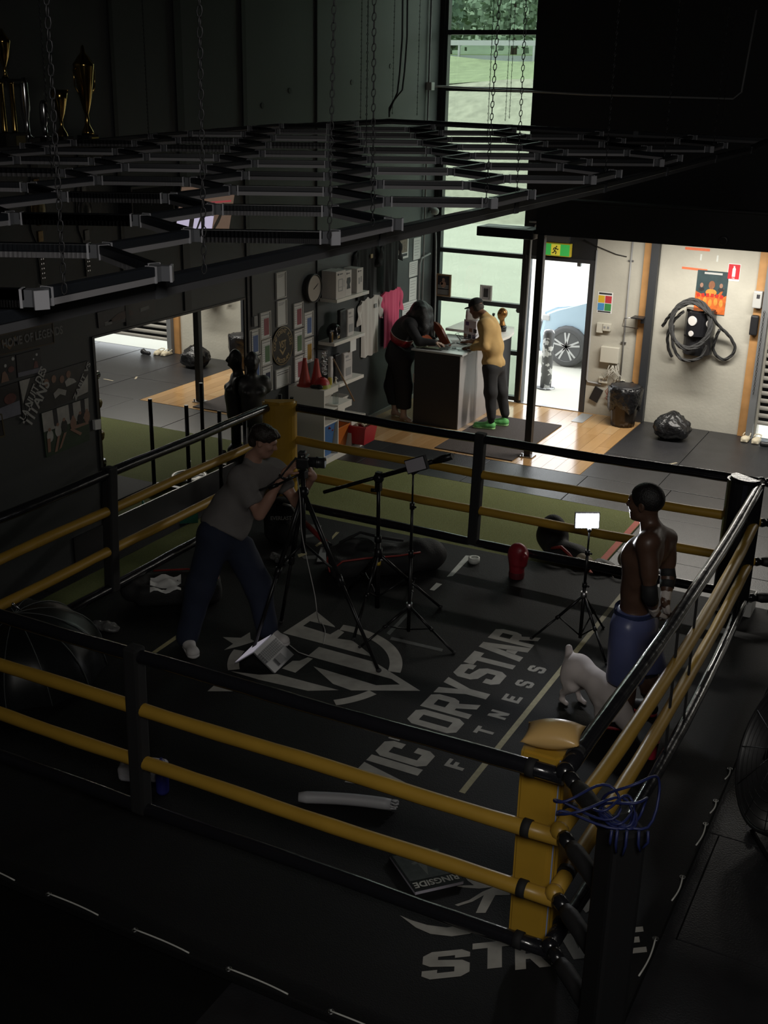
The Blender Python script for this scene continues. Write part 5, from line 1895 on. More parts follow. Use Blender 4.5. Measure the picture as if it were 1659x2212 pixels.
t = thing('fire_sign', 'red sign with white fire extinguisher on the concrete wall', 'sign', (-2.89, YB, 2.0))
wall_x(t, 'plate', -2.972, -2.815, 2.005, 2.223, WPAP, .002)
s_ = wall_x(t, 'red_field', -2.965, -2.822, 2.03, 2.216, mat('sign_red', (0.55, 0.02, 0.03), 0.45), .004)
mm_ = MB()
mm_.prism([(-.02, 0), (.02, 0), (.02, .10), (.008, .12), (.008, .135), (-.012, .135), (-.008, .12), (-.02, .10)], (-2.893, YB - .006, 2.06), (1, 0, 0), (0, 0, 1), .001)
obj('extinguisher_mark', mm_, WPAP, s_)
mm_ = MB()
text_mesh(mm_, 'FIRE', (-2.893, YB - .0066, 2.043), (1, 0, 0), (0, 0, 1), .014, bold=.02)
obj('lettering', mm_, WPAP, s_)
# wall pad with battle rope coiled over it
t = thing('wall_punch_bag', 'black curved wall punch pad with round white targets on concrete', 'punch bag', (-3.24, YB, 1.04))
mm_ = MB()
poly = [(.195 * math.cos(R(a)), -.02 - .30 * math.sin(R(a))) for a in range(0, 181, 12)]
mm_.prism([(-3.235 + p[0], YB + p[1]) for p in poly], (0, 0, 1.27), (1, 0, 0), (0, 1, 0), .36)
bmesh.ops.bevel(mm_.bm, geom=[e for e in mm_.bm.edges if e.verts[0].co.z == e.verts[1].co.z], offset=.03, segments=3, affect='EDGES')
obj('upper_pad', mm_, VINYL, t)
mm_ = MB()
poly = [(.19 * math.cos(R(a)), -.02 - .24 * math.sin(R(a))) for a in range(0, 181, 12)]
mm_.prism([(-3.235 + p[0], YB + p[1]) for p in poly], (0, 0, 1.04), (1, 0, 0), (0, 1, 0), .23)
obj('lower_pad', mm_, BLKP, t)
for (a, z, r_) in ((104, 1.50, .062), (40, 1.47, .052), (104, 1.335, .036)):
    n = V((math.cos(R(a)) * .195 / .195, -math.sin(R(a)) * .6, 0)).normalized()
    p = V((-3.235 + .195 * math.cos(R(a)), YB - .02 - .30 * math.sin(R(a)), z))
    obj('target', MB().cyl(p - n * .02, p + n * .006, r_, seg=20), mat('target_white', (0.6, 0.58, 0.56), 0.5), t)
t = thing('battle_rope', 'thick black rope coiled over the wall punch pad', 'rope', (-3.24, 15.1, 1.0))
ROPM = mat('twisted_rope', (0.028, 0.028, 0.028), 0.8, bump=.6, scale=60)


def twisted(pts, r):
    """three-strand rope along a smooth path"""
    P = [V(p) for p in pts]
    fine = []
    for i in range(len(P) - 1):
        p0, p1, p2, p3 = P[max(i - 1, 0)], P[i], P[i + 1], P[min(i + 2, len(P) - 1)]
        for k in range(10):
            s = k / 10
            fine.append(0.5 * ((2 * p1) + (p2 - p0) * s + (2 * p0 - 5 * p1 + 4 * p2 - p3) * s * s + (3 * p1 - p0 - 3 * p2 + p3) * s ** 3))
    fine.append(P[-1])
    mm_ = MB()
    L_ = 0
    strands = [[], [], []]
    for i, p in enumerate(fine):
        if i:
            L_ += (p - fine[i - 1]).length
        tn = (fine[min(i + 1, len(fine) - 1)] - fine[max(i - 1, 0)]).normalized()
        u = tn.cross(V((0, 1, 0.01))).normalized()
        v2 = tn.cross(u)
        for s in range(3):
            a = L_ / 0.055 + s * 2.094
            strands[s].append(p + (u * math.cos(a) + v2 * math.sin(a)) * r * .5)
    for s in strands:
        mm_.tube(s, r * .58, 6)
    return mm_


Yr = YB - .33
loop = []
for q in range(26):
    a = R(200 - q * 42)
    loop.append((-3.30 + (.30 + .02 * math.sin(q)) * math.cos(a) * .86, Yr + .03 * math.sin(q * .7) + .02, 1.45 + (.30 + .025 * math.sin(q * 1.3)) * math.sin(a)))
obj('coil', twisted(loop, .021), ROPM, t)
obj('loose_end', twisted([(-3.71, YB - .1, 1.35), (-3.62, YB - .18, 1.50), (-3.50, YB - .28, 1.62), (-3.3, Yr, 1.73), (-3.08, Yr, 1.62), (-2.96, YB - .2, 1.45), (-2.82, YB - .1, 1.30), (-2.75, YB - .06, 1.15), (-2.82, YB - .05, 1.02), (-2.92, YB - .05, 1.0), (-3.02, YB - .07, 1.1), (-3.0, YB - .14, 1.25), (-2.95, YB - .2, 1.40)], .021), ROPM, t)
obj('hanging_end', twisted([(-3.42, YB - .25, 1.6), (-3.55, YB - .2, 1.45), (-3.62, YB - .14, 1.25), (-3.60, YB - .09, 1.05), (-3.55, YB - .06, 0.95)], .021), ROPM, t)
obj('low_loop', twisted([(-3.55, YB - .2, 1.4), (-3.52, YB - .22, 1.15), (-3.40, YB - .29, 1.0), (-3.25, YB - .30, .98), (-3.12, YB - .29, 1.05), (-3.08, YB - .28, 1.2)], .021), ROPM, t)
t = thing('dispenser', 'white soap dispenser with dark mark on the right pine stud', 'dispenser', (-2.54, YB - .05, 1.71))
obj('body', MB().span((-2.595, YB - .14, 1.71), (-2.485, YB - .045, 1.925), bev=.015), GREYB, t)
obj('mark', MB().box((-2.53, YB - .141, 1.86), (.04, .003, .05)), INK, t)
t = thing('wall_dispenser', 'black bottle shaped dispenser below the white one', 'dispenser', (-2.54, YB - .05, 1.36))
obj('body', MB().span((-2.592, YB - .13, 1.36), (-2.495, YB - .045, 1.615), bev=.02), BLKP, t)
t = thing('shutter_chain', 'thin chain hanging beside the roller shutter rail', 'chain', (-2.43, 15.15, .6))
mm_ = MB()
for q in range(34):
    mm_.tube([V((-2.43 + (.010 * math.cos(a) if q % 2 else .003 * math.cos(a)), 15.2 + (.003 if q % 2 else .010) * math.cos(a), .62 + .032 * q + .018 * math.sin(a))) for a in [k * math.pi / 3 for k in range(6)]], .003, 4, closed=True)
obj('links', mm_, LINKM, t)['kind'] = 'stuff'

# dustbin, rubbish bag, clogs
t = thing('dustbin', 'dark metal dustbin lined with a shiny black bag beside the steel post', 'bin', (-4.055, 15.0, 0))
BIN = mat('bin_dark_bronze', (0.05, 0.04, 0.032), 0.3, 0.7)
mm_ = MB()
N = 48
for (z0, r0), (z1, r1) in (((0, .155), (.46, .20)),):
    pass
prof = [(.155, 0.0), (.165, .1), (.18, .25), (.20, .42)]
rings = []
for r_, z in prof:
    rings.append([mm_.bm.verts.new((-4.055 + (r_ + .004 * math.cos(k * 2 * math.pi / N * 16)) * math.cos(k * 2 * math.pi / N), 15.0 + (r_ + .004 * math.cos(k * 2 * math.pi / N * 16)) * math.sin(k * 2 * math.pi / N), z)) for k in range(N)])
for A, B in zip(rings, rings[1:]):
    for k in range(N):
        mm_.bm.faces.new((A[k], A[(k + 1) % N], B[(k + 1) % N], B[k])).smooth = True
mm_.bm.faces.new(rings[0][::-1])
obj('barrel', mm_, BIN, t)
BAGM = mat('bin_bag_film', (0.010, 0.010, 0.011), 0.2, bump=2.2, scale=16)
mm_ = MB()
rr = random.Random(9)
rings = []
for j, (r_, z) in enumerate(((.196, .25), (.215, .27), (.225, .36), (.228, .46), (.235, .53), (.22, .545), (.19, .52), (.17, .40))):
    rings.append([mm_.bm.verts.new((-4.055 + (r_ + rr.uniform(-.013, .013)) * math.cos(k * 2 * math.pi / N), 15.0 + (r_ + rr.uniform(-.013, .013)) * math.sin(k * 2 * math.pi / N), z + rr.uniform(-.018, .018) - (0.05 * math.sin(k * .5) if j < 2 else 0))) for k in range(N)])
for A, B in zip(rings, rings[1:]):
    for k in range(N):
        mm_.bm.faces.new((A[k], A[(k + 1) % N], B[(k + 1) % N], B[k])).smooth = True
obj('liner', mm_, BAGM, t)
obj('lid', MB().lathe((-4.055, 15.0, .53), [(.0, .035), (.12, .035), (.19, .02), (.20, .0), (.17, -.01)], 30), BLKP, t)


def rubbish(name, c, r, hgt, lab, seed):
    t = thing(name, lab, 'rubbish bag', (c[0], c[1], 0))
    mm_ = MB()
    rr = np.random.RandomState(seed)
    bmesh.ops.create_icosphere(mm_.bm, subdivisions=4, radius=1)
    dirs = rr.normal(size=(26, 3))
    dirs /= np.linalg.norm(dirs, axis=1)[:, None]
    for v in mm_.bm.verts:
        p = np.array(v.co)
        d = 1 + .05 * np.sin(5 * np.arctan2(p[1], p[0]) + 3 * p[2])
        d += -.10 * np.exp(-((dirs @ p - .93) / .05) ** 2).sum() * .5
        ang = math.atan2(p[1], p[0])
        top = max(0, p[2] - .2)
        d += .06 * math.sin(ang * 11) * top + .03 * math.sin(ang * 23 + 2) * top
        q = p * d
        z = max(q[2] * .62 + .48, 0.0)
        if p[2] > .86:
            z += (p[2] - .86) * 1.0
            q[:2] *= .9
        v.co = (c[0] + q[0] * r, c[1] + q[1] * r * .9, z * hgt)
    for f in mm_.bm.faces:
        f.smooth = True
    obj('bag', mm_, BAGM, t)


rubbish('rubbish_bag', (-3.32, 14.74), .265, .29, 'full black rubbish bag on the floor before the concrete wall', 4)
CLOG = mat('clog_beige', (0.55, 0.49, 0.36), 0.6)
for i, (x, y, a, lab) in enumerate(((-2.44, 15.13, -12, 'left beige clog of the pair by the shutter'), (-2.30, 15.12, -6, 'right beige clog of the pair by the shutter'))):
    t = thing('clog', lab, 'clog', (x, y, 0))
    v = blob([ell((x, y - .045, .035), (.055, .075, .04), k=.02), ell((x, y + .05, .03), (.045, .075, .033), k=.02), cut(ell((x, y + .055, .055), (.034, .06, .04), k=.01)), rbox((x, y, .01), (.045, .115, .012), rad=.01)], h=.006, clips=[((0, 0, .001), (0, 0, -1))])
    o_ = blob_obj('upper', v, CLOG, t, smooth=1)
    obj('heel_strap', MB().tube([(x - .045, y + .02, .06), (x - .04, y + .1, .075), (x, y + .125, .078), (x + .04, y + .1, .075), (x + .045, y + .02, .06)], .007, 6), CLOG, t)
t = thing('shoe', 'single dark shoe lying right of the beige clogs', 'shoe', (-2.16, 14.98, 0))
v = blob([cap((-2.2, 14.97, .03), (-2.05, 14.99, .03), .035, .03), ell((-2.07, 14.99, .05), (.045, .035, .04))], h=.008, clips=[((0, 0, .001), (0, 0, -1))])
blob_obj('upper', v, BLKP, t)
# entrance carpet and floor plates
t = obj('doormat', MB().span((-5.80, 12.70, 0.0), (-4.755, 14.52, 0.012), bev=.004), mat('brown_carpet_mat', (0.055, 0.044, 0.04), 0.95, var=.5, scale=120, bump=.6))
tag(t, 'dark brown carpet mat on the boards before the counter', 'mat')
t = obj('floor_plate', MB().span((-4.72, 14.80, 0.0), (-4.56, 15.28, 0.003)), mat('grey_floor_tape', (0.35, 0.35, 0.34), 0.4, 0.3))
tag(t, 'strip of grey metal tape on the boards by the door', 'floor strip')
for (x, y, a, l_, lab) in ((-3.02, 13.62, 60, .16, 'small beige scrap of tape between the rubber mats'), (-2.75, 13.3, 5, .2, 'worn tape mark on the rubber mat before the concrete wall')):
    t = obj('floor_scrap', MB().box((x, y, .003), (l_, .03, .002), rot=(0, 0, R(a))), mat('worn_tape', (0.28, 0.24, 0.17), 0.7, var=.3, scale=30))
    tag(t, lab, 'tape')

# ------------------------------------------------------------------ reception counter and what lies on it
t = thing('counter', 'dark reception counter with pale end panel and white top', 'counter', (-6.22, 14.12, 0))
obj('front_panel', MB().span((-6.55, 13.60, 0), (-5.90, 13.64, 1.0)), mat('counter_charcoal', (0.018, 0.019, 0.021), 0.5, var=.15, scale=4), t)
pan = mat('counter_end_panel', (0.30, 0.27, 0.26), 0.35, var=.15, scale=3)
obj('end_panel', MB().span((-5.92, 13.605, 0), (-5.89, 14.13, 1.0)), pan, t)
obj('end_panel', MB().span((-5.92, 14.136, 0), (-5.89, 14.66, 1.0)), pan, t)
obj('body', MB().span((-6.53, 13.64, 0), (-5.925, 14.64, 0.98)), BLK, t)
obj('worktop', MB().span((-6.58, 13.55, 1.0), (-5.84, 14.70, 1.025), bev=.004), mat('counter_top', (0.50, 0.52, 0.52), 0.25, var=.08, scale=5), t)
obj('edge_mark', MB().box((-6.555, 13.598, .62), (.02, .004, .12)), GREYB, t)
t = thing('corner_desk', 'white corner desk with rounded edge under the tall window', 'desk', (-6.1, 14.95, 0))
mm_ = MB()
poly = [(-6.62, 15.33), (-5.83, 15.33), (-5.70, 15.0), (-5.655, 14.72), (-5.665, 14.45), (-5.72, 14.30), (-5.78, 14.72), (-6.62, 14.72)]
mm_.prism(poly, (0, 0, 1.06), (1, 0, 0), (0, 1, 0), .035)
obj('top', mm_, WHITE, t)
obj('pedestal', MB().span((-6.3, 14.75, 0), (-5.83, 15.25, 1.06)), mat('desk_dark', (0.03, 0.03, 0.032), 0.5), t)
CT = 1.0255
OR_ = mat('orange_pad_vinyl', (0.42, 0.11, 0.05), 0.35, var=.15, scale=6)
for (c, h_, w_, lean, lab) in (((-6.26, 14.0), .34, .19, 32, 'large orange tongue shaped pad leaning on the counter'), ((-6.40, 13.75), .17, .14, 30, 'small orange pad lying left on the counter')):
    t = thing('pad', lab, 'pad', (c[0], c[1], CT))
    poly = [(-w_ / 2, 0), (w_ / 2, 0)] + [(w_ / 2 * math.cos(R(a)), h_ - w_ / 2 + w_ / 2 * math.sin(R(a))) for a in range(0, 181, 15)]
    mm_ = MB()
    ux = V((0.9, -0.43, 0)).normalized() if h_ > .2 else V((0.8, .6, 0))
    back = V((-0.43, 0.0, 0)) if h_ > .2 else V((-.5, .1, 0))
    uy = (V((0, 0, math.cos(R(lean)))) + V((-math.sin(R(lean)), 0, 0))).normalized()
    mm_.prism(poly, (c[0], c[1], CT + .012), ux, uy, .035)
    bmesh.ops.bevel(mm_.bm, geom=mm_.bm.edges[:], offset=.008, segments=2, affect='EDGES')
    obj('shell', mm_, OR_, t)
    if h_ > .2:
        obj('white_stripe', MB().bar((c[0] + .02, c[1] - .13, CT + .02), (c[0] + .13, c[1] - .05, CT + .055), .02, .012), WPAP, t)
t = thing('wire_basket', 'round black wire basket on the counter by the window', 'basket', (-6.17, 14.42, CT))
mm_ = MB()
c = V((-6.17, 14.42, CT))
for z, r_ in ((.004, .09), (.08, .15)):
    mm_.tube([c + V((r_ * math.cos(a), r_ * math.sin(a), z)) for a in [k * math.pi / 12 for k in range(24)]], .003, 5, closed=True)
for k in range(12):
    a0, a1 = k * math.pi / 6, (k + .5) * math.pi / 6
    a2 = (k + 1) * math.pi / 6
    mm_.tube([c + V((.09 * math.cos(a0), .09 * math.sin(a0), .004)), c + V((.15 * math.cos(a1), .15 * math.sin(a1), .08)), c + V((.09 * math.cos(a2), .09 * math.sin(a2), .004))], .002, 4)
obj('wires', mm_, BLKM, t)
for (x, y, a, w_, h_, lab) in ((-6.1, 14.05, 12, .28, .2, 'white sheet of paper spread in the middle of the counter'), (-6.0, 14.3, -20, .2, .28, 'white sheet of paper before the leaning man'), (-6.22, 14.30, 35, .2, .25, 'pale paper near the wire basket')):
    t = obj('paper_sheet', MB().box((x, y, CT + .001), (w_, h_, .0015), rot=(0, 0, R(a))), WPAP)
    tag(t, lab, 'paper')
for (p, lab) in (([(-6.16, 13.74), (-6.10, 13.86)], 'black pair of glasses at the front of the counter'), ([(-5.98, 13.80), (-5.96, 13.92)], 'dark glasses beside the paper on the counter')):
    t = thing('glasses', lab, 'glasses', (p[0][0], p[0][1], CT))
    mm_ = MB()
    for q in p:
        mm_.tube([(q[0] + .03 * math.cos(a), q[1] + .03 * math.sin(a), CT + .006) for a in [k * math.pi / 6 for k in range(12)]], .003, 5, closed=True)
    mm_.tube([(p[0][0] - .03, p[0][1], CT + .005), (p[0][0] - .12, p[0][1] + .03, CT + .004)], .003, 5)
    obj('frame', mm_, BLKP, t)
t = thing('clipboard', 'dark clipboard with green edged papers at the counter front', 'clipboard', (-6.37, 13.66, CT))
obj('board', MB().box((-6.33, 13.68, CT + .005), (.30, .12, .01), rot=(0, 0, R(4))), mat('clip_dark', (0.03, 0.035, 0.03), 0.5), t)
obj('paper', MB().box((-6.36, 13.69, CT + .012), (.24, .09, .004), rot=(0, 0, R(6))), mat('green_paper', (0.30, 0.36, 0.24), 0.6), t)
t = thing('crumpled_gloves', 'pale crumpled thing at the left end of the counter', 'gloves', (-6.5, 13.66, CT))
blob_obj('cloth', blob([ell((-6.50, 13.66, CT + .02), (.05, .06, .025)), ell((-6.45, 13.7, CT + .02), (.04, .04, .02))], h=.007, noise=.004, nscale=70, clips=[((0, 0, CT), (0, 0, -1))]), mat('pale_green_cloth', (0.42, 0.45, 0.34), 0.8), t)
t = thing('phone', 'black phone lying beside the orange pad on the counter', 'phone', (-6.05, 14.0, CT))
obj('body', MB().box((-6.12, 14.16, CT + .006), (.07, .15, .01), rot=(0, 0, R(60)), bev=.003), BLKP, t)
t = thing('display_box', 'white box printed with faces on the far end of the counter', 'box', (-6.10, 14.62, CT))
bx = obj('box', MB().box((-6.14, 14.58, CT + .13), (.22, .14, .26), rot=(0, 0, R(-18))), mat('box_white', (0.55, 0.53, 0.55), 0.5), t)
Mx = Matrix.Rotation(R(-18), 3, 'Z')
for k in range(7):
    a = Mx @ V((-.08 + .08 * (k % 3) + .015 * (k // 3), -.071, -.09 + .085 * (k // 3)))
    obj('face_print', MB().box(V((-6.14, 14.58, CT + .13)) + a, (.055, .003, .05), rot=(0, 0, R(-18))), (PH[4], INK, mat('face_purple', (0.08, 0.05, 0.13), .5), PH[3])[k % 4], bx)
t = thing('bucket_hat', 'pale grey crumpled bag standing on the printed box', 'bag', (-6.15, 14.56, CT + .26))
blob_obj('cloth', blob([rbox((-6.16, 14.56, CT + .33), (.085, .07, .075), rot=(0, 0, .4), rad=.03), ell((-6.07, 14.58, CT + .35), (.07, .06, .07))], h=.01, noise=.003, nscale=35, clips=[((0, 0, CT + .262), (0, 0, -1))]), mat('grey_felt', (0.42, 0.40, 0.38), 0.8), t)
t = thing('bust_trophy', 'golden bust trophy of a head on a black base by the window', 'trophy', (-5.86, 14.95, 1.095))
bx_, by_, bz_ = -5.86, 14.95, 1.0955
obj('base', MB().lathe((bx_, by_, bz_), [(.055, 0), (.06, .06), (.05, .085)], 18), mat('trophy_base', (0.012, 0.012, 0.012)), t)
v = blob([cap((bx_, by_, bz_ + .08), (bx_ - .01, by_, bz_ + .16), .045, .03), ell((bx_ - .01, by_ - .01, bz_ + .25), (.058, .062, .08)), cap((bx_ - .04, by_ - .04, bz_ + .25), (bx_ - .045, by_ - .045, bz_ + .235), .018, .02), cut(ell((bx_ - .03, by_ - .06, bz_ + .265), (.02, .015, .012), k=.01)), ell((bx_ + .03, by_ + .0, bz_ + .25), (.03, .05, .05)), cap((bx_ - .035, by_ - .03, bz_ + .19), (bx_ - .02, by_, bz_ + .18), .025, .03)], h=.008)
blob_obj('head', v, mat('bronze_gold', (0.28, 0.14, 0.045), 0.3, 0.85), t)
t = thing('bottle', 'small black bottle standing on the corner desk behind the man', 'bottle', (-6.08, 15.15, 1.095))
obj('body', MB().lathe((-6.08, 15.15, 1.0955), [(.03, 0), (.03, .1), (.012, .14), (.012, .17)], 14), BLKP, t)
obj('lid', MB().cyl((-6.08, 15.15, 1.262), (-6.08, 15.15, 1.29), .02), BLKP, t)

# ------------------------------------------------------------------ stepped white unit with bins
t = thing('stepped_unit', 'white stepped storage unit with bins against the left wall', 'storage unit', (-6.88, 11.87, 0))
X0_, X1_ = -7.12, -6.63
cols = ((11.365, 11.695, .92), (11.695, 12.035, .668), (12.035, 12.375, .405))
th = .018
for i, (a, b, h_) in enumerate(cols):
    obj('side_panel', MB().span((X0_, a, 0), (X1_, a + th, h_)), WHITE, t)
    obj('top_panel', MB().span((X0_, a + th, h_ - .075), (X1_, b + (th if i == 2 else 0), h_)), WHITE, t)
    obj('back_panel', MB().span((X0_, a + th, .07), (X0_ + .008, b, h_ - .075)), WHITE, t)
    obj('plinth', MB().span((X0_, a + th, 0), (X1_, b, .07)), WHITE, t)
    n = int((h_ - .15) / .22)
    for k in range(n):
        zz = h_ - .075 - .16 * (k + 1) - .05
        if i == 0 and k < 2 or False:
            obj('shelf_panel', MB().span((X0_ + .01, a + th, zz), (X1_ - .005, b, zz + .014)), WHITE, t)
obj('side_panel', MB().span((X0_, 12.375 - th, 0), (X1_, 12.375, .405)), WHITE, t)


def crate(name, lab, x0, x1, y0, y1, z0, h_, m_, fill=None, fm=None):
    t = thing(name, lab, 'bin', ((x0 + x1) / 2, (y0 + y1) / 2, z0))
    mm_ = MB()
    ins = .035
    lo = [(x0 + ins, y0 + ins), (x1 - ins, y0 + ins), (x1 - ins, y1 - ins), (x0 + ins, y1 - ins)]
    hi = [(x0, y0), (x1, y0), (x1, y1), (x0, y1)]
    w = .006
    A = [mm_.bm.verts.new((p[0], p[1], z0)) for p in lo]
    B = [mm_.bm.verts.new((p[0], p[1], z0 + h_)) for p in hi]
    ctr = V(((x0 + x1) / 2, (y0 + y1) / 2, 0))

    def inn(p, f, z):
        return (ctr.x + (p[0] - ctr.x) * f, ctr.y + (p[1] - ctr.y) * f, z)
    C_ = [mm_.bm.verts.new(inn(p, .93, z0 + h_)) for p in hi]
    D_ = [mm_.bm.verts.new(inn(p, .92, z0 + .008)) for p in lo]
    for k in range(4):
        j = (k + 1) % 4
        for P_, Q_ in ((A, B), (B, C_), (C_, D_)):
            mm_.bm.faces.new((P_[k], P_[j], Q_[j], Q_[k]))
    mm_.bm.faces.new(A[::-1])
    mm_.bm.faces.new(D_)
    tub = obj('tub', mm_, m_, t)
    mm_ = MB()
    for a, b in zip(hi, hi[1:] + hi[:1]):
        mm_.bar((a[0], a[1], z0 + h_ - .008), (b[0], b[1], z0 + h_ - .008), .022, .016)
    obj('rim', mm_, m_, t)
    if fill:
        rr = random.Random(int(y0 * 50))
        mm_ = MB()
        for q in range(fill):
            p = V((rr.uniform(x0 + .06, x1 - .06), rr.uniform(y0 + .06, y1 - .06), z0 + h_ * .85))
            d = V((rr.uniform(-1, 1), rr.uniform(-1, 1), rr.uniform(-.2, .5))).normalized() * .09
            mm_.tube([p - d, p - d * .2 + V((0, 0, .03)), p + d], .014, 6)
        s_ = obj('contents', mm_, fm, t)
        s_['kind'] = 'stuff'


crate('bin', 'blue plastic bin with red straps in the tall column of the unit', -7.08, -6.66, 11.40, 11.68, .071, .40, mat('blue_plastic', (0.06, 0.16, 0.38), .4), 14, mat('maroon_strap', (0.22, 0.02, 0.035), .6))
crate('bin', 'orange plastic bin in the middle column of the stepped unit', -7.0, -6.65, 11.73, 12.02, .071, .30, mat('orange_plastic', (0.55, 0.15, 0.025), .4))
crate('bin', 'red plastic bin pulled out of the lowest step of the unit', -6.80, -6.43, 12.02, 12.36, .10, .24, mat('bright_red_plastic', (0.42, 0.02, 0.03), .4), 9, mat('cream_strap', (0.55, 0.48, 0.36), .7))
crate('bin', 'white plastic bin standing on the lowest step of the unit', -7.09, -6.85, 12.08, 12.34, .4055, .22, mat('white_plastic', (0.6, 0.58, 0.54), .4))
crate('bin', 'shallow white tray in the top bay of the stepped unit', -7.06, -6.70, 11.40, 11.68, .70, .12, mat('white_plastic', (0.6, 0.58, 0.54), .4))
CONE = mat('cone_red', (0.40, 0.045, 0.03), .5)
for (x, y, h_, lab) in ((-6.95, 11.46, .33, 'taller red training cone, left one on the stepped unit'), (-6.86, 11.58, .31, 'red training cone, right one on the stepped unit')):
    t = thing('training_cone', lab, 'cone', (x, y, .9205))
    mm_ = MB()
    mm_.lathe((x, y, .9205), [(.095, 0), (.09, .012), (.075, .015), (.068, .07), (.045, .5 * h_), (.028, .85 * h_), (.022, h_), (.018, h_)], 22)
    obj('cone', mm_, CONE, t)
t = thing('disc_cones', 'stack of red and yellow disc cones on the stepped unit', 'disc cones', (-6.74, 11.52, .9205))
for k in range(5):
    obj('disc', MB().lathe((-6.74, 11.50, .9205 + .014 * k), [(.108 - .004 * k, 0), (.105 - .004 * k, .008), (.06, .045), (.03, .062), (.025, .062), (.06, .04), (.10 - .004 * k, .004)], 26, cap=False), mat('disc_lime', (0.35, 0.36, 0.04), .45) if k < 3 else mat('disc_red', (0.42, 0.03, 0.03), .4), t)
t = thing('dark_gloves', 'dark gloves lying between the cones on the stepped unit', 'gloves', (-6.8, 11.42, .9205))
blob_obj('cloth', blob([ell((-6.72, 11.405, .945), (.05, .03, .03)), ell((-6.80, 11.40, .94), (.04, .03, .024))], h=.008, clips=[((0, 0, .9208), (0, 0, -1))]), BLKP, t)
t = thing('can', 'small yellow can on the edge of the stepped unit', 'can', (-6.72, 11.655, .9205))
obj('body', MB().lathe((-6.72, 11.655, .9205), [(.025, 0), (.026, .01), (.026, .075), (.022, .085)], 16), mat('yellow_can', (0.5, 0.42, 0.05), .4), t)
t = thing('spray_bottle', 'tall clear bottle with white pump on the middle step', 'bottle', (-6.70, 11.76, .668))
obj('body', MB().lathe((-6.70, 11.76, .6685), [(.035, 0), (.037, .02), (.036, .2), (.014, .24)], 18), glass_mat('clear_plastic', (.82, .86, .86), .12, .05), t)
obj('pump', MB().lathe((-6.70, 11.76, .905), [(.016, 0), (.018, .03), (.01, .035), (.009, .08), (.014, .09)], 12).bar((-6.70, 11.76, .985), (-6.66, 11.73, .985), .014, .012), WHITE, t)
t = thing('broom_handle', 'wooden stick leaning on the lowest wall shelf', 'stick', (-6.6, 12.25, .42))
obj('stick', MB().tube([(-6.890, 12.031, 1.140), (-6.800, 12.406, 0.540)], .010, 8), mat('stick_wood', (0.25, 0.15, 0.08), .5), t)

# torso dummy on the far side of the ring corner
t = thing('torso_dummy', 'black rubber torso punching dummy seen against the mirror edge', 'punching dummy', (-7.0, 10.50, 0))
DUM = mat('dummy_rubber', (0.022, 0.021, 0.02), .45)
bx_, by_ = -7.055, 10.50
F_ = V((.75, -.66, 0)).normalized()
S_ = V((-F_.y, F_.x, 0))


def dp(f, s, z):
    p = V((bx_, by_, z)) + F_ * f + S_ * s
    return (p.x, p.y, p.z)


dz = -.10
dummy = [ell(dp(.03, 0, 1.50 + dz), (.075, .075, .105), k=.03), ell(dp(.055, 0, 1.45 + dz), (.055, .055, .07)), cap(dp(0, 0, 1.30 + dz), dp(.015, 0, 1.42 + dz), .058, .05, .04), cap(dp(0, -.12, 1.24 + dz), dp(0, .12, 1.24 + dz), .075, .075, .06), ell(dp(.02, 0, 1.08 + dz), (.14, .15, .18), k=.08), ell(dp(.01, 0, .88 + dz), (.13, .14, .16), k=.08), cap(dp(0, -.15, 1.25 + dz), dp(.02, -.17, 1.17 + dz), .06, .05, .05), cap(dp(0, .15, 1.25 + dz), dp(.02, .17, 1.17 + dz), .06, .05, .05),
         ell(dp(.10, -.07, 1.16 + dz), (.06, .06, .05)), ell(dp(.10, .07, 1.16 + dz), (.06, .06, .05)), cap(dp(.115, 0, 1.51 + dz), dp(.13, 0, 1.475 + dz), .012, .016, .015), ell(dp(.095, 0, 1.425 + dz), (.03, .03, .015), k=.01), cut(ell(dp(.11, -.032, 1.52 + dz), (.018, .018, .012), k=.01)), cut(ell(dp(.11, .032, 1.52 + dz), (.018, .018, .012), k=.01)), ell(dp(.01, -.078, 1.49 + dz), (.02, .015, .03)), ell(dp(.01, .078, 1.49 + dz), (.02, .015, .03))]
blob_obj('torso', blob(dummy, h=.014, clips=[((-7.125, 0, 0), (-1, 0, 0))]), DUM, t)
obj('stand', MB().cyl((-7.0, by_, .38), (-7.0, by_, .82), .055, seg=16).lathe((-7.0, by_, 0.003), [(.12, 0), (.125, .1), (.10, .34), (.06, .40)], 26), BLKP, t)

# prowler sled between ring and mirror
t = thing('prowler_sled', 'black push sled with tall posts standing before the mirror', 'sled', (-6.70, 10.1, 0))
for (x, y, z) in ((-6.535, 9.58, 1.07), (-6.535, 10.50, 1.05), (-6.93, 9.69, 1.03), (-6.86, 10.77, .98)):
    obj('post', MB().tube([(x, y, .04), (x, y, z)], .022, 12), BLKM, t)
for x in (-6.93, -6.535):
    mm_ = MB()
    mm_.bar((x, 9.5, .035), (x, 10.8, .035), .05, .06)
    mm_.bar((x, 10.8, .04), (x, 10.92, .12), .05, .05)
    obj('runner', mm_, BLKM, t)
for y in (9.62, 10.0, 10.55):
    obj('crossbar', MB().bar((-6.93, y, .085), (-6.535, y, .085), .05, .04), BLKM, t)
obj('plate_peg', MB().cyl((-6.74, 9.95, .08), (-6.74, 9.95, .30), .02), CHROME, t)
pl = thing('weight_plate', 'grey metal weight plate lying on the black push sled', 'weight plate', (-6.74, 9.95, .107))
mm_ = MB()
mm_.lathe((-6.74, 9.95, .107), [(.024, 0), (.20, 0), (.205, .012), (.20, .028), (.17, .03), (.165, .02), (.07, .02), (.06, .032), (.024, .032)], 40, cap=False)
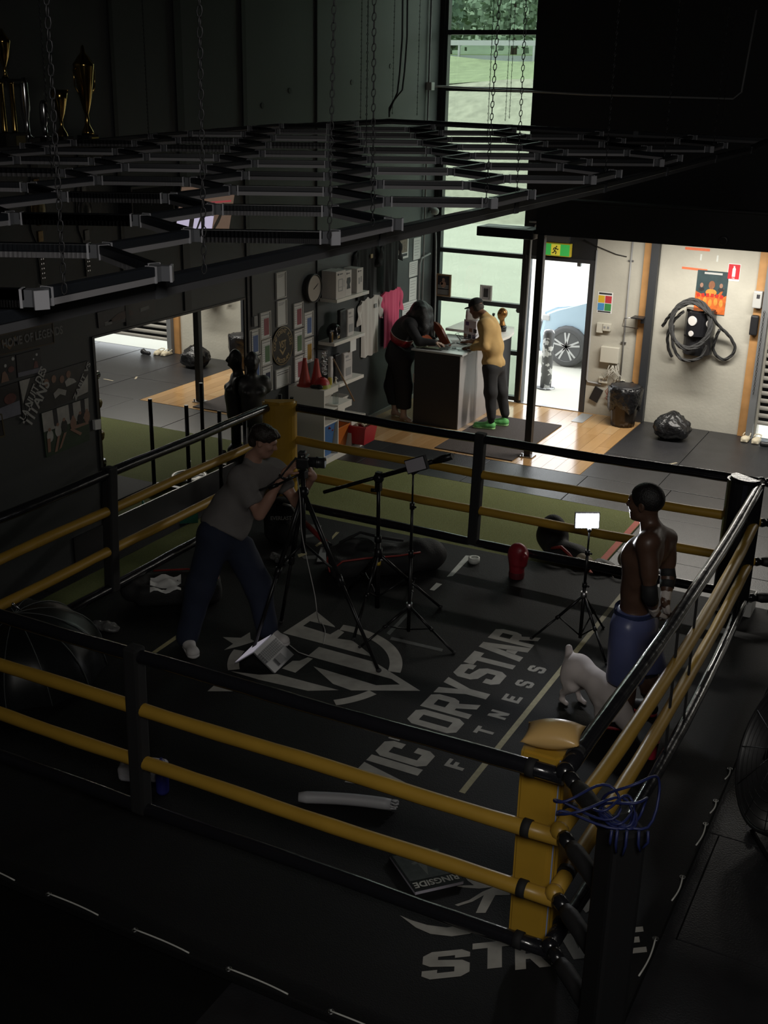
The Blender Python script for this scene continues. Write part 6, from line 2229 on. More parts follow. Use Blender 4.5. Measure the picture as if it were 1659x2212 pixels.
obj('disc', mm_, mat('plate_grey', (0.45, 0.44, 0.42), .4, .6), pl)
for k in range(3):
    a = k * 2.094 + .4
    obj('grip_hole', MB().lathe((-6.74 + .12 * math.cos(a), 9.95 + .12 * math.sin(a), .128), [(0, .001), (.032, .001)], 14, cap=False), INK, pl)

# ------------------------------------------------------------------ people and the dog
def vv(*a):
    return np.array(a, float)


def nrm(a):
    a = np.array(a, float)
    return a / np.linalg.norm(a)


def frame(fwd, up):
    f = nrm(fwd)
    u = np.array(up, float)
    u = nrm(u - f * (u @ f))
    return f, nrm(np.cross(u, f)), u      # forward, left, up


def head_prims(c, fwd, up, s=1.0, face=True):
    """skull, jaw, brow, nose, lips, ears about the head centre"""
    f, l, u = frame(fwd, up)
    Mx = np.stack([f, l, u], 1)

    def P(a, b, d):
        return c + (f * a + l * b + u * d) * s

    def E(a, b, d, r, k=.02):
        return ('e', P(a, b, d), np.array(r) * s, Mx, 0, k * s)
    pr = [E(-.012, 0, .028, (.098, .077, .092), .03), E(.028, 0, -.045, (.062, .056, .072), .04), cap(P(.045, 0, -.095), P(.058, 0, -.100), .026 * s, .022 * s, .03 * s),
          cap(P(.015, .045, -.075), P(.050, .018, -.098), .022 * s, .02 * s, .03 * s), cap(P(.015, -.045, -.075), P(.050, -.018, -.098), .022 * s, .02 * s, .03 * s)]
    if face:
        pr += [cap(P(.082, .028, .018), P(.086, 0, .020), .016 * s, .014 * s, .015 * s), cap(P(.082, -.028, .018), P(.086, 0, .020), .016 * s, .014 * s, .015 * s),
               cap(P(.086, 0, .008), P(.108, 0, -.028), .010 * s, .014 * s, .012 * s), cap(P(.092, .012, -.033), P(.092, -.012, -.033), .010 * s, .010 * s, .008 * s),
               cap(P(.080, .020, -.058), P(.088, 0, -.056), .008 * s, .010 * s, .007 * s), cap(P(.080, -.020, -.058), P(.088, 0, -.056), .008 * s, .010 * s, .007 * s),
               cap(P(.078, .017, -.072), P(.085, 0, -.073), .008 * s, .010 * s, .007 * s), cap(P(.078, -.017, -.072), P(.085, 0, -.073), .008 * s, .010 * s, .007 * s),
               E(.058, .042, -.022, (.03, .022, .024), .02), E(.058, -.042, -.022, (.03, .022, .024), .02),
               cut(E(.092, .031, .0, (.014, .016, .010), .012)), cut(E(.092, -.031, .0, (.014, .016, .010), .012)),
               E(.076, .031, -.001, (.012, .012, .011), .004), E(.076, -.031, -.001, (.012, .012, .011), .004)]
    for sg in (1, -1):
        pr += [E(-.008, .078 * sg, -.006, (.020, .010, .032), .008), cut(E(-.002, .088 * sg, -.004, (.010, .008, .016), .006))]
    return pr


def hand_prims(w, d, n, side, s=1.0, curl=0.5, spread=0.12):
    """palm and five fingers; w wrist, d direction to the knuckles, n palm normal, side +1 puts the thumb on n x d"""
    d = nrm(d)
    n = np.array(n, float)
    n = nrm(n - d * (n @ d))
    b = nrm(np.cross(n, d)) * side
    pr = [cap(w, w + d * .03 * s, .023 * s, .024 * s, .02)]
    for k in (-1, -.33, .33, 1):
        pr.append(cap(w + d * .025 * s + b * .016 * k * s, w + d * .088 * s + b * .030 * k * s, .014 * s, .0115 * s, .014))
    for k, ln in ((1, .072), (.33, .082), (-.33, .076), (-1, .058)):
        p = w + d * .090 * s + b * .030 * k * s
        a = .25 * curl
        for q, fr in enumerate((.45, .32, .23)):
            a += curl * (.75 if q else .35)
            dd = d * math.cos(a) + n * math.sin(a) + b * spread * k * (.6 if q == 0 else .2)
            p2 = p + nrm(dd) * ln * fr * s
            r = (.0098 - .0010 * q) * s
            pr.append(cap(p, p2, r, r * .92, .004))
            p = p2
    t0 = w + d * .028 * s + b * .024 * s
    t1 = t0 + nrm(b * .75 + d * .65 + n * .25) * .042 * s
    t2 = t1 + nrm(b * .30 + d * .85 + n * (.2 + .4 * curl)) * .034 * s
    t3 = t2 + nrm(b * .05 + d * .85 + n * (.3 + .6 * curl)) * .026 * s
    pr += [cap(t0, t1, .0155 * s, .0125 * s, .012), cap(t1, t2, .0118 * s, .0105 * s, .004), cap(t2, t3, .0102 * s, .0085 * s, .004)]
    return pr


def limb(a, b, c, r0, r1, r2, k=.03, m0=None):
    """two tapered segments with a little muscle belly"""
    a, b, c = map(lambda q: np.array(q, float), (a, b, c))
    return [cap(a, b, r0, r1, k), cap(b, c, r1, r2, k), cap(a + (b - a) * .25, a + (b - a) * .55, r0 * 1.02, (r0 + r1) / 2 * 1.03, k), cap(b + (c - b) * .15, b + (c - b) * .4, r1 * 1.02, (r1 * .6 + r2 * .4) * 1.10, k)]


def shoe(t, name, heel, d, m_up, m_sole, ln=.28, z0=.06):
    """low shoe: upper with tongue, sole and laces; heel point on the floor, d direction of the toes"""
    d = nrm(vv(d[0], d[1], 0))
    l = vv(-d[1], d[0], 0)
    h = vv(heel[0], heel[1], z0)
    up = blob([cap(h + d * .03 + vv(0, 0, .05), h + d * .10 + vv(0, 0, .05), .042, .045, .03), cap(h + d * .1 + vv(0, 0, .045), h + d * (ln - .06) + vv(0, 0, .035), .046, .04, .03), cap(h + d * .045 + vv(0, 0, .05), h + d * .05 + vv(0, 0, .10), .042, .038, .03), ell(h + d * (ln - .06) + vv(0, 0, .03), (.048, .048, .036), k=.03)], h=.008, clips=[(h + vv(0, 0, .018), (0, 0, -1))])
    s_ = blob_obj(name, up, m_up, t, smooth=1)
    so = blob([cap(h + d * .035 + vv(0, 0, .012), h + d * (ln - .055) + vv(0, 0, .012), .046, .05, .02)], h=.008, clips=[(h + vv(0, 0, .001), (0, 0, -1)), (h + vv(0, 0, .026), (0, 0, 1))])
    blob_obj('sole', so, m_sole, s_, smooth=0)
    mb_ = MB()
    for k in range(4):
        p = h + d * (.10 + .025 * k) + vv(0, 0, .088 - .010 * k)
        mb_.tube([p - l * .026 - vv(0, 0, .012), p + vv(0, 0, .004), p + l * .026 - vv(0, 0, .012)], .0035, 5)
    obj('laces', mb_, m_sole, s_)
    return s_


SK_DARK = mat('skin_dark', (0.085, 0.045, 0.030), 0.42, var=0.12, scale=12)
SK_PALE = mat('skin_pale', (0.36, 0.20, 0.145), 0.5, var=0.1, scale=14)
SK_TAN = mat('skin_tan', (0.20, 0.10, 0.06), 0.5, var=0.1, scale=14)
HAIRM = mat('dark_hair', (0.020, 0.014, 0.010), 0.5, bump=0.6, scale=90)
HAIRB = mat('black_hair', (0.006, 0.005, 0.005), 0.5, bump=0.6, scale=110)
WRAP = mat('hand_wrap', (0.55, 0.50, 0.47), 0.8, var=0.15, scale=50, bump=0.5)

# --- photographer
HC = vv(*(-4.738, 7.200, 1.690))
NK = vv(*(-4.830, 7.180, 1.538))
SR = vv(*(-4.846, 7.020, 1.429))
SL = vv(*(-4.764, 7.380, 1.409))
ER = vv(*(-4.647, 6.980, 1.167))
WR = vv(*(-4.454, 7.060, 1.522))
EL = vv(*(-4.559, 7.380, 1.161))
WL = vv(*(-4.310, 7.220, 1.464))
CH = vv(*(-4.848, 7.160, 1.331))
BE = vv(*(-4.943, 7.060, 1.140))
PE = vv(*(-4.977, 6.950, 0.982))
HR, KR, AR = vv(*(-4.975, 6.860, 0.974)), vv(*(-5.071, 6.760, 0.551)), vv(*(-5.141, 6.660, 0.155))
HL, KL, AL = vv(*(-4.922, 7.020, 0.915)), vv(*(-4.757, 7.100, 0.513)), vv(*(-4.661, 7.090, 0.155))
AR[2] = AL[2] = .16
CAMP = vv(*(-4.306, 7.120, 1.630))
ph = thing('person', 'person in grey t-shirt and dark blue jeans leaning over a camera tripod', 'person', ((AR + AL) / 2 * vv(1, 1, 0) + vv(0, 0, .06)).tolist())
hf = nrm(vv(.86, .28, -.30))
headp = head_prims(HC, hf, (.15, .05, 1), 1.0)
neckp = [cap(NK, HC - vv(0, 0, .06) - hf * .01, .060, .055, .03)]
torso = [cap(CH + (SR - CH) * .8, CH + (SL - CH) * .8, .085, .085, .06), ell(CH + (BE - CH) * .3, (.125, .17, .16), rot=(0, .35, .25), k=.08), ell(BE, (.12, .16, .15), rot=(0, .35, .25), k=.08), ell(PE, (.13, .16, .13), k=.08), cap(NK, CH, .06, .10, .06)]
arms = limb(SR, ER, WR, .056, .042, .028) + limb(SL, EL, WL, .056, .042, .028)
legs = limb(HR, KR, AR, .088, .06, .042, .05) + limb(HL, KL, AL, .088, .06, .042, .05)
hr = hand_prims(WR, CAMP + vv(-.035, -.03, .012) - WR, (.55, .5, .2), 1, 1.0, .75)
hl = hand_prims(WL, vv(-.02, -.02, .09), (-.8, -.4, .1), -1, 1.0, .8)
surf = [blob(torso + arms + legs + neckp, h=.015), blob(headp + neckp, h=.007, lo=HC - .14, hi=HC + .16), blob(hr + [arms[1]], h=.0055, lo=WR - .02 - vv(.03, .03, .03), hi=WR + .20), blob(hl + [arms[5]], h=.0055, lo=WL - .14, hi=WL + .17)]
blob_obj('body', surf, SK_PALE, ph)
# hair
f, l, u = frame(hf, (.15, .05, 1))
hair = [('e', HC + u * .045 - f * .018, vv(.108, .086, .090), np.stack([f, l, u], 1), 0, .02), cap(HC + u * .09 + f * .06, HC + u * .075 + f * .095, .03, .022, .02), cap(HC + u * .1 - l * .03 + f * .03, HC + u * .075 - l * .04 + f * .085, .03, .02, .02), ell(HC - f * .07 - u * .02, (.045, .07, .06), k=.03),
        cut(('e', HC + f * .095 - u * .035, vv(.085, .075, .082), np.stack([f, l, u], 1), 0, .01)), cut(('e', HC + f * .03 - u * .07 - l * .085, vv(.05, .045, .065), np.stack([f, l, u], 1), 0, .02)), cut(('e', HC + f * .03 - u * .07 + l * .085, vv(.05, .045, .065), np.stack([f, l, u], 1), 0, .02))]
blob_obj('hair', blob(hair, h=.008, noise=.0022, nscale=75), HAIRM, ph, smooth=1)
TEE = mat('grey_cotton_tee', (0.155, 0.145, 0.14), 0.9, var=.08, scale=20, bump=.2)
sd = nrm(ER - SR)
sl_ = nrm(EL - SL)
tee = [cap(CH + (SR - CH) * .8, CH + (SL - CH) * .8, .098, .098, .06), ell(CH + (BE - CH) * .3, (.145, .19, .18), rot=(0, .35, .25), k=.08), ell(BE, (.175, .21, .19), rot=(0, .35, .25), k=.08), ell(BE + (PE - BE) * .75, (.195, .23, .14), rot=(0, .35, .25), k=.07), cap(CH, NK - vv(0, 0, .02), .10, .072, .04),
       cap(SR, SR + sd * .20, .084, .084, .05), cap(SL, SL + sl_ * .16, .080, .076, .06), cut(cap(SR + sd * .34, SR + sd * .37, .105, .105, .01)), cut(cap(SL + sl_ * .30, SL + sl_ * .33, .105, .105, .01)), cap(CH + (SL - CH) * .5, SL + sl_ * .05, .095, .085, .06)]
hemn = nrm(PE - BE)
tn = blob(tee, h=.012, noise=.0028, nscale=26, clips=[(PE + hemn * .015, hemn), (NK + nrm(HC - NK) * .012, nrm(HC - NK))])
blob_obj('t_shirt', tn, TEE, ph)
JEAN = mat('navy_denim', (0.012, 0.018, 0.040), 0.85, var=.2, scale=8, bump=.2)
je = [ell(PE, (.155, .19, .15), k=.08), cap(HR, KR, .135, .108, .08), cap(KR, AR + vv(0, 0, -.02), .108, .088, .06), cap(HL, KL, .135, .108, .08), cap(KL, AL + vv(0, 0, -.02), .108, .088, .06)]
blob_obj('jeans', blob(je, h=.012, noise=.0035, nscale=24, clips=[(PE - hemn * .05, -hemn), ((0, 0, .085), (0, 0, -1))]), JEAN, ph)
SHW = mat('white_trainer', (0.55, 0.53, 0.52), .6, var=.06, scale=20)
shoe(ph, 'shoe', AR[:2] - nrm(vv(.85, -.35)) * .02 if False else AR[:2] + vv(-.03, .02), (.75, -.60), SHW, SHW)
shoe(ph, 'shoe', AL[:2] + vv(-.05, .02), (.95, -.20), SHW, SHW)
for pts, nm in (([WR + nrm(ER - WR) * .06], 'watch'),):
    a = nrm(ER - WR)
    obj(nm, MB().cyl(WR + a * .03, WR + a * .05, .034, seg=16), BLKP, ph)
# shoulder strap
obj('camera_strap', MB().tube([CAMP + vv(-.06, -.05, .02), WR + vv(-.02, -.04, -.03), (WR + CH) / 2 + vv(.02, -.05, -.06), CH + vv(.10, -.10, -.02)], .008, 6), STRAP, ph)

# --- boxer, hands clasped behind the back
HC = vv(*(-1.769, 7.300, 1.697))
NK = vv(*(-1.719, 7.300, 1.517))
CH = vv(*(-1.722, 7.300, 1.358))
BE = vv(*(-1.761, 7.300, 1.103))
PE = vv(*(-1.769, 7.300, 0.844))
SL = vv(*(-1.682, 7.110, 1.480))
SR = vv(*(-1.648, 7.490, 1.389))
EL = vv(*(-1.620, 7.080, 1.138))
ER = vv(*(-1.597, 7.460, 1.130))
WL = vv(*(-1.613, 7.240, 0.951))
WR = vv(*(-1.578, 7.370, 0.994))
HLp, KLp, ALp = PE + vv(-.01, -.10, -.04), vv(*(-1.745, 7.160, 0.405)), vv(*(-1.640, 7.140, 0.128))
HRp, KRp, ARp = PE + vv(.01, .10, -.04), vv(*(-1.640, 7.420, 0.339)), vv(*(-1.596, 7.440, 0.051))
ALp[2] = ARp[2] = .15
ALp[:2] = (KLp[0] + .04, 7.15)
ARp[:2] = (KRp[0] + .03, 7.43)
bx = thing('person', 'shirtless boxer in navy shorts standing at the ropes, hands clasped behind', 'person', ((ALp + ARp) / 2 * vv(1, 1, 0) + vv(0, 0, .06)).tolist())
hf = nrm(vv(-1, .12, -.03))
headp = head_prims(HC, hf, (0.05, 0, 1), 1.12)
neckp = [cap(NK + vv(.01, 0, -.02), HC + vv(.02, 0, -.05), .066, .062, .03)]
up_ = nrm(CH - BE)
torso = [cap(CH + (SL - CH) * .75 + vv(0, 0, .01), CH + (SR - CH) * .75 + vv(0, 0, .01), .085, .085, .05), ell(CH + vv(-.035, 0, -.04), (.125, .175, .14), rot=(0, -.1, 0), k=.08), ell(CH + vv(-.095, -.075, -.03), (.055, .08, .06), k=.04), ell(CH + vv(-.095, .075, -.03), (.055, .08, .06), k=.04), ell(BE + vv(-.005, 0, .06), (.105, .145, .15), k=.08), ell(BE + vv(.0, 0, -.08), (.105, .14, .12), k=.08), ell(PE, (.115, .155, .13), k=.08),
         ell(PE + vv(.06, -.07, -.04), (.09, .085, .1), k=.05), ell(PE + vv(.06, .07, -.04), (.09, .085, .1), k=.05),
         cap(NK + vv(.03, -.02, -.0), SL + vv(.03, .02, .03), .055, .05, .05), cap(NK + vv(.03, .02, -.0), SR + vv(.03, -.02, .03), .055, .05, .05),
         ell(CH + vv(.075, -.09, -.0), (.05, .075, .10), k=.04), ell(CH + vv(.075, .09, -.0), (.05, .075, .10), k=.04), cut(cap(CH + vv(.125, 0, .08), BE + vv(.118, 0, -.05), .018, .018, .04)), cap(CH + vv(.05, -.13, -.08), BE + vv(.02, -.11, .06), .05, .045, .05), cap(CH + vv(.05, .13, -.08), BE + vv(.02, .11, .06), .05, .045, .05)]
arms = [ell(SL, (.065, .068, .075), k=.04), ell(SR, (.065, .068, .075), k=.04)] + limb(SL, EL, WL, .056, .043, .030) + limb(SR, ER, WR, .056, .043, .030) + [cap(SL + (EL - SL) * .35 + vv(.02, 0, 0), SL + (EL - SL) * .6 + vv(.015, 0, 0), .045, .042, .03), cap(SR + (ER - SR) * .35 + vv(.02, 0, 0), SR + (ER - SR) * .6 + vv(.015, 0, 0), .045, .042, .03)]
legs = limb(HLp, KLp, ALp, .092, .062, .042, .05) + limb(HRp, KRp, ARp, .092, .062, .042, .05)
hl = hand_prims(WL, vv(.06, .07, -.06), (.2, .6, .6), 1, .98, .9)
hr = hand_prims(WR, vv(.03, -.02, -.10), (-.5, -.6, 0), -1, .98, .9)
blob_obj('body', [blob(torso + arms + legs + neckp, h=.0135), blob(headp + neckp, h=.0065, lo=HC - vv(.18, .15, .13), hi=HC + .17), blob(hl + [arms[3]], h=.0055, lo=WL - .06, hi=WL + .17), blob(hr + [arms[7]], h=.0055, lo=WR - vv(.1, .12, .19), hi=WR + .06)], SK_DARK, bx)
f, l, u = frame(hf, (0.05, 0, 1))
hair = [('e', HC + u * .036 - f * .016, vv(.118, .094, .108), np.stack([f, l, u], 1), 0, .02), cut(('e', HC + f * .112 - u * .05, vv(.09, .115, .115), np.stack([f, l, u], 1), 0, .01)), cut(('e', HC + f * .0 - u * .098, vv(.14, .14, .08), np.stack([f, l, u], 1), 0, .01))]
blob_obj('hair', blob(hair, h=.007), HAIRB, bx)
SHORT = mat('navy_satin_shorts', (0.085, 0.10, 0.22), .38, var=.15, scale=7, bump=.15)
sh_ = [ell(PE, (.135, .175, .14), k=.06), cap(HLp, HLp + (KLp - HLp) * .85, .118, .135, .06), cap(HRp, HRp + (KRp - HRp) * .85, .118, .135, .06), ell(PE + vv(.06, 0, -.05), (.11, .16, .12), k=.05)]
hemz = (-1.767, 7.200, 0.511)[2]
blob_obj('shorts', blob(sh_, h=.012, noise=.004, nscale=19, clips=[(PE + vv(0, 0, .085), (.08, 0, 1)), ((0, 0, hemz), (0.05, 0, -1))]), SHORT, bx)
obj('waistband', MB().lathe(PE + vv(.005, 0, .06), [(.138, -.02), (.142, 0), (.138, .025)], 30, sy=1.22, cap=False), mat('waistband_navy', (0.02, 0.03, 0.085), .4), bx)
PADB = mat('black_neoprene', (0.010, 0.010, 0.011), .75)
for a, b_, c_ in ((SL, EL, WL), (SR, ER, WR)):
    m_ = MB()
    m_.tube([b_ + nrm(a - b_) * .075, b_ + nrm(a - b_) * .03, b_ + nrm(nrm(b_ - a) + nrm(b_ - c_)) * .008, b_ + nrm(c_ - b_) * .03, b_ + nrm(c_ - b_) * .075], [.052, .054, .055, .053, .050], 14)
    obj('elbow_sleeve', m_, PADB, bx)
for a, b_, c_ in ((HLp, KLp, ALp), (HRp, KRp, ARp)):
    m_ = MB()
    m_.tube([b_ + nrm(a - b_) * .13, b_ + nrm(a - b_) * .05, b_, b_ + nrm(c_ - b_) * .06, b_ + nrm(c_ - b_) * .11], [.080, .073, .070, .069, .068], 16)
    obj('knee_sleeve', m_, PADB, bx)
for w_, h_, a_ in ((WL, hl, EL), (WR, hr, ER)):
    d_ = nrm(w_ - a_)
    wp = [cap(w_ - d_ * .07, w_ - d_ * .0, .038, .034, .02)] + [('c', q[1], q[1] + (q[2] - q[1]) * .95, q[3] + .004, q[4] + .004, .012) for q in h_[1:5]]
    blob_obj('hand_wrap', blob(wp, h=.006, noise=.0012, nscale=120), WRAP, bx, smooth=1)
BOOT = mat('black_boxing_boot', (0.012, 0.012, 0.013), .5)
for a_, k_, d_ in ((ALp, KLp, (-.95, -.25)), (ARp, KRp, (-.95, .2))):
    s_ = shoe(bx, 'boot', a_[:2] - nrm(vv(*d_)) * .045, d_, BOOT, mat('boot_red_sole', (0.35, 0.03, 0.04), .5), .27)
    obj('boot_shaft', MB().tube([a_ + vv(0, 0, -.05), a_ + vv(0, 0, .03), a_ + nrm(k_ - a_) * .13], [.048, .048, .052], 14), BOOT, s_)

# --- man in the ochre top at the counter
HC = vv(*(-5.887, 14.050, 1.548))
NK = vv(*(-5.763, 14.030, 1.479))
CH = vv(*(-5.664, 14.000, 1.336))
BE = vv(*(-5.610, 14.000, 1.085))
PE = vv(*(-5.583, 14.000, 0.840))
SL = vv(*(-5.677, 13.840, 1.386))
SR = vv(*(-5.747, 14.200, 1.349))
EL = vv(*(-5.646, 13.800, 1.117))
WL = vv(*(-5.861, 13.880, 1.053))
ER = vv(*(-5.894, 14.300, 1.060))
WR = vv(*(-6.036, 14.220, 1.058))
WL[2] = max(WL[2], 1.06)
WR[2] = max(WR[2], 1.06)
AL, AR = vv(-5.51, 13.84, .12), vv(-5.42, 14.10, .12)
KL, KR = vv(*(-5.546, 13.860, 0.500)), vv(*(-5.490, 14.100, 0.467))
HLp, HRp = PE + vv(0, -.10, -.03), PE + vv(0.02, .10, -.03)
mn = thing('person', 'man in black cap and ochre long sleeved top leaning on the counter', 'person', ((AL + AR) / 2 * vv(1, 1, 0) + vv(0, 0, .012)).tolist())
hf = nrm(vv(-.86, .32, -.40))
upv = (-.35, .12, .9)
headp = head_prims(HC, hf, upv, 1.0)
neckp = [cap(NK, HC - hf * .02 + vv(.01, 0, -.04), .058, .056, .03)]
torso = [cap(CH + (SL - CH) * .8, CH + (SR - CH) * .8, .08, .08, .05), ell(CH + vv(0, 0, -.05), (.12, .17, .15), k=.08), ell(BE, (.115, .15, .15), k=.08), ell(PE, (.12, .16, .13), k=.08)]
arms = limb(SL, EL, WL, .052, .04, .027) + limb(SR, ER, WR, .052, .04, .027)
legs = limb(HLp, KL, AL, .085, .058, .04, .05) + limb(HRp, KR, AR, .085, .058, .04, .05)
hl = hand_prims(WL, vv(-.09, .02, -.012), (-.1, 0, -1), -1, .95, .45)
hr = hand_prims(WR, vv(-.09, -.03, -.012), (-.1, 0, -1), 1, .95, .45)
blob_obj('body', [blob(torso + arms + legs + neckp, h=.016), blob(headp + neckp, h=.008, lo=HC - .15, hi=HC + .15), blob(hl, h=.006), blob(hr, h=.006)], SK_TAN, mn)
f, l, u = frame(hf, upv)
Mh = np.stack([f, l, u], 1)
blob_obj('hair', blob([('e', HC + u * .01 - f * .03, vv(.085, .082, .078), Mh, 0, .02), cut(('e', HC + f * .09, vv(.09, .12, .14), Mh, 0, .01))], h=.009, noise=.0015, nscale=90), mat('grey_brown_hair', (0.05, 0.04, 0.033), .7), mn, smooth=1)
CAPM = mat('black_cap', (0.010, 0.010, 0.011), .8)
cp = blob_obj('cap', blob([('e', HC + u * .055 - f * .012, vv(.112, .09, .085), Mh, 0, .02)], h=.008, clips=[(HC + u * .035, -u + f * -.10)]), CAPM, mn)
blob_obj('peak', blob([('e', HC + u * .045 + f * .12, vv(.07, .068, .012), Mh, 0, .01)], h=.006), CAPM, cp, smooth=1)
OCH = mat('ochre_cotton', (0.52, 0.34, 0.135), .9, var=.08, scale=14, bump=.25)
tp = [cap(CH + (SL - CH) * .8, CH + (SR - CH) * .8, .098, .098, .06), ell(CH + vv(0, 0, -.05), (.14, .185, .16), k=.08), ell(BE, (.145, .18, .17), k=.08), ell(PE + vv(.0, 0, .03), (.15, .185, .12), k=.07), cap(CH, NK + vv(0, 0, -.01), .10, .066, .04), cap(SL, EL, .072, .060, .05), cap(EL, EL + (WL - EL) * .85, .060, .045, .03), cap(SR, ER, .072, .060, .05), cap(ER, ER + (WR - ER) * .85, .060, .045, .03)]
blob_obj('long_sleeved_top', blob(tp, h=.012, noise=.0045, nscale=27, clips=[(PE + vv(0, 0, -.055), (.1, 0, -1)), (NK + nrm(HC - NK) * .01, nrm(HC - NK))]), OCH, mn)
TRO = mat('charcoal_trousers', (0.022, 0.022, 0.024), .85, var=.15, scale=10)
tr = [ell(PE + vv(0, 0, -.02), (.14, .175, .13), k=.08), cap(HLp, KL, .105, .085, .05), cap(KL, AL + vv(0, 0, .06), .085, .06, .04), cap(HRp, KR, .105, .085, .05), cap(KR, AR + vv(0, 0, .06), .085, .06, .04)]
blob_obj('trousers', blob(tr, h=.013, noise=.003, nscale=25, clips=[(PE + vv(0, 0, .06), (0, 0, 1))]), TRO, mn)
for a_, k_ in ((AL, KL), (AR, KR)):
    obj('sock', MB().tube([a_ + vv(0, 0, -.05), a_ + vv(0, 0, .12)], .045, 12), BLKP, mn)
GRN = mat('green_trainer', (0.16, 0.55, 0.16), .5, var=.15, scale=25)
shoe(mn, 'shoe', AL[:2] + vv(.05, .01), (-.97, -.18), GRN, mat('lime_sole', (0.35, 0.62, 0.25), .5), .30, .012)
shoe(mn, 'shoe', AR[:2] + vv(.05, .0), (-.97, -.20), GRN, mat('lime_sole', (0.35, 0.62, 0.25), .5), .30, .012)

# --- woman bent over the counter
HC = vv(*(-6.584, 13.850, 1.471))
NK = vv(*(-6.663, 13.820, 1.394))
CH = vv(*(-6.739, 13.800, 1.308))
BE = vv(*(-6.821, 13.780, 1.122))
PE = vv(*(-6.845, 13.760, 0.857))
SR = vv(*(-6.637, 13.620, 1.306))
SL = vv(*(-6.768, 13.970, 1.309))
ER = vv(*(-6.492, 13.600, 1.116))
EL = vv(*(-6.645, 14.020, 1.074))
WR = ER + vv(.20, .06, .0)
WL = EL + vv(.18, -.02, .0)
for q in (ER, EL, WR, WL):
    q[2] = max(q[2], 1.075)
AR, AL = vv(-6.72, 13.66, .10), vv(-6.92, 13.80, .10)
KR, KL = vv(*(-6.738, 13.680, 0.460)), vv(*(-6.987, 13.840, 0.392))
HRp, HLp = PE + vv(.05, -.09, -.03), PE + vv(-.05, .09, -.03)
wm = thing('person', 'barefoot woman with long black hair bent over the counter in dark clothes', 'person', ((AL + AR) / 2 * vv(1, 1, 0)).tolist())
hf = nrm(vv(.75, .1, -.65))
upv = (.6, 0, .75)
headp = head_prims(HC, hf, upv, .95)
neckp = [cap(NK, HC, .05, .05, .03)]
torso = [cap(CH + (SL - CH) * .8, CH + (SR - CH) * .8, .075, .075, .05), ell((CH + BE) / 2, (.12, .15, .15), rot=(0, .4, 0), k=.08), ell(BE, (.13, .15, .14), k=.08), ell(PE, (.16, .18, .15), k=.08)]
arms = limb(SL, EL, WL, .048, .037, .025) + limb(SR, ER, WR, .048, .037, .025)
legs = limb(HLp, KL, AL, .105, .07, .042, .05) + limb(HRp, KR, AR, .105, .07, .042, .05)
feet = []
for a_, d_ in ((AR, vv(.9, -.35, 0)), (AL, vv(.9, -.2, 0))):
    d_ = nrm(d_)
    b2 = vv(-d_[1], d_[0], 0)
    g = a_ * vv(1, 1, 0)
    feet += [cap(a_ + vv(0, 0, -.02), g - d_ * .03 + vv(0, 0, .035), .036, .036, .03), cap(g + vv(0, 0, .05), g + d_ * .13 + vv(0, 0, .025), .038, .026, .03), cap(g + d_ * .11 - b2 * .025 + vv(0, 0, .022), g + d_ * .11 + b2 * .025 + vv(0, 0, .02), .02, .018, .02)]
    for q in range(5):
        o_ = (q - 2) * .016
        feet.append(cap(g + d_ * .13 + b2 * o_ + vv(0, 0, .017), g + d_ * (.175 - .008 * abs(q - 1)) + b2 * o_ * 1.1 + vv(0, 0, .013), .010, .009, .005))
h1 = hand_prims(WL, vv(.09, -.02, -.01), (0, 0, -1), -1, .88, .4)
h2 = hand_prims(WR, vv(.09, .02, -.01), (0, 0, -1), 1, .88, .4)
blob_obj('body', [blob(torso + arms + legs + neckp + feet[:3] + feet[8:11], h=.016, clips=[((0, 0, .003), (0, 0, -1))]), blob(headp + neckp, h=.009, lo=HC - .14, hi=HC + .14), blob(feet, h=.0065, clips=[((0, 0, .002), (0, 0, -1))]), blob(h1, h=.006), blob(h2, h=.006)], mat('skin_light', (0.42, 0.28, 0.21), .5, var=.08), wm)
f, l, u = frame(hf, upv)
Mh = np.stack([f, l, u], 1)
hair = [('e', HC + u * .025 - f * .02, vv(.108, .092, .10), Mh, 0, .04), cap(HC + vv(.04, -.05, .0), HC + vv(.09, -.10, -.30), .075, .05, .05), cap(HC + vv(.06, .06, .0), HC + vv(.12, .05, -.32), .07, .045, .05), cap(HC + vv(-.04, -.06, .02), HC + vv(.03, -.13, -.24), .07, .045, .05), cap(HC + vv(.09, -.03, -.1), HC + vv(.12, -.07, -.42), .05, .02, .05),
        cap(HC - f * .06, NK + vv(-.06, -.03, .01), .08, .06, .06), cap(HC + vv(.05, -.085, .02), HC + vv(.10, -.10, -.2), .06, .05, .05)]
blob_obj('hair', blob(hair, h=.010, noise=.004, nscale=48), HAIRB, wm, smooth=1)
JKT = mat('black_jacket', (0.010, 0.010, 0.012), .8, bump=.2, scale=30)
ax_ = nrm(CH - PE)
jk = [cap(CH + (SL - CH) * .8, CH + (SR - CH) * .8, .105, .105, .06), ell((CH + BE) / 2 + vv(-.02, 0, 0), (.15, .175, .17), rot=(0, .4, 0), k=.08), ell(BE, (.155, .18, .16), k=.08), cap(CH, NK, .10, .07, .04), cap(SL, EL, .075, .058, .05), cap(EL, WL, .058, .042, .03), cap(SR, ER, .075, .058, .05), cap(ER, WR, .058, .042, .03), ell(PE, (.175, .195, .14), k=.07)]
bandn = nrm(vv(.42, -.1, .9))
b0 = vv(*(-6.801, 13.770, 1.082))
trunk = [p for p in jk[:4]] + [jk[8]]
blob_obj('jacket', [blob(trunk, h=.012, noise=.003, nscale=25, clips=[(b0 + bandn * .045, -bandn)]), blob(jk[4:6], h=.012), blob(jk[6:8], h=.012)], JKT, wm)
rb = [p for p in jk if p[0] == 'e'] + [jk[0]]
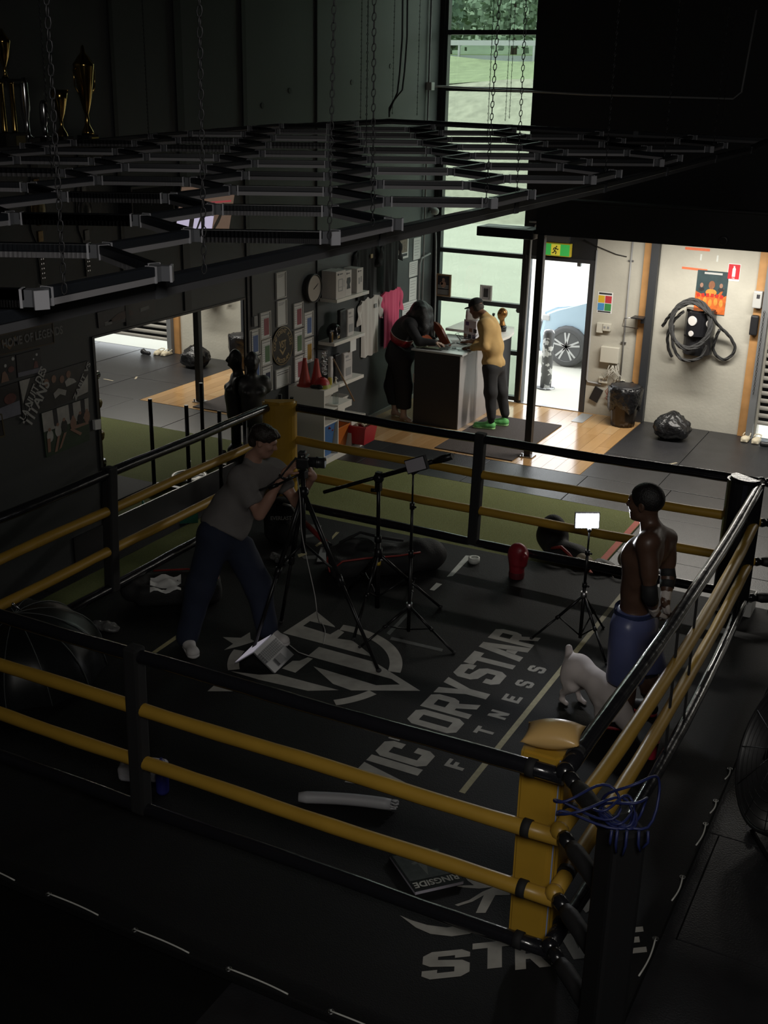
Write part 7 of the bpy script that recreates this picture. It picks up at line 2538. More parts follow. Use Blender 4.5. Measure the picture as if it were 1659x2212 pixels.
blob_obj('red_band', blob(rb, h=.010, inflate=.003, clips=[(b0 + bandn * .055, bandn), (b0 - bandn * .085, -bandn)]), mat('maroon_satin', (0.24, 0.015, 0.022), .35, bump=.2, scale=30), wm)
for q, w_ in ((.056, .010), (-.094, .022)):
    blob_obj('white_piping', blob(rb, h=.007, inflate=.006, clips=[(b0 + bandn * (q + w_ / 2), bandn), (b0 + bandn * (q - w_ / 2), -bandn)]), mat('white_knit', (0.55, 0.52, 0.5), .8), wm, smooth=1)
PANT = mat('black_wide_trousers', (0.009, 0.009, 0.011), .85)
pn = [ell(PE, (.20, .22, .17), k=.08), ell(PE + (BE - PE) * .45, (.172, .192, .15), k=.06), cap(HLp, KL, .135, .115, .06), cap(KL, AL + vv(0, 0, .08), .115, .10, .05), cap(HRp, KR, .135, .115, .06), cap(KR, AR + vv(0, 0, .08), .115, .10, .05)]
blob_obj('trousers', blob(pn, h=.014, noise=.004, nscale=20, clips=[(b0 - bandn * .05, bandn), ((0, 0, .165), (0, 0, -1))]), PANT, wm)

# --- white dog nosing at the canvas
DOGM = mat('white_dog_coat', (0.60, 0.54, 0.52), .8, var=.10, scale=9, bump=.15)
hd = nrm(vv(.86, -.50, 0))        # direction the dog faces
sd_ = vv(-hd[1], hd[0], 0)
rump = vv(-2.14, 7.30, .36)
sho = rump + hd * .34 + vv(0, 0, -.035)


def dq(p, a, b, c):
    return p + hd * a + sd_ * b + vv(0, 0, c)


dg_ = [ell(rump, (.105, .095, .10), k=.06), cap(dq(rump, .04, 0, -.01), dq(rump, .20, 0, -.015), .098, .088, .06), ell(dq(sho, -.04, 0, -.035), (.125, .10, .125), rot=(0, 0, math.atan2(hd[1], hd[0])), k=.06),
       cap(dq(sho, .05, 0, -.02), dq(sho, .13, 0, -.08), .088, .074, .05), ell(dq(sho, .165, 0, -.115), (.080, .074, .076), rot=(0, .6, math.atan2(hd[1], hd[0])), k=.03), cap(dq(sho, .20, 0, -.15), dq(sho, .245, 0, -.195), .052, .042, .03), ell(dq(sho, .252, 0, -.205), (.022, .028, .020), k=.01),
       cap(dq(sho, .145, .06, -.08), dq(sho, .15, .09, -.13), .028, .014, .015), cap(dq(sho, .145, -.06, -.08), dq(sho, .15, -.09, -.13), .028, .014, .015),
       cap(dq(rump, -.085, 0, .04), dq(rump, -.10, 0, .115), .036, .026, .03)]
for s_ in (1, -1):
    dg_ += [ell(dq(rump, .0, .058 * s_, -.07), (.075, .045, .095), k=.04), cap(dq(rump, .035, .06 * s_, -.12), dq(rump, -.055, .062 * s_, -.215), .048, .026, .03), cap(dq(rump, -.055, .062 * s_, -.215), dq(rump, -.035 + .03 * s_, .062 * s_, -.275), .021, .018, .015), cap(dq(rump, -.035 + .03 * s_, .062 * s_, -.277), dq(rump, .02 + .03 * s_, .062 * s_, -.283), .020, .018, .015),
            cap(dq(sho, -.01, .06 * s_, -.08), dq(sho, -.02, .062 * s_, -.17), .045, .026, .03), cap(dq(sho, -.02, .062 * s_, -.17), dq(sho, -.01, .062 * s_, -.24), .024, .019, .015), cap(dq(sho, -.01, .062 * s_, -.243), dq(sho, .035, .062 * s_, -.25), .02, .018, .012)]
dg = thing('dog', 'white dog with upright stub tail lowering its head beside the boxer', 'dog', (rump + hd * .15) * vv(1, 1, 0) + vv(0, 0, .06))
blob_obj('body', blob(dg_, h=.0085, clips=[((0, 0, .061), (0, 0, -1))]), DOGM, dg)
obj('nose', MB().sphere(dq(sho, .268, 0, -.208), .016, 10, 8), BLKP, dg)
for s_ in (1, -1):
    obj('eye', MB().sphere(dq(sho, .215, .045 * s_, -.105), .008, 8, 6), BLKP, dg)

# ------------------------------------------------------------------ photo gear and kit in and around the ring
LEG = mat('stand_black', (0.016, 0.016, 0.017), 0.35, 0.5)
ZB = .0605


def tripod_feet(t, hub, feet, r, brace=None, low=None, sect=2):
    hub = V(hub)
    for f_ in feet:
        f_ = V(f_)
        lg = obj('leg', MB().tube([hub, hub.lerp(f_, .5)], r, 10).tube([hub.lerp(f_, .46), f_ + V((0, 0, r * .5))], r * .78, 10), LEG, t)
        obj('foot', MB().sphere(f_ + V((0, 0, r * .9)), r * 1.2, 10, 8, scale=(1, 1, .75)), RUB, lg)
        obj('leg_lock', MB().cyl(hub.lerp(f_, .46), hub.lerp(f_, .52), r * 1.35, seg=10), LEG, lg)
        if brace:
            obj('brace', MB().tube([V(low), hub.lerp(f_, brace)], r * .5, 8), LEG, t)


# camera on tripod
t = thing('camera_tripod', 'black three legged camera tripod standing on the ring emblem', 'tripod', (-4.33, 7.08, ZB))
hub = V((-4.318, 7.090, 1.382))
ft = [(-4.624, 6.810, 0.060), (-4.718, 7.381, 0.060), (-3.610, 7.025, 0.060)]
tripod_feet(t, hub, ft, .019, .45, hub + V((0, 0, -.42)))
obj('centre_column', MB().cyl(hub + V((0, 0, -.5)), hub + V((0, 0, .12)), .018), LEG, t)
obj('head', MB().box(hub + V((0, 0, .14)), (.06, .06, .07), bev=.01).cyl(hub + V((0, 0, .15)), hub + V((-.16, -.1, .06)), .009).cyl(hub + V((-.16, -.1, .06)), hub + V((-.22, -.14, .03)), .014), LEG, t)
obj('spider', MB().sphere(hub, .045, 12, 8), LEG, t)
cz_ = hub + V((.0, 0, .195))
t = thing('camera', 'black camera with lens held on top of the tripod', 'camera', tuple(cz_))
Mx = Matrix.Rotation(R(18), 3, 'Z')


def cb(a, b, c):
    return cz_ + Mx @ V((a, b, c))


obj('body', MB().box(cb(0, 0, .045), (.075, .135, .09), rot=Mx, bev=.012).box(cb(-.005, 0, .105), (.06, .06, .04), rot=Mx, bev=.01).box(cb(.01, -.055, .05), (.095, .035, .08), rot=Mx, bev=.012), BLKP, t)
obj('lens', MB().cyl(cb(.035, 0, .045), cb(.17, 0, .045), .038, .042, 20).cyl(cb(.10, 0, .045), cb(.12, 0, .045), .044, seg=20), BLKP, t)
obj('lens_glass', MB().cyl(cb(.168, 0, .045), cb(.172, 0, .045), .033, seg=20), mat('lens_glass', (0.01, 0.01, 0.02), .05), t)
obj('mode_dial', MB().cyl(cb(0, -.045, .09), cb(0, -.045, .108), .014), CHROME, t)
m = MB()
cab = [(-4.372, 7.080, 1.523), (-4.296, 7.000, 1.409), (-4.272, 6.980, 1.265), (-4.259, 6.970, 1.102), (-4.211, 6.970, 0.877), (-4.146, 6.970, 0.610), (-4.131, 6.980, 0.453), (-4.434, 7.530, 0.070), (-4.326, 7.436, 0.064), (-4.200, 7.191, 0.064)]
sm = []
for i in range(len(cab) - 1):
    P = [V(cab[max(i - 1, 0)]), V(cab[i]), V(cab[i + 1]), V(cab[min(i + 2, len(cab) - 1)])]
    for k in range(6):
        s = k / 6
        sm.append(.5 * (2 * P[1] + (P[2] - P[0]) * s + (2 * P[0] - 5 * P[1] + 4 * P[2] - P[3]) * s * s + (3 * P[1] - P[0] - 3 * P[2] + P[3]) * s ** 3))
for p in sm:
    p.z = max(p.z, .064)
m.tube(sm, .0035, 6)
tag(obj('cable', m, mat('grey_cable', (0.35, 0.34, 0.33), .5)), 'thin grey cable hanging from the camera down to the canvas', 'cable')
m = MB()
m.tube([(-4.532, 7.080, 0.075), (-4.441, 7.067, 0.066), (-4.311, 6.996, 0.065), (-4.206, 6.985, 0.064)], .004, 6)
tag(obj('cable', m, mat('grey_cable', (0.35, 0.34, 0.33))), 'short grey lead running out of the laptop on the canvas', 'cable')

# laptop standing like a tent
h0, h1 = V((-4.325, 6.949, 0.062)), V((-4.290, 6.618, 0.062))
g0, g1 = V((-4.69, 6.92, .062)), V((-4.645, 6.585, .062))
top0, top1 = (h0 + g0) / 2 + V((0, 0, .14)), (h1 + g1) / 2 + V((0, 0, .14))
t = thing('laptop', 'open silver laptop propped like a tent on the canvas', 'laptop', tuple((h0 + g1) / 2))
SILV = mat('laptop_silver', (0.30, 0.30, 0.31), .4, .5)


def slab(name, a, b, c, d, m_, th, parent):
    """thin plate over corners a b c d"""
    n = (V(b) - V(a)).cross(V(d) - V(a)).normalized() * th
    mb_ = MB()
    lo = [mb_.bm.verts.new(V(p)) for p in (a, b, c, d)]
    hi = [mb_.bm.verts.new(V(p) + n) for p in (a, b, c, d)]
    mb_.bm.faces.new(hi)
    mb_.bm.faces.new(lo[::-1])
    for i in range(4):
        mb_.bm.faces.new((lo[i], lo[(i + 1) % 4], hi[(i + 1) % 4], hi[i]))
    return obj(name, mb_, m_, parent)


def quad(a, b, c, d, u, v):
    return V(a).lerp(V(b), u).lerp(V(d).lerp(V(c), u), v)


base = slab('keyboard_base', top0, h0, h1, top1, SILV, .012, t)
Q = [top0, h0, h1, top1]
nrm_ = (h0 - top0).cross(top1 - top0).normalized()
if nrm_.z < 0:
    nrm_ = -nrm_
base.location = base.location
lift = nrm_ * .0125
for i in range(5):
    for j in range(12):
        c = [quad(*Q, .16 + .085 * i, .07 + .073 * j) + lift, quad(*Q, .16 + .085 * i + .07, .07 + .073 * j) + lift, quad(*Q, .16 + .085 * i + .07, .07 + .073 * j + .06) + lift, quad(*Q, .16 + .085 * i, .07 + .073 * j + .06) + lift]
        slab('key', *c, mat('key_grey', (0.16, 0.16, 0.165), .5), .0015, base)
slab('trackpad', *[quad(*Q, u, v) + lift for u, v in ((.63, .36), (.93, .36), (.93, .66), (.63, .66))], mat('trackpad_dark', (0.13, 0.13, 0.14), .35), .001, base)
Q2 = [top0, top1, g1, g0]
lid = slab('screen_lid', *Q2, SILV, .006, t)
n2 = (top1 - top0).cross(g0 - top0).normalized()
n2 = n2 if n2.z > 0 else -n2
slab('screen', *[quad(*Q2, u, v) + n2 * .0065 for u, v in ((.03, .04), (.97, .04), (.97, .95), (.03, .95))], mat('laptop_screen', (0.62, 0.58, 0.66), .3, emit=.35), .001, lid)

# boom stand with grip arm
t = thing('boom_stand', 'black light stand with a long boom arm, left of the two stands', 'light stand', (-4.05, 7.85, ZB))
top = V((-4.095, 7.900, 1.265))
pb = V((top.x + .01, top.y, .14))
hubb = V((pb.x, pb.y, (-4.104, 7.900, 0.633)[2]))
f3 = [V((-4.038, 7.396, 0.060)), V((-3.689, 8.318, 0.060)), V((-4.55, 8.22, .06))]
tripod_feet(t, hubb, f3, .016, .45, pb + V((0, 0, .1)))
obj('pole', MB().cyl(pb, pb.lerp(top, .55), .021).cyl(pb.lerp(top, .55), top, .016).cyl(pb.lerp(top, .53), pb.lerp(top, .58), .030), LEG, t)
obj('collar', MB().cyl(hubb + V((0, 0, -.04)), hubb + V((0, 0, .05)), .034), LEG, t)
obj('knob', MB().cyl(pb.lerp(top, .93), pb.lerp(top, .93) + V((-.06, -.02, 0)), .016), LEG, t)
aL, aR = V((-4.608, 7.900, 1.081)), V((-3.450, 7.900, 1.587))
obj('clamp', MB().sphere(top + V((0, 0, .03)), .045, 14, 10).cyl(top, top + V((0, -.06, .05)), .022).bar(top + V((0, 0, -.08)), top + V((0, 0, .08)), .045), LEG, t)
obj('boom_arm', MB().tube([aL, aL.lerp(aR, .5)], .016, 10).tube([aL.lerp(aR, .45), aR], .020, 10).tube([aL.lerp(aR, .86), aL.lerp(aR, .93), aR], [.022, .032, .026], 10), LEG, t)
obj('yellow_label', MB().cyl(hubb + V((0, 0, -.1)), hubb + V((0, 0, -.07)), .023), mat('label_yellow', (0.5, 0.35, 0.03), .5), t)


def led_panel(name, lab, stand_lab, base_p, feet, hub_z, panel, lit):
    t = thing('light_stand', stand_lab, 'light stand', (base_p[0], base_p[1], ZB))
    b = V((base_p[0], base_p[1], .09))
    hb = V((b.x, b.y, hub_z))
    c = sum((V(p) for p in panel), V()) / 4
    tp = V((b.x, b.y, c.z - .075))
    tripod_feet(t, hb, feet, .012, .48, b + V((0, 0, .015)))
    obj('pole', MB().cyl(b, b.lerp(tp, .5), .015).cyl(b.lerp(tp, .48), b.lerp(tp, .8), .012).cyl(b.lerp(tp, .78), tp, .008), LEG, t)
    for q in (.5, .8):
        obj('pole_lock', MB().cyl(b.lerp(tp, q - .02), b.lerp(tp, q + .02), .02).cyl(b.lerp(tp, q), b.lerp(tp, q) + V((.04, -.02, 0)), .008), LEG, t)
    obj('hub', MB().cyl(hb + V((0, 0, -.02)), hb + V((0, 0, .03)), .026), STEEL, t)
    t2 = thing('led_panel', lab, 'lamp', tuple(c))
    tl, tr, br, bl_ = [V(p) for p in panel]
    ux, uy = (tr - tl), (tl - bl_)
    w_, h_ = ux.length, uy.length
    ux.normalize()
    n = ux.cross(uy).normalized()
    uy = n.cross(ux)
    m = MB()
    m.prism([(-w_ / 2 - .008, -h_ / 2 - .008), (w_ / 2 + .008, -h_ / 2 - .008), (w_ / 2 + .008, h_ / 2 + .008), (-w_ / 2 - .008, h_ / 2 + .008)], c, ux, uy, -.03)
    obj('housing', m, BLKP, t2)
    m = MB()
    m.prism([(-w_ / 2, -h_ / 2), (w_ / 2, -h_ / 2), (w_ / 2, h_ / 2), (-w_ / 2, h_ / 2)], c + n * .001, ux, uy, .002)
    obj('diffuser', m, mat('led_lit', (0.92, 0.95, 1.0), .4, emit=LED_POWER) if lit else mat('led_off', (0.42, 0.40, 0.44), .4), t2)
    obj('mount', MB().cyl(tp - V((0, 0, .01)), c - uy * (h_ / 2) - n * .015, .010).sphere(tp, .018, 10, 8), LEG, t2)


LED_POWER = 110.0
yq = 7.92
led_panel('led', 'small switched off light panel on the right hand dark stand', 'thin black light stand under the switched off panel', (-3.70, 7.72), [V((-3.930, 7.307, 0.060)), V((-3.232, 7.594, 0.060)), V((-4.15, 8.75, .06))], .315,
          [(-3.757, 7.720, 1.544), (-3.585, 7.680, 1.625), (-3.581, 7.680, 1.513), (-3.767, 7.720, 1.448)], False)
led_panel('led', 'small glowing white light panel facing the boxer', 'thin black light stand carrying the glowing panel', (-2.43, 8.31), [V((-2.786, 8.140, 0.060)), V((-2.114, 8.015, 0.060)), V((-2.335, 8.635, 0.060))], .47,
          [(-2.539, 8.270, 1.160), (-2.380, 8.350, 1.164), (-2.367, 8.350, 1.050), (-2.529, 8.270, 1.045)], True)

# bags
BAGB = mat('black_nylon', (0.010, 0.010, 0.011), .75, bump=.35, scale=70)
PIPR = mat('red_piping', (0.28, 0.03, 0.025), .5)
bc = vv(-4.5, 8.82, .06)
bd = nrm(vv(.78, .62, 0))
bp = vv(-bd[1], bd[0], 0)


def bq(a, b, c):
    return bc + bd * a + bp * b + vv(0, 0, c)


t = thing('duffel_bag', 'long black kit bag with red piping lying behind the stands', 'bag', tuple(bc))
rz = math.atan2(bd[1], bd[0])
v = blob([rbox(bq(-.12, 0, .10), (.40, .20, .10), rot=(0, 0, rz), rad=.07), ell(bq(.38, 0, .13), (.22, .20, .14), rot=(0, 0, rz), k=.08), ell(bq(-.25, .08, .20), (.18, .12, .09), rot=(0, 0, rz), k=.06), cut(ell(bq(-.05, -.02, .24), (.22, .08, .05), rot=(0, 0, rz), k=.04))], h=.014, noise=.008, nscale=16, clips=[((0, 0, .062), (0, 0, -1))])
blob_obj('shell', v, BAGB, t)
m = MB()
m.tube([bq(-.50, -.19, .12), bq(-.42, -.20, .19), bq(-.2, -.195, .205), bq(.1, -.19, .21), bq(.3, -.185, .23)], .009, 6)
m.tube([bq(-.53, -.15, .07), bq(-.54, -.05, .14), bq(-.5, .1, .18)], .008, 6)
obj('red_piping', m, PIPR, t)
obj('strap', MB().tube([bq(-.4, .1, .25), bq(-.2, .16, .32), bq(0, .12, .27), bq(.2, .1, .24)], .014, 6), STRAP, t)
obj('white_tag', MB().box(bq(-.06, -.20, .20), (.05, .006, .04), rot=(0, 0, rz)), WPAP, t)
# backpack by the far corner
bk = vv(-5.72, 8.98, .06)
t = thing('backpack', 'black backpack with white curved trim leaning at the far yellow pad', 'bag', tuple(bk))
v = blob([rbox(bk + vv(0, 0, .22), (.17, .13, .22), rot=(-.1, 0, .55), rad=.09), ell(bk + vv(.10, -.10, .13), (.13, .09, .13), k=.05)], h=.013, noise=.005, nscale=20, clips=[((0, 0, .062), (0, 0, -1))])
blob_obj('shell', v, BAGB, t)
bn = V((.52, -.85, .05)).normalized()
bu = V((.85, .52, 0)).normalized()
cen = V(bk.tolist()) + V((.0, .0, .30)) + bn * .155
obj('white_trim', MB().tube([cen + bu * .02 + V((0, 0, .12)), cen + bu * .10 + V((0, 0, .09)) - bn * .02, cen + bu * .16 + V((0, 0, -.02)) - bn * .05, cen + bu * .17 + V((0, 0, -.16)) - bn * .04], .012, 6), TAPEW, t)
m = MB()
text_mesh(m, 'EVERLAST', cen + bn * .012 + V((0, 0, -.02)), bu, V((0, 0, 1)), .040, .20, bold=.02, t=.004)
obj('lettering', m, mat('thread_white', (0.42, 0.42, 0.40), .7), t)
obj('strap', MB().tube([cen - bu * .1 + V((0, 0, .14)), cen + V((0, 0, .22)) - bn * .08, cen + bu * .1 + V((0, 0, .13)) - bn * .05], .014, 6), STRAP, t)
t = thing('foil_wrap', 'crumpled shiny plastic lying before the black backpack', 'wrapper', (-5.5, 8.5, ZB))
blob_obj('film', blob([ell((-5.47, 8.52, .085), (.09, .06, .035)), ell((-5.40, 8.47, .08), (.06, .05, .03))], h=.009, noise=.010, nscale=55, clips=[((0, 0, .062), (0, 0, -1))]), mat('crumpled_film', (0.12, 0.12, 0.12), .15, bump=1.0, scale=40), t)
a_, b_ = V((-5.594, 9.200, 0.193)), V((-5.231, 9.024, 0.100))
t = thing('red_pad_roll', 'slim red padded roll leaning down from the far left pad', 'roll', tuple(b_))
obj('roll', MB().tube([a_, a_.lerp(b_, .5), b_], .028, 12), mat('dull_red_vinyl', (0.22, 0.025, 0.025), .4), t)
obj('end_cap', MB().tube([b_, b_ + (b_ - a_).normalized() * .05], .030, 12), BLKP, t)
t = thing('notebook_case', 'open silver folder lying beside the long kit bag', 'folder', (-5.083, 8.910, 0.060))
for k, pts in enumerate((((684, 1214), (716, 1214), (720, 1184), (693, 1183)), ((717, 1213), (758, 1204), (746, 1179), (721, 1183)))):
    pass
c4 = [[(-5.111, 8.628, 0.075), (-5.002, 8.716, 0.066), (-5.159, 9.025, 0.066), (-5.259, 8.956, 0.075)], [(-5.004, 8.728, 0.066), (-4.883, 8.878, 0.080), (-5.071, 9.106, 0.080), (-5.161, 9.038, 0.066)]]
for q in c4:
    p = slab('panel', *q, SILV, .006, t)
    slab('dark_strip', *[quad(*q, u, v) + V((0, 0, .0065)) for u, v in ((.2, .62), (.75, .62), (.75, .95), (.2, .95))], mat('dark_window', (0.06, 0.06, 0.065), .3), .001, p)
t = thing('tape_roll', 'roll of white tape standing at the far edge of the canvas', 'tape roll', (-3.84, 9.40, ZB))
obj('roll', MB().lathe((-3.84, 9.40, ZB), [(.032, 0), (.055, 0), (.055, .05), (.032, .05), (.032, 0)], 24, cap=False), TAPEW, t)

# red mitt
GL_ = mat('red_glove_leather', (0.25, 0.018, 0.028), .38, bump=.2, scale=30)
mc = vv(-3.36, 9.26, .06)
t = thing('boxing_glove', 'red boxing glove standing on the far edge of the canvas', 'glove', tuple(mc))
v = blob([ell(mc + vv(0, .02, .22), (.10, .075, .115)), cap(mc + vv(0, .01, .05), mc + vv(0, .01, .14), .068, .075, .03), cap(mc + vv(.07, -.02, .16), mc + vv(.085, -.04, .24), .035, .032, .03), cut(cap(mc + vv(-.06, -.07, .12), mc + vv(.06, -.07, .12), .012, .012, .015))], h=.009, clips=[((0, 0, .062), (0, 0, -1))])
blob_obj('padding', v, GL_, t)
obj('cuff', MB().lathe((mc[0], mc[1] + .01, .062), [(.070, 0), (.074, .03), (.070, .06)], 20, cap=False), mat('dark_red_cuff', (0.10, 0.012, 0.015), .5), t)
kb = vv(-3.22, 10.03, 0.0)
t = thing('gym_bag', 'dark rounded gym bag on the turf behind the red glove', 'bag', tuple(kb))
v = blob([ell(kb + vv(-.1, .08, .20), (.16, .14, .20), k=.06), ell(kb + vv(.10, -.05, .10), (.22, .14, .11), k=.06)], h=.014, noise=.007, nscale=17, clips=[((0, 0, .004), (0, 0, -1))])
blob_obj('shell', v, BAGB, t)
obj('red_strap', MB().tube([kb + vv(-.02, -.16, .16), kb + vv(.08, -.18, .20), kb + vv(.16, -.19, .15), kb + vv(.22, -.20, .10)], .018, 6), PIPR, t)
for (c, rr_, mm_, nm, lab, sd) in (((-2.92, 9.86), (.10, .10, .09), mat('tan_leather', (0.17, 0.13, 0.07), .7, bump=.4, scale=30), 'glove', 'tan leather glove in the heap at the turf corner', 1), ((-2.72, 9.86), (.13, .10, .085), mat('brown_black_leather', (0.04, 0.032, 0.028), .6, bump=.4, scale=30), 'glove', 'dark brown glove in the heap at the turf corner', 2),
                                   ((-2.52, 9.86), (.12, .10, .07), mat('grey_brown_cloth', (0.13, 0.12, 0.115), .9, bump=.4, scale=30), 'hand_wraps', 'tangle of grey hand wraps beside the dark glove', 3), ((-2.30, 9.86), (.13, .09, .08), mat('charcoal_cloth', (0.06, 0.055, 0.06), .9), 'glove', 'charcoal glove at the right end of the heap', 4),
                                   ((-2.52, 10.18), (.16, .12, .10), mat('grey_towel', (0.28, 0.27, 0.24), .95, bump=.5, scale=60), 'towel', 'crumpled pale grey towel on the mats by the turf corner', 5)):
    t = thing(nm, lab, 'towel' if nm == 'towel' else 'gloves', (c[0], c[1], 0.003))
    q = vv(c[0], c[1], rr_[2] * .8)
    rs = np.random.RandomState(sd)
    pr_ = [ell(q, rr_, k=.04)] + [ell(q + vv(rs.uniform(-.08, .08), rs.uniform(-.06, .06), rs.uniform(0, .04)), vv(*rr_) * rs.uniform(.4, .65), k=.03) for _ in range(3)]
    blob_obj('cloth' if nm in ('towel', 'hand_wraps') else 'padding', blob(pr_, h=.011, noise=.006, nscale=32, clips=[((0, 0, .004), (0, 0, -1))]), mm_, t)
    if nm != 'towel':
        obj('strap', MB().tube([q + vv(-.1, -.08, .05), q + vv(-.02, -.10, .09), q + vv(.06, -.09, .06), q + vv(.12, -.06, .01)], .010, 6), TAPEW, t)

# left bag with papers, plastic, open umbrella
lb = vv(-5.85, 7.30, .06)
ld = nrm(vv(.80, .60, 0))
lp = vv(-ld[1], ld[0], 0)
t = thing('duffel_bag', 'black duffel bag with red piping lying open by the left ropes', 'bag', tuple(lb))
v = blob([rbox(lb + ld * .12 + vv(0, 0, .09), (.36, .2, .09), rot=(0, 0, math.atan2(ld[1], ld[0])), rad=.06), cap(lb - ld * .28 - lp * .06 + vv(0, 0, .12), lb - ld * .2 + lp * .08 + vv(0, 0, .12), .10, .09, .04), cut(ell(lb - ld * .02 - lp * .04 + vv(0, 0, .2), (.14, .12, .06), k=.03))], h=.014, noise=.006, nscale=17, clips=[((0, 0, .062), (0, 0, -1))])
blob_obj('shell', v, BAGB, t)
obj('red_piping', MB().tube([lb + ld * .30 - lp * .21 + vv(0, 0, .08), lb + ld * .45 - lp * .14 + vv(0, 0, .13), lb + ld * .46 + lp * .05 + vv(0, 0, .17), lb + ld * .2 + lp * .18 + vv(0, 0, .19), lb - ld * .1 + lp * .2 + vv(0, 0, .18)], .009, 6), PIPR, t)
t = thing('paper_sheet', 'crumpled white sheet sticking out of the left duffel bag', 'paper', tuple(lb - ld * .02 + vv(0, 0, .16)))
m = MB()
m.grid(tuple(lb - ld * .12 - lp * .22 + vv(0, 0, .16)), tuple(ld * .26), tuple(lp * .24 + vv(0, 0, .04)), 8, 8, lambda u, v: (0, 0, .018 * math.sin(u * 9 + v * 4) + .012 * math.sin(v * 13)))
obj('sheet', m, WPAP, t)
t = thing('plastic_wrap', 'clear crumpled plastic wrapper on the canvas by the left bag', 'wrapper', (-5.927, 6.569, 0.060))
wx = V((-5.927, 6.569, 0.060))
blob_obj('film', blob([ell((wx.x, wx.y, .085), (.12, .06, .03)), ell((wx.x + .07, wx.y + .02, .08), (.07, .06, .025))], h=.009, noise=.009, nscale=50, clips=[((0, 0, .062), (0, 0, -1))]), mat('crumpled_film', (0.12, 0.12, 0.12)), t)
# photographer's umbrella
uc = V((-5.93, 5.72, .06))
UR, UH = .60, .50
t = thing('photo_umbrella', 'large open black photo umbrella with pale ribs at the near left corner', 'umbrella', tuple(uc))
UM = mat('umbrella_black', (0.010, 0.012, 0.013), .35)
m = MB()
tilt = Matrix.Rotation(R(8), 3, 'X')
NR = 12
pan_ = []
for j in range(9):
    a = j / 8 * math.pi / 2
    ring_ = []
    for k in range(NR * 4):
        b = 2 * math.pi * k / (NR * 4)
        sag = 1 - .05 * math.sin(a) * abs(math.sin(b * NR / 2))
        ring_.append(m.bm.verts.new(uc + tilt @ V((UR * math.sin(a) * sag * math.cos(b) + 1e-4 * math.cos(b), UR * math.sin(a) * sag * math.sin(b) + 1e-4 * math.sin(b), .02 + UH * math.cos(a)))))
    pan_.append(ring_)
for A, B in zip(pan_, pan_[1:]):
    for k in range(NR * 4):
        m.bm.faces.new((A[k], A[(k + 1) % (NR * 4)], B[(k + 1) % (NR * 4)], B[k])).smooth = True
obj('canopy', m, UM, t)
for k in range(NR):
    b = 2 * math.pi * k / NR
    m = MB()
    m.tube([uc + tilt @ V(((UR + .003) * math.sin(a) * math.cos(b), (UR + .003) * math.sin(a) * math.sin(b), .022 + (UH + .003) * math.cos(a))) for a in [q / 10 * math.pi / 2 for q in range(11)]], .0035, 5)
    obj('rib', m, mat('rib_grey', (0.10, 0.11, 0.11), .4), t)
obj('tip', MB().cyl(uc + V((0, 0, UH)), uc + tilt @ V((0, 0, UH + .1)), .008).sphere(uc + tilt @ V((0, 0, UH + .1)), .014, 8, 6), CHROME, t)

# near edge: cloth, bottle, foam roll, book
cw_ = V((-4.270, 4.948, 0.060))
t = thing('folded_towel', 'white folded towel on the canvas behind the front rope strap', 'towel', tuple(cw_))
blob_obj('cloth', blob([rbox((cw_.x, cw_.y + .06, .115), (.155, .07, .055), rot=(0, 0, .45), rad=.03), rbox((cw_.x + .03, cw_.y + .08, .16), (.12, .05, .03), rot=(0, .1, .45), rad=.02)], h=.011, noise=.004, nscale=25, clips=[((0, 0, .062), (0, 0, -1))]), mat('towel_white', (0.42, 0.41, 0.44), .95, bump=.4, scale=60), t)
bw_ = V((-4.056, 4.938, 0.060))
t = thing('water_bottle', 'translucent blue water bottle standing beside the white towel', 'bottle', tuple(bw_))
obj('body', MB().lathe((bw_.x, bw_.y, .062), [(.040, 0), (.043, .02), (.043, .13), (.034, .16), (.040, .18), (.030, .2)], 18), mat('blue_bottle', (0.03, 0.035, 0.22), .12, coat=.5), t)
obj('cap', MB().lathe((bw_.x, bw_.y, .262), [(.022, 0), (.022, .03), (.010, .035), (.010, .05)], 14), mat('blue_cap', (0.02, 0.02, 0.12), .3), t)
a_, b_ = V((-3.250, 5.262, 0.100)), V((-2.707, 5.474, 0.100))
t = thing('foam_roll', 'long white foam rope cover lying on the canvas near the front', 'foam roll', tuple((a_ + b_) / 2 - V((0, 0, .04))))
m = MB()
m.tube([a_.lerp(b_, q / 12) + V((0, .02 * math.sin(q / 12 * math.pi), 0)) for q in range(13)], [.03] + [.038] * 11 + [.034], 14)
obj('tube', m, mat('white_foam_cover', (0.46, 0.46, 0.48), .5, bump=.2, scale=18), t)
dd = (b_ - a_).normalized()
m = MB()
for k in range(9):
    an = k * .7
    m.tube([b_ + V((0, .03 * math.cos(an), .03 * math.sin(an))), b_ + dd * .035 + V((0, .03 * math.cos(an + .3), .024 * math.sin(an + .3)))], .007, 5)
obj('frayed_end', m, mat('white_foam_cover', (0.46, 0.46, 0.48)), t)
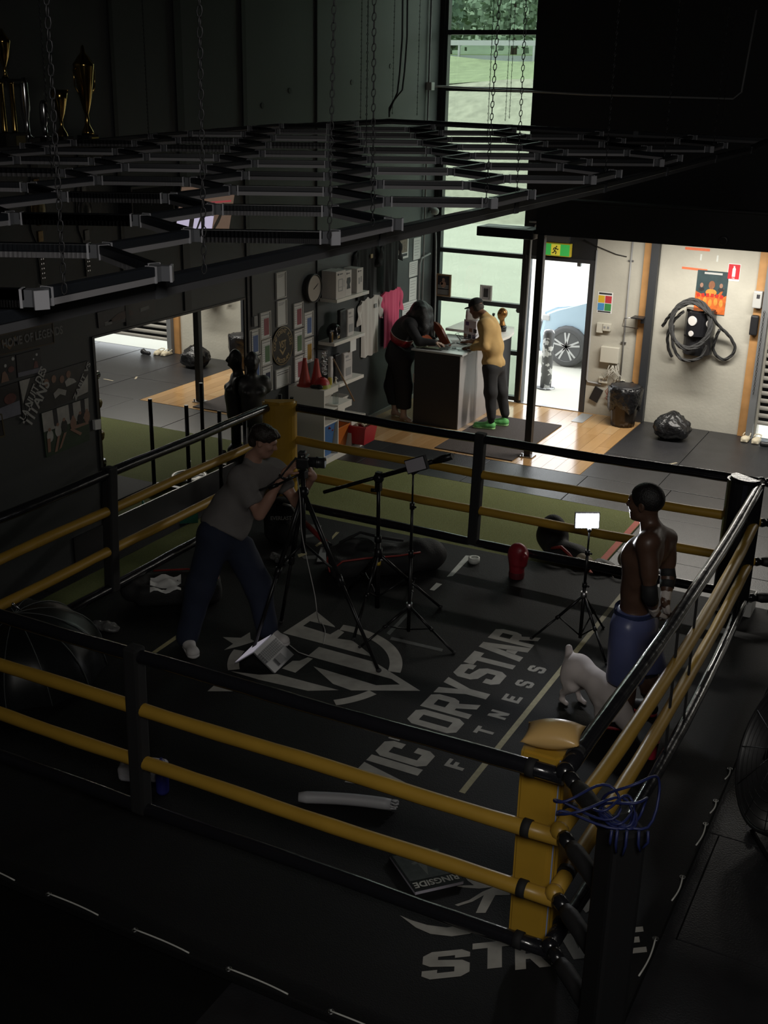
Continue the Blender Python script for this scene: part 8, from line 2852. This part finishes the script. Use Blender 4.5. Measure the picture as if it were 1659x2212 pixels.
# book
bcn = [V(p) for p in ((-2.497, 5.041, 0.085), (-2.220, 4.818, 0.085), (-2.019, 5.038, 0.085), (-2.276, 5.238, 0.085))]
t = thing('book', 'black photo book titled RINGSIDE lying on the canvas near the front', 'book', tuple((bcn[0] + bcn[2]) / 2 - V((0, 0, .024))))
dn = V((0, 0, -.024))
slab('cover', *bcn, mat('book_cover', (0.012, 0.013, 0.014), .25), .002, t)
inn = [p.lerp((bcn[0] + bcn[2]) / 2, .02) for p in bcn]
slab('pages', *[p + dn + V((0, 0, .001)) for p in inn], mat('page_edges', (0.45, 0.43, 0.50), .7), .0215, t)
slab('back_cover', *[p + dn - V((0, 0, .0005)) for p in bcn], mat('book_cover', (0.012, 0.013, 0.014)), .0015, t)
ux = (bcn[1] - bcn[2]).normalized()
uy = (bcn[2] - bcn[3]).normalized()
uy = (uy - ux * uy.dot(ux)).normalized()
if ux.cross(uy).z < 0:
    pass
cen = quad(*bcn, .86, .5) + V((0, 0, .003))
m = MB()
text_mesh(m, 'RINGSIDE', cen, ux, -uy if ux.cross(-uy).z > 0 else uy, .050, .27, bold=.03, t=.0006)
obj('title', m, mat('title_grey', (0.42, 0.42, 0.38), .5), t)
PHG = [mat('cover_grey', (0.05, 0.055, 0.055), .35, var=.8, scale=30), mat('cover_skin', (0.17, 0.17, 0.16), .35, var=.3, scale=20)]
slab('cover_photo', *[quad(*bcn, u, v) + V((0, 0, .0022)) for u, v in ((.05, .04), (.74, .04), (.74, .96), (.05, .96))], PHG[0], .0004, t)
m = MB()
for poly in ([(.22, .48), (.34, .40), (.68, .44), (.34, .58)], [(.14, .50), (.19, .47), (.22, .52), (.17, .55)], [(.26, .40), (.32, .28), (.36, .32), (.34, .42)], [(.28, .58), (.40, .66), (.37, .70), (.26, .62)]):
    m.bm.faces.new([m.bm.verts.new(quad(*bcn, u, v) + V((0, 0, .0030))) for u, v in poly])
obj('cover_figure', m, PHG[1], t)

# blue rope knotted on the near post, tub, cup, fan
t = thing('jump_rope', 'blue rope looped and knotted over the top of the near corner post', 'rope', (-.97, 4.19, 1.37))
BLR = mat('blue_cord', (0.015, 0.022, 0.10), .5)
cP = V((-.97, 4.19, 1.385))
rt_ = V((.89, .455, 0))
fw_ = V((-.455, .89, 0))
m = MB()
loops = [(-.26, .06, .14, .06, 0), (-.17, -.02, .16, .09, .5), (.12, .06, .12, .14, 1.2), (.05, .0, .10, .10, 2.0), (-.05, .02, .09, .05, .3), (.02, -.05, .07, .05, .9)]
for (dx, dz_, rx, rz_, ph_) in loops:
    m.tube([cP + rt_ * (dx * .5 + rx * math.cos(a) - rx * .2) + V((0, 0, max(dz_ + rz_ * math.sin(a + ph_ * .2), -.03) + .02)) + fw_ * (.06 * math.sin(a * 2 + ph_)) for a in [k * math.pi / 12 for k in range(24)]], .0065, 6, closed=True)
obj('loops', m, BLR, t)
m = MB()
for k in range(5):
    q = rt_ * (-.07 + .035 * k + .012 * math.sin(k * 5)) - fw_ * .115
    L_ = .05 + .05 * abs(math.sin(k * 2.3))
    m.tube([cP + q + V((0, 0, .02)), cP + q * 1.05 + V((0, 0, -L_ * .5)), cP + q * 1.02 + rt_ * .03 * math.sin(k * 3) + V((0, 0, -L_))], .0065, 6)
obj('hanging_ends', m, BLR, t)
t = thing('plastic_tub', 'white plastic tub with lime rim strip behind the far right pad', 'tub', (-1.40, 9.50, ZB))
m = MB()
x0, x1, y0, y1, z0, z1 = -1.60, -1.30, 9.47, 9.70, ZB, .22
m.span((x0 + .02, y0 + .02, z0), (x1 - .02, y1 - .02, z0 + .01))
for a, b in (((x0, y0), (x1, y0)), ((x1, y0), (x1, y1)), ((x1, y1), (x0, y1)), ((x0, y1), (x0, y0))):
    m.bar((a[0], a[1], .14), (b[0], b[1], .14), .012, .16)
obj('tub', m, mat('tub_white', (0.55, 0.55, 0.53), .4), t)
obj('rim_strip', MB().bar((x0, y0 - .004, .215), (x1, y0 - .004, .215), .016, .018), mat('lime_strip', (0.35, 0.42, 0.08), .5), t)
cu_ = V((-1.450, 6.866, 0.060))
t = thing('cup', 'small red plastic cup on the canvas under the right ropes', 'cup', tuple(cu_))
obj('cup', MB().lathe((cu_.x, cu_.y, .0605), [(.035, 0), (.048, .13), (.050, .13), (.043, .125), (.032, .01)], 20, cap=False), mat('cup_red', (0.5, 0.03, 0.06), .4), t)
t = thing('drum_fan', 'large black drum fan standing on the floor at the right', 'fan', (-.49, 6.45, 0))
fc = V((-.45, 6.50, .56))
ax = V((-.80, -.45, .38)).normalized()
FR = .50
m = MB()
m.lathe(fc, [(FR, -.16), (FR + .012, -.15), (FR + .012, .15), (FR, .16), (FR - .012, .15), (FR - .012, -.15)], 44, axis=ax, cap=False)
obj('drum', m, mat('fan_black', (0.018, 0.018, 0.019), .45), t)
q = V((0, 0, 1)).rotation_difference(ax).to_matrix()
for s in (.15,):
    m = MB()
    for k in range(9):
        r_ = .06 + k * .053
        m.tube([fc + q @ V((r_ * math.cos(a), r_ * math.sin(a), s + .03 * (1 - r_ / FR))) for a in [j * math.pi / 18 for j in range(36)]], .0028, 4, closed=True)
    for k in range(12):
        a = k * math.pi / 6
        m.tube([fc + q @ V((.05 * math.cos(a), .05 * math.sin(a), s + .03)), fc + q @ V((FR * math.cos(a), FR * math.sin(a), s))], .003, 4)
    obj('guard', m, mat('fan_guard', (0.015, 0.015, 0.016), .5), t)
m = MB()
for k in range(3):
    a = k * 2.094
    rows = []
    for i in range(6):
        r_ = .07 + i * .075
        rows.append([m.bm.verts.new(fc + q @ V((r_ * math.cos(a + da), r_ * math.sin(a + da), .05 * (da - .3)))) for da in (-.05, .25, .6)])
    for A, B in zip(rows, rows[1:]):
        for j in range(2):
            m.bm.faces.new((A[j], A[j + 1], B[j + 1], B[j])).smooth = True
m.cyl(fc - ax * .1, fc + ax * .06, .07, seg=18)
obj('blades', m, BLKM, t)
obj('cradle', MB().tube([fc + V((.30, -.52, -.06)), fc + V((.28, -.50, -.50)), fc + V((.02, -.50, -.545)), fc + V((-.25, -.05, -.545)), fc + V((-.30, .50, -.545)), fc + V((-.26, .53, -.5)), fc + V((-.25, .50, -.06))], .016, 8), LEG, t)
for p in (fc + V((-.25, -.05, -.53)), fc + V((-.02, -.46, -.53))):
    obj('wheel', MB().cyl(p + V((0, .03, .0)), p + V((0, -.03, .0)), .03, seg=16), CHROME, t)
# pale sticks stored on the mezzanine deck
for i, (a, b_) in enumerate((((-4.4, 13.6, 2.93), (-3.3, 14.3, 2.96)), ((-4.2, 13.35, 2.93), (-3.5, 13.6, 2.93)), ((-4.45, 13.25, 2.92), (-3.6, 13.95, 2.93)))):
    t = thing('pole', ('long thin pale pole lying furthest back on the dark mezzanine', 'short thin pole lying in the middle of the dark mezzanine', 'thin pole lying along the front edge of the dark mezzanine')[i], 'pole', a)
    obj('shaft', MB().tube([a, b_], .008, 6), mat('pole_grey', (0.3, 0.3, 0.28), .5), t)
t = thing('wall_vent', 'small round dark vent on the mezzanine beam above the fire poster', 'vent', (-2.60, 12.97, 2.775))
obj('ring', MB().lathe((-2.60, 12.98, 2.775), [(.035, .0), (.055, .0), (.055, .012), (.035, .012)], 22, axis=(0, -1, 0), cap=False), mat('vent_dark', (0.035, 0.035, 0.037), .4), t)
obj('disc', MB().cyl((-2.60, 12.98, 2.775), (-2.60, 12.972, 2.775), .034, seg=20), BLKP, t)
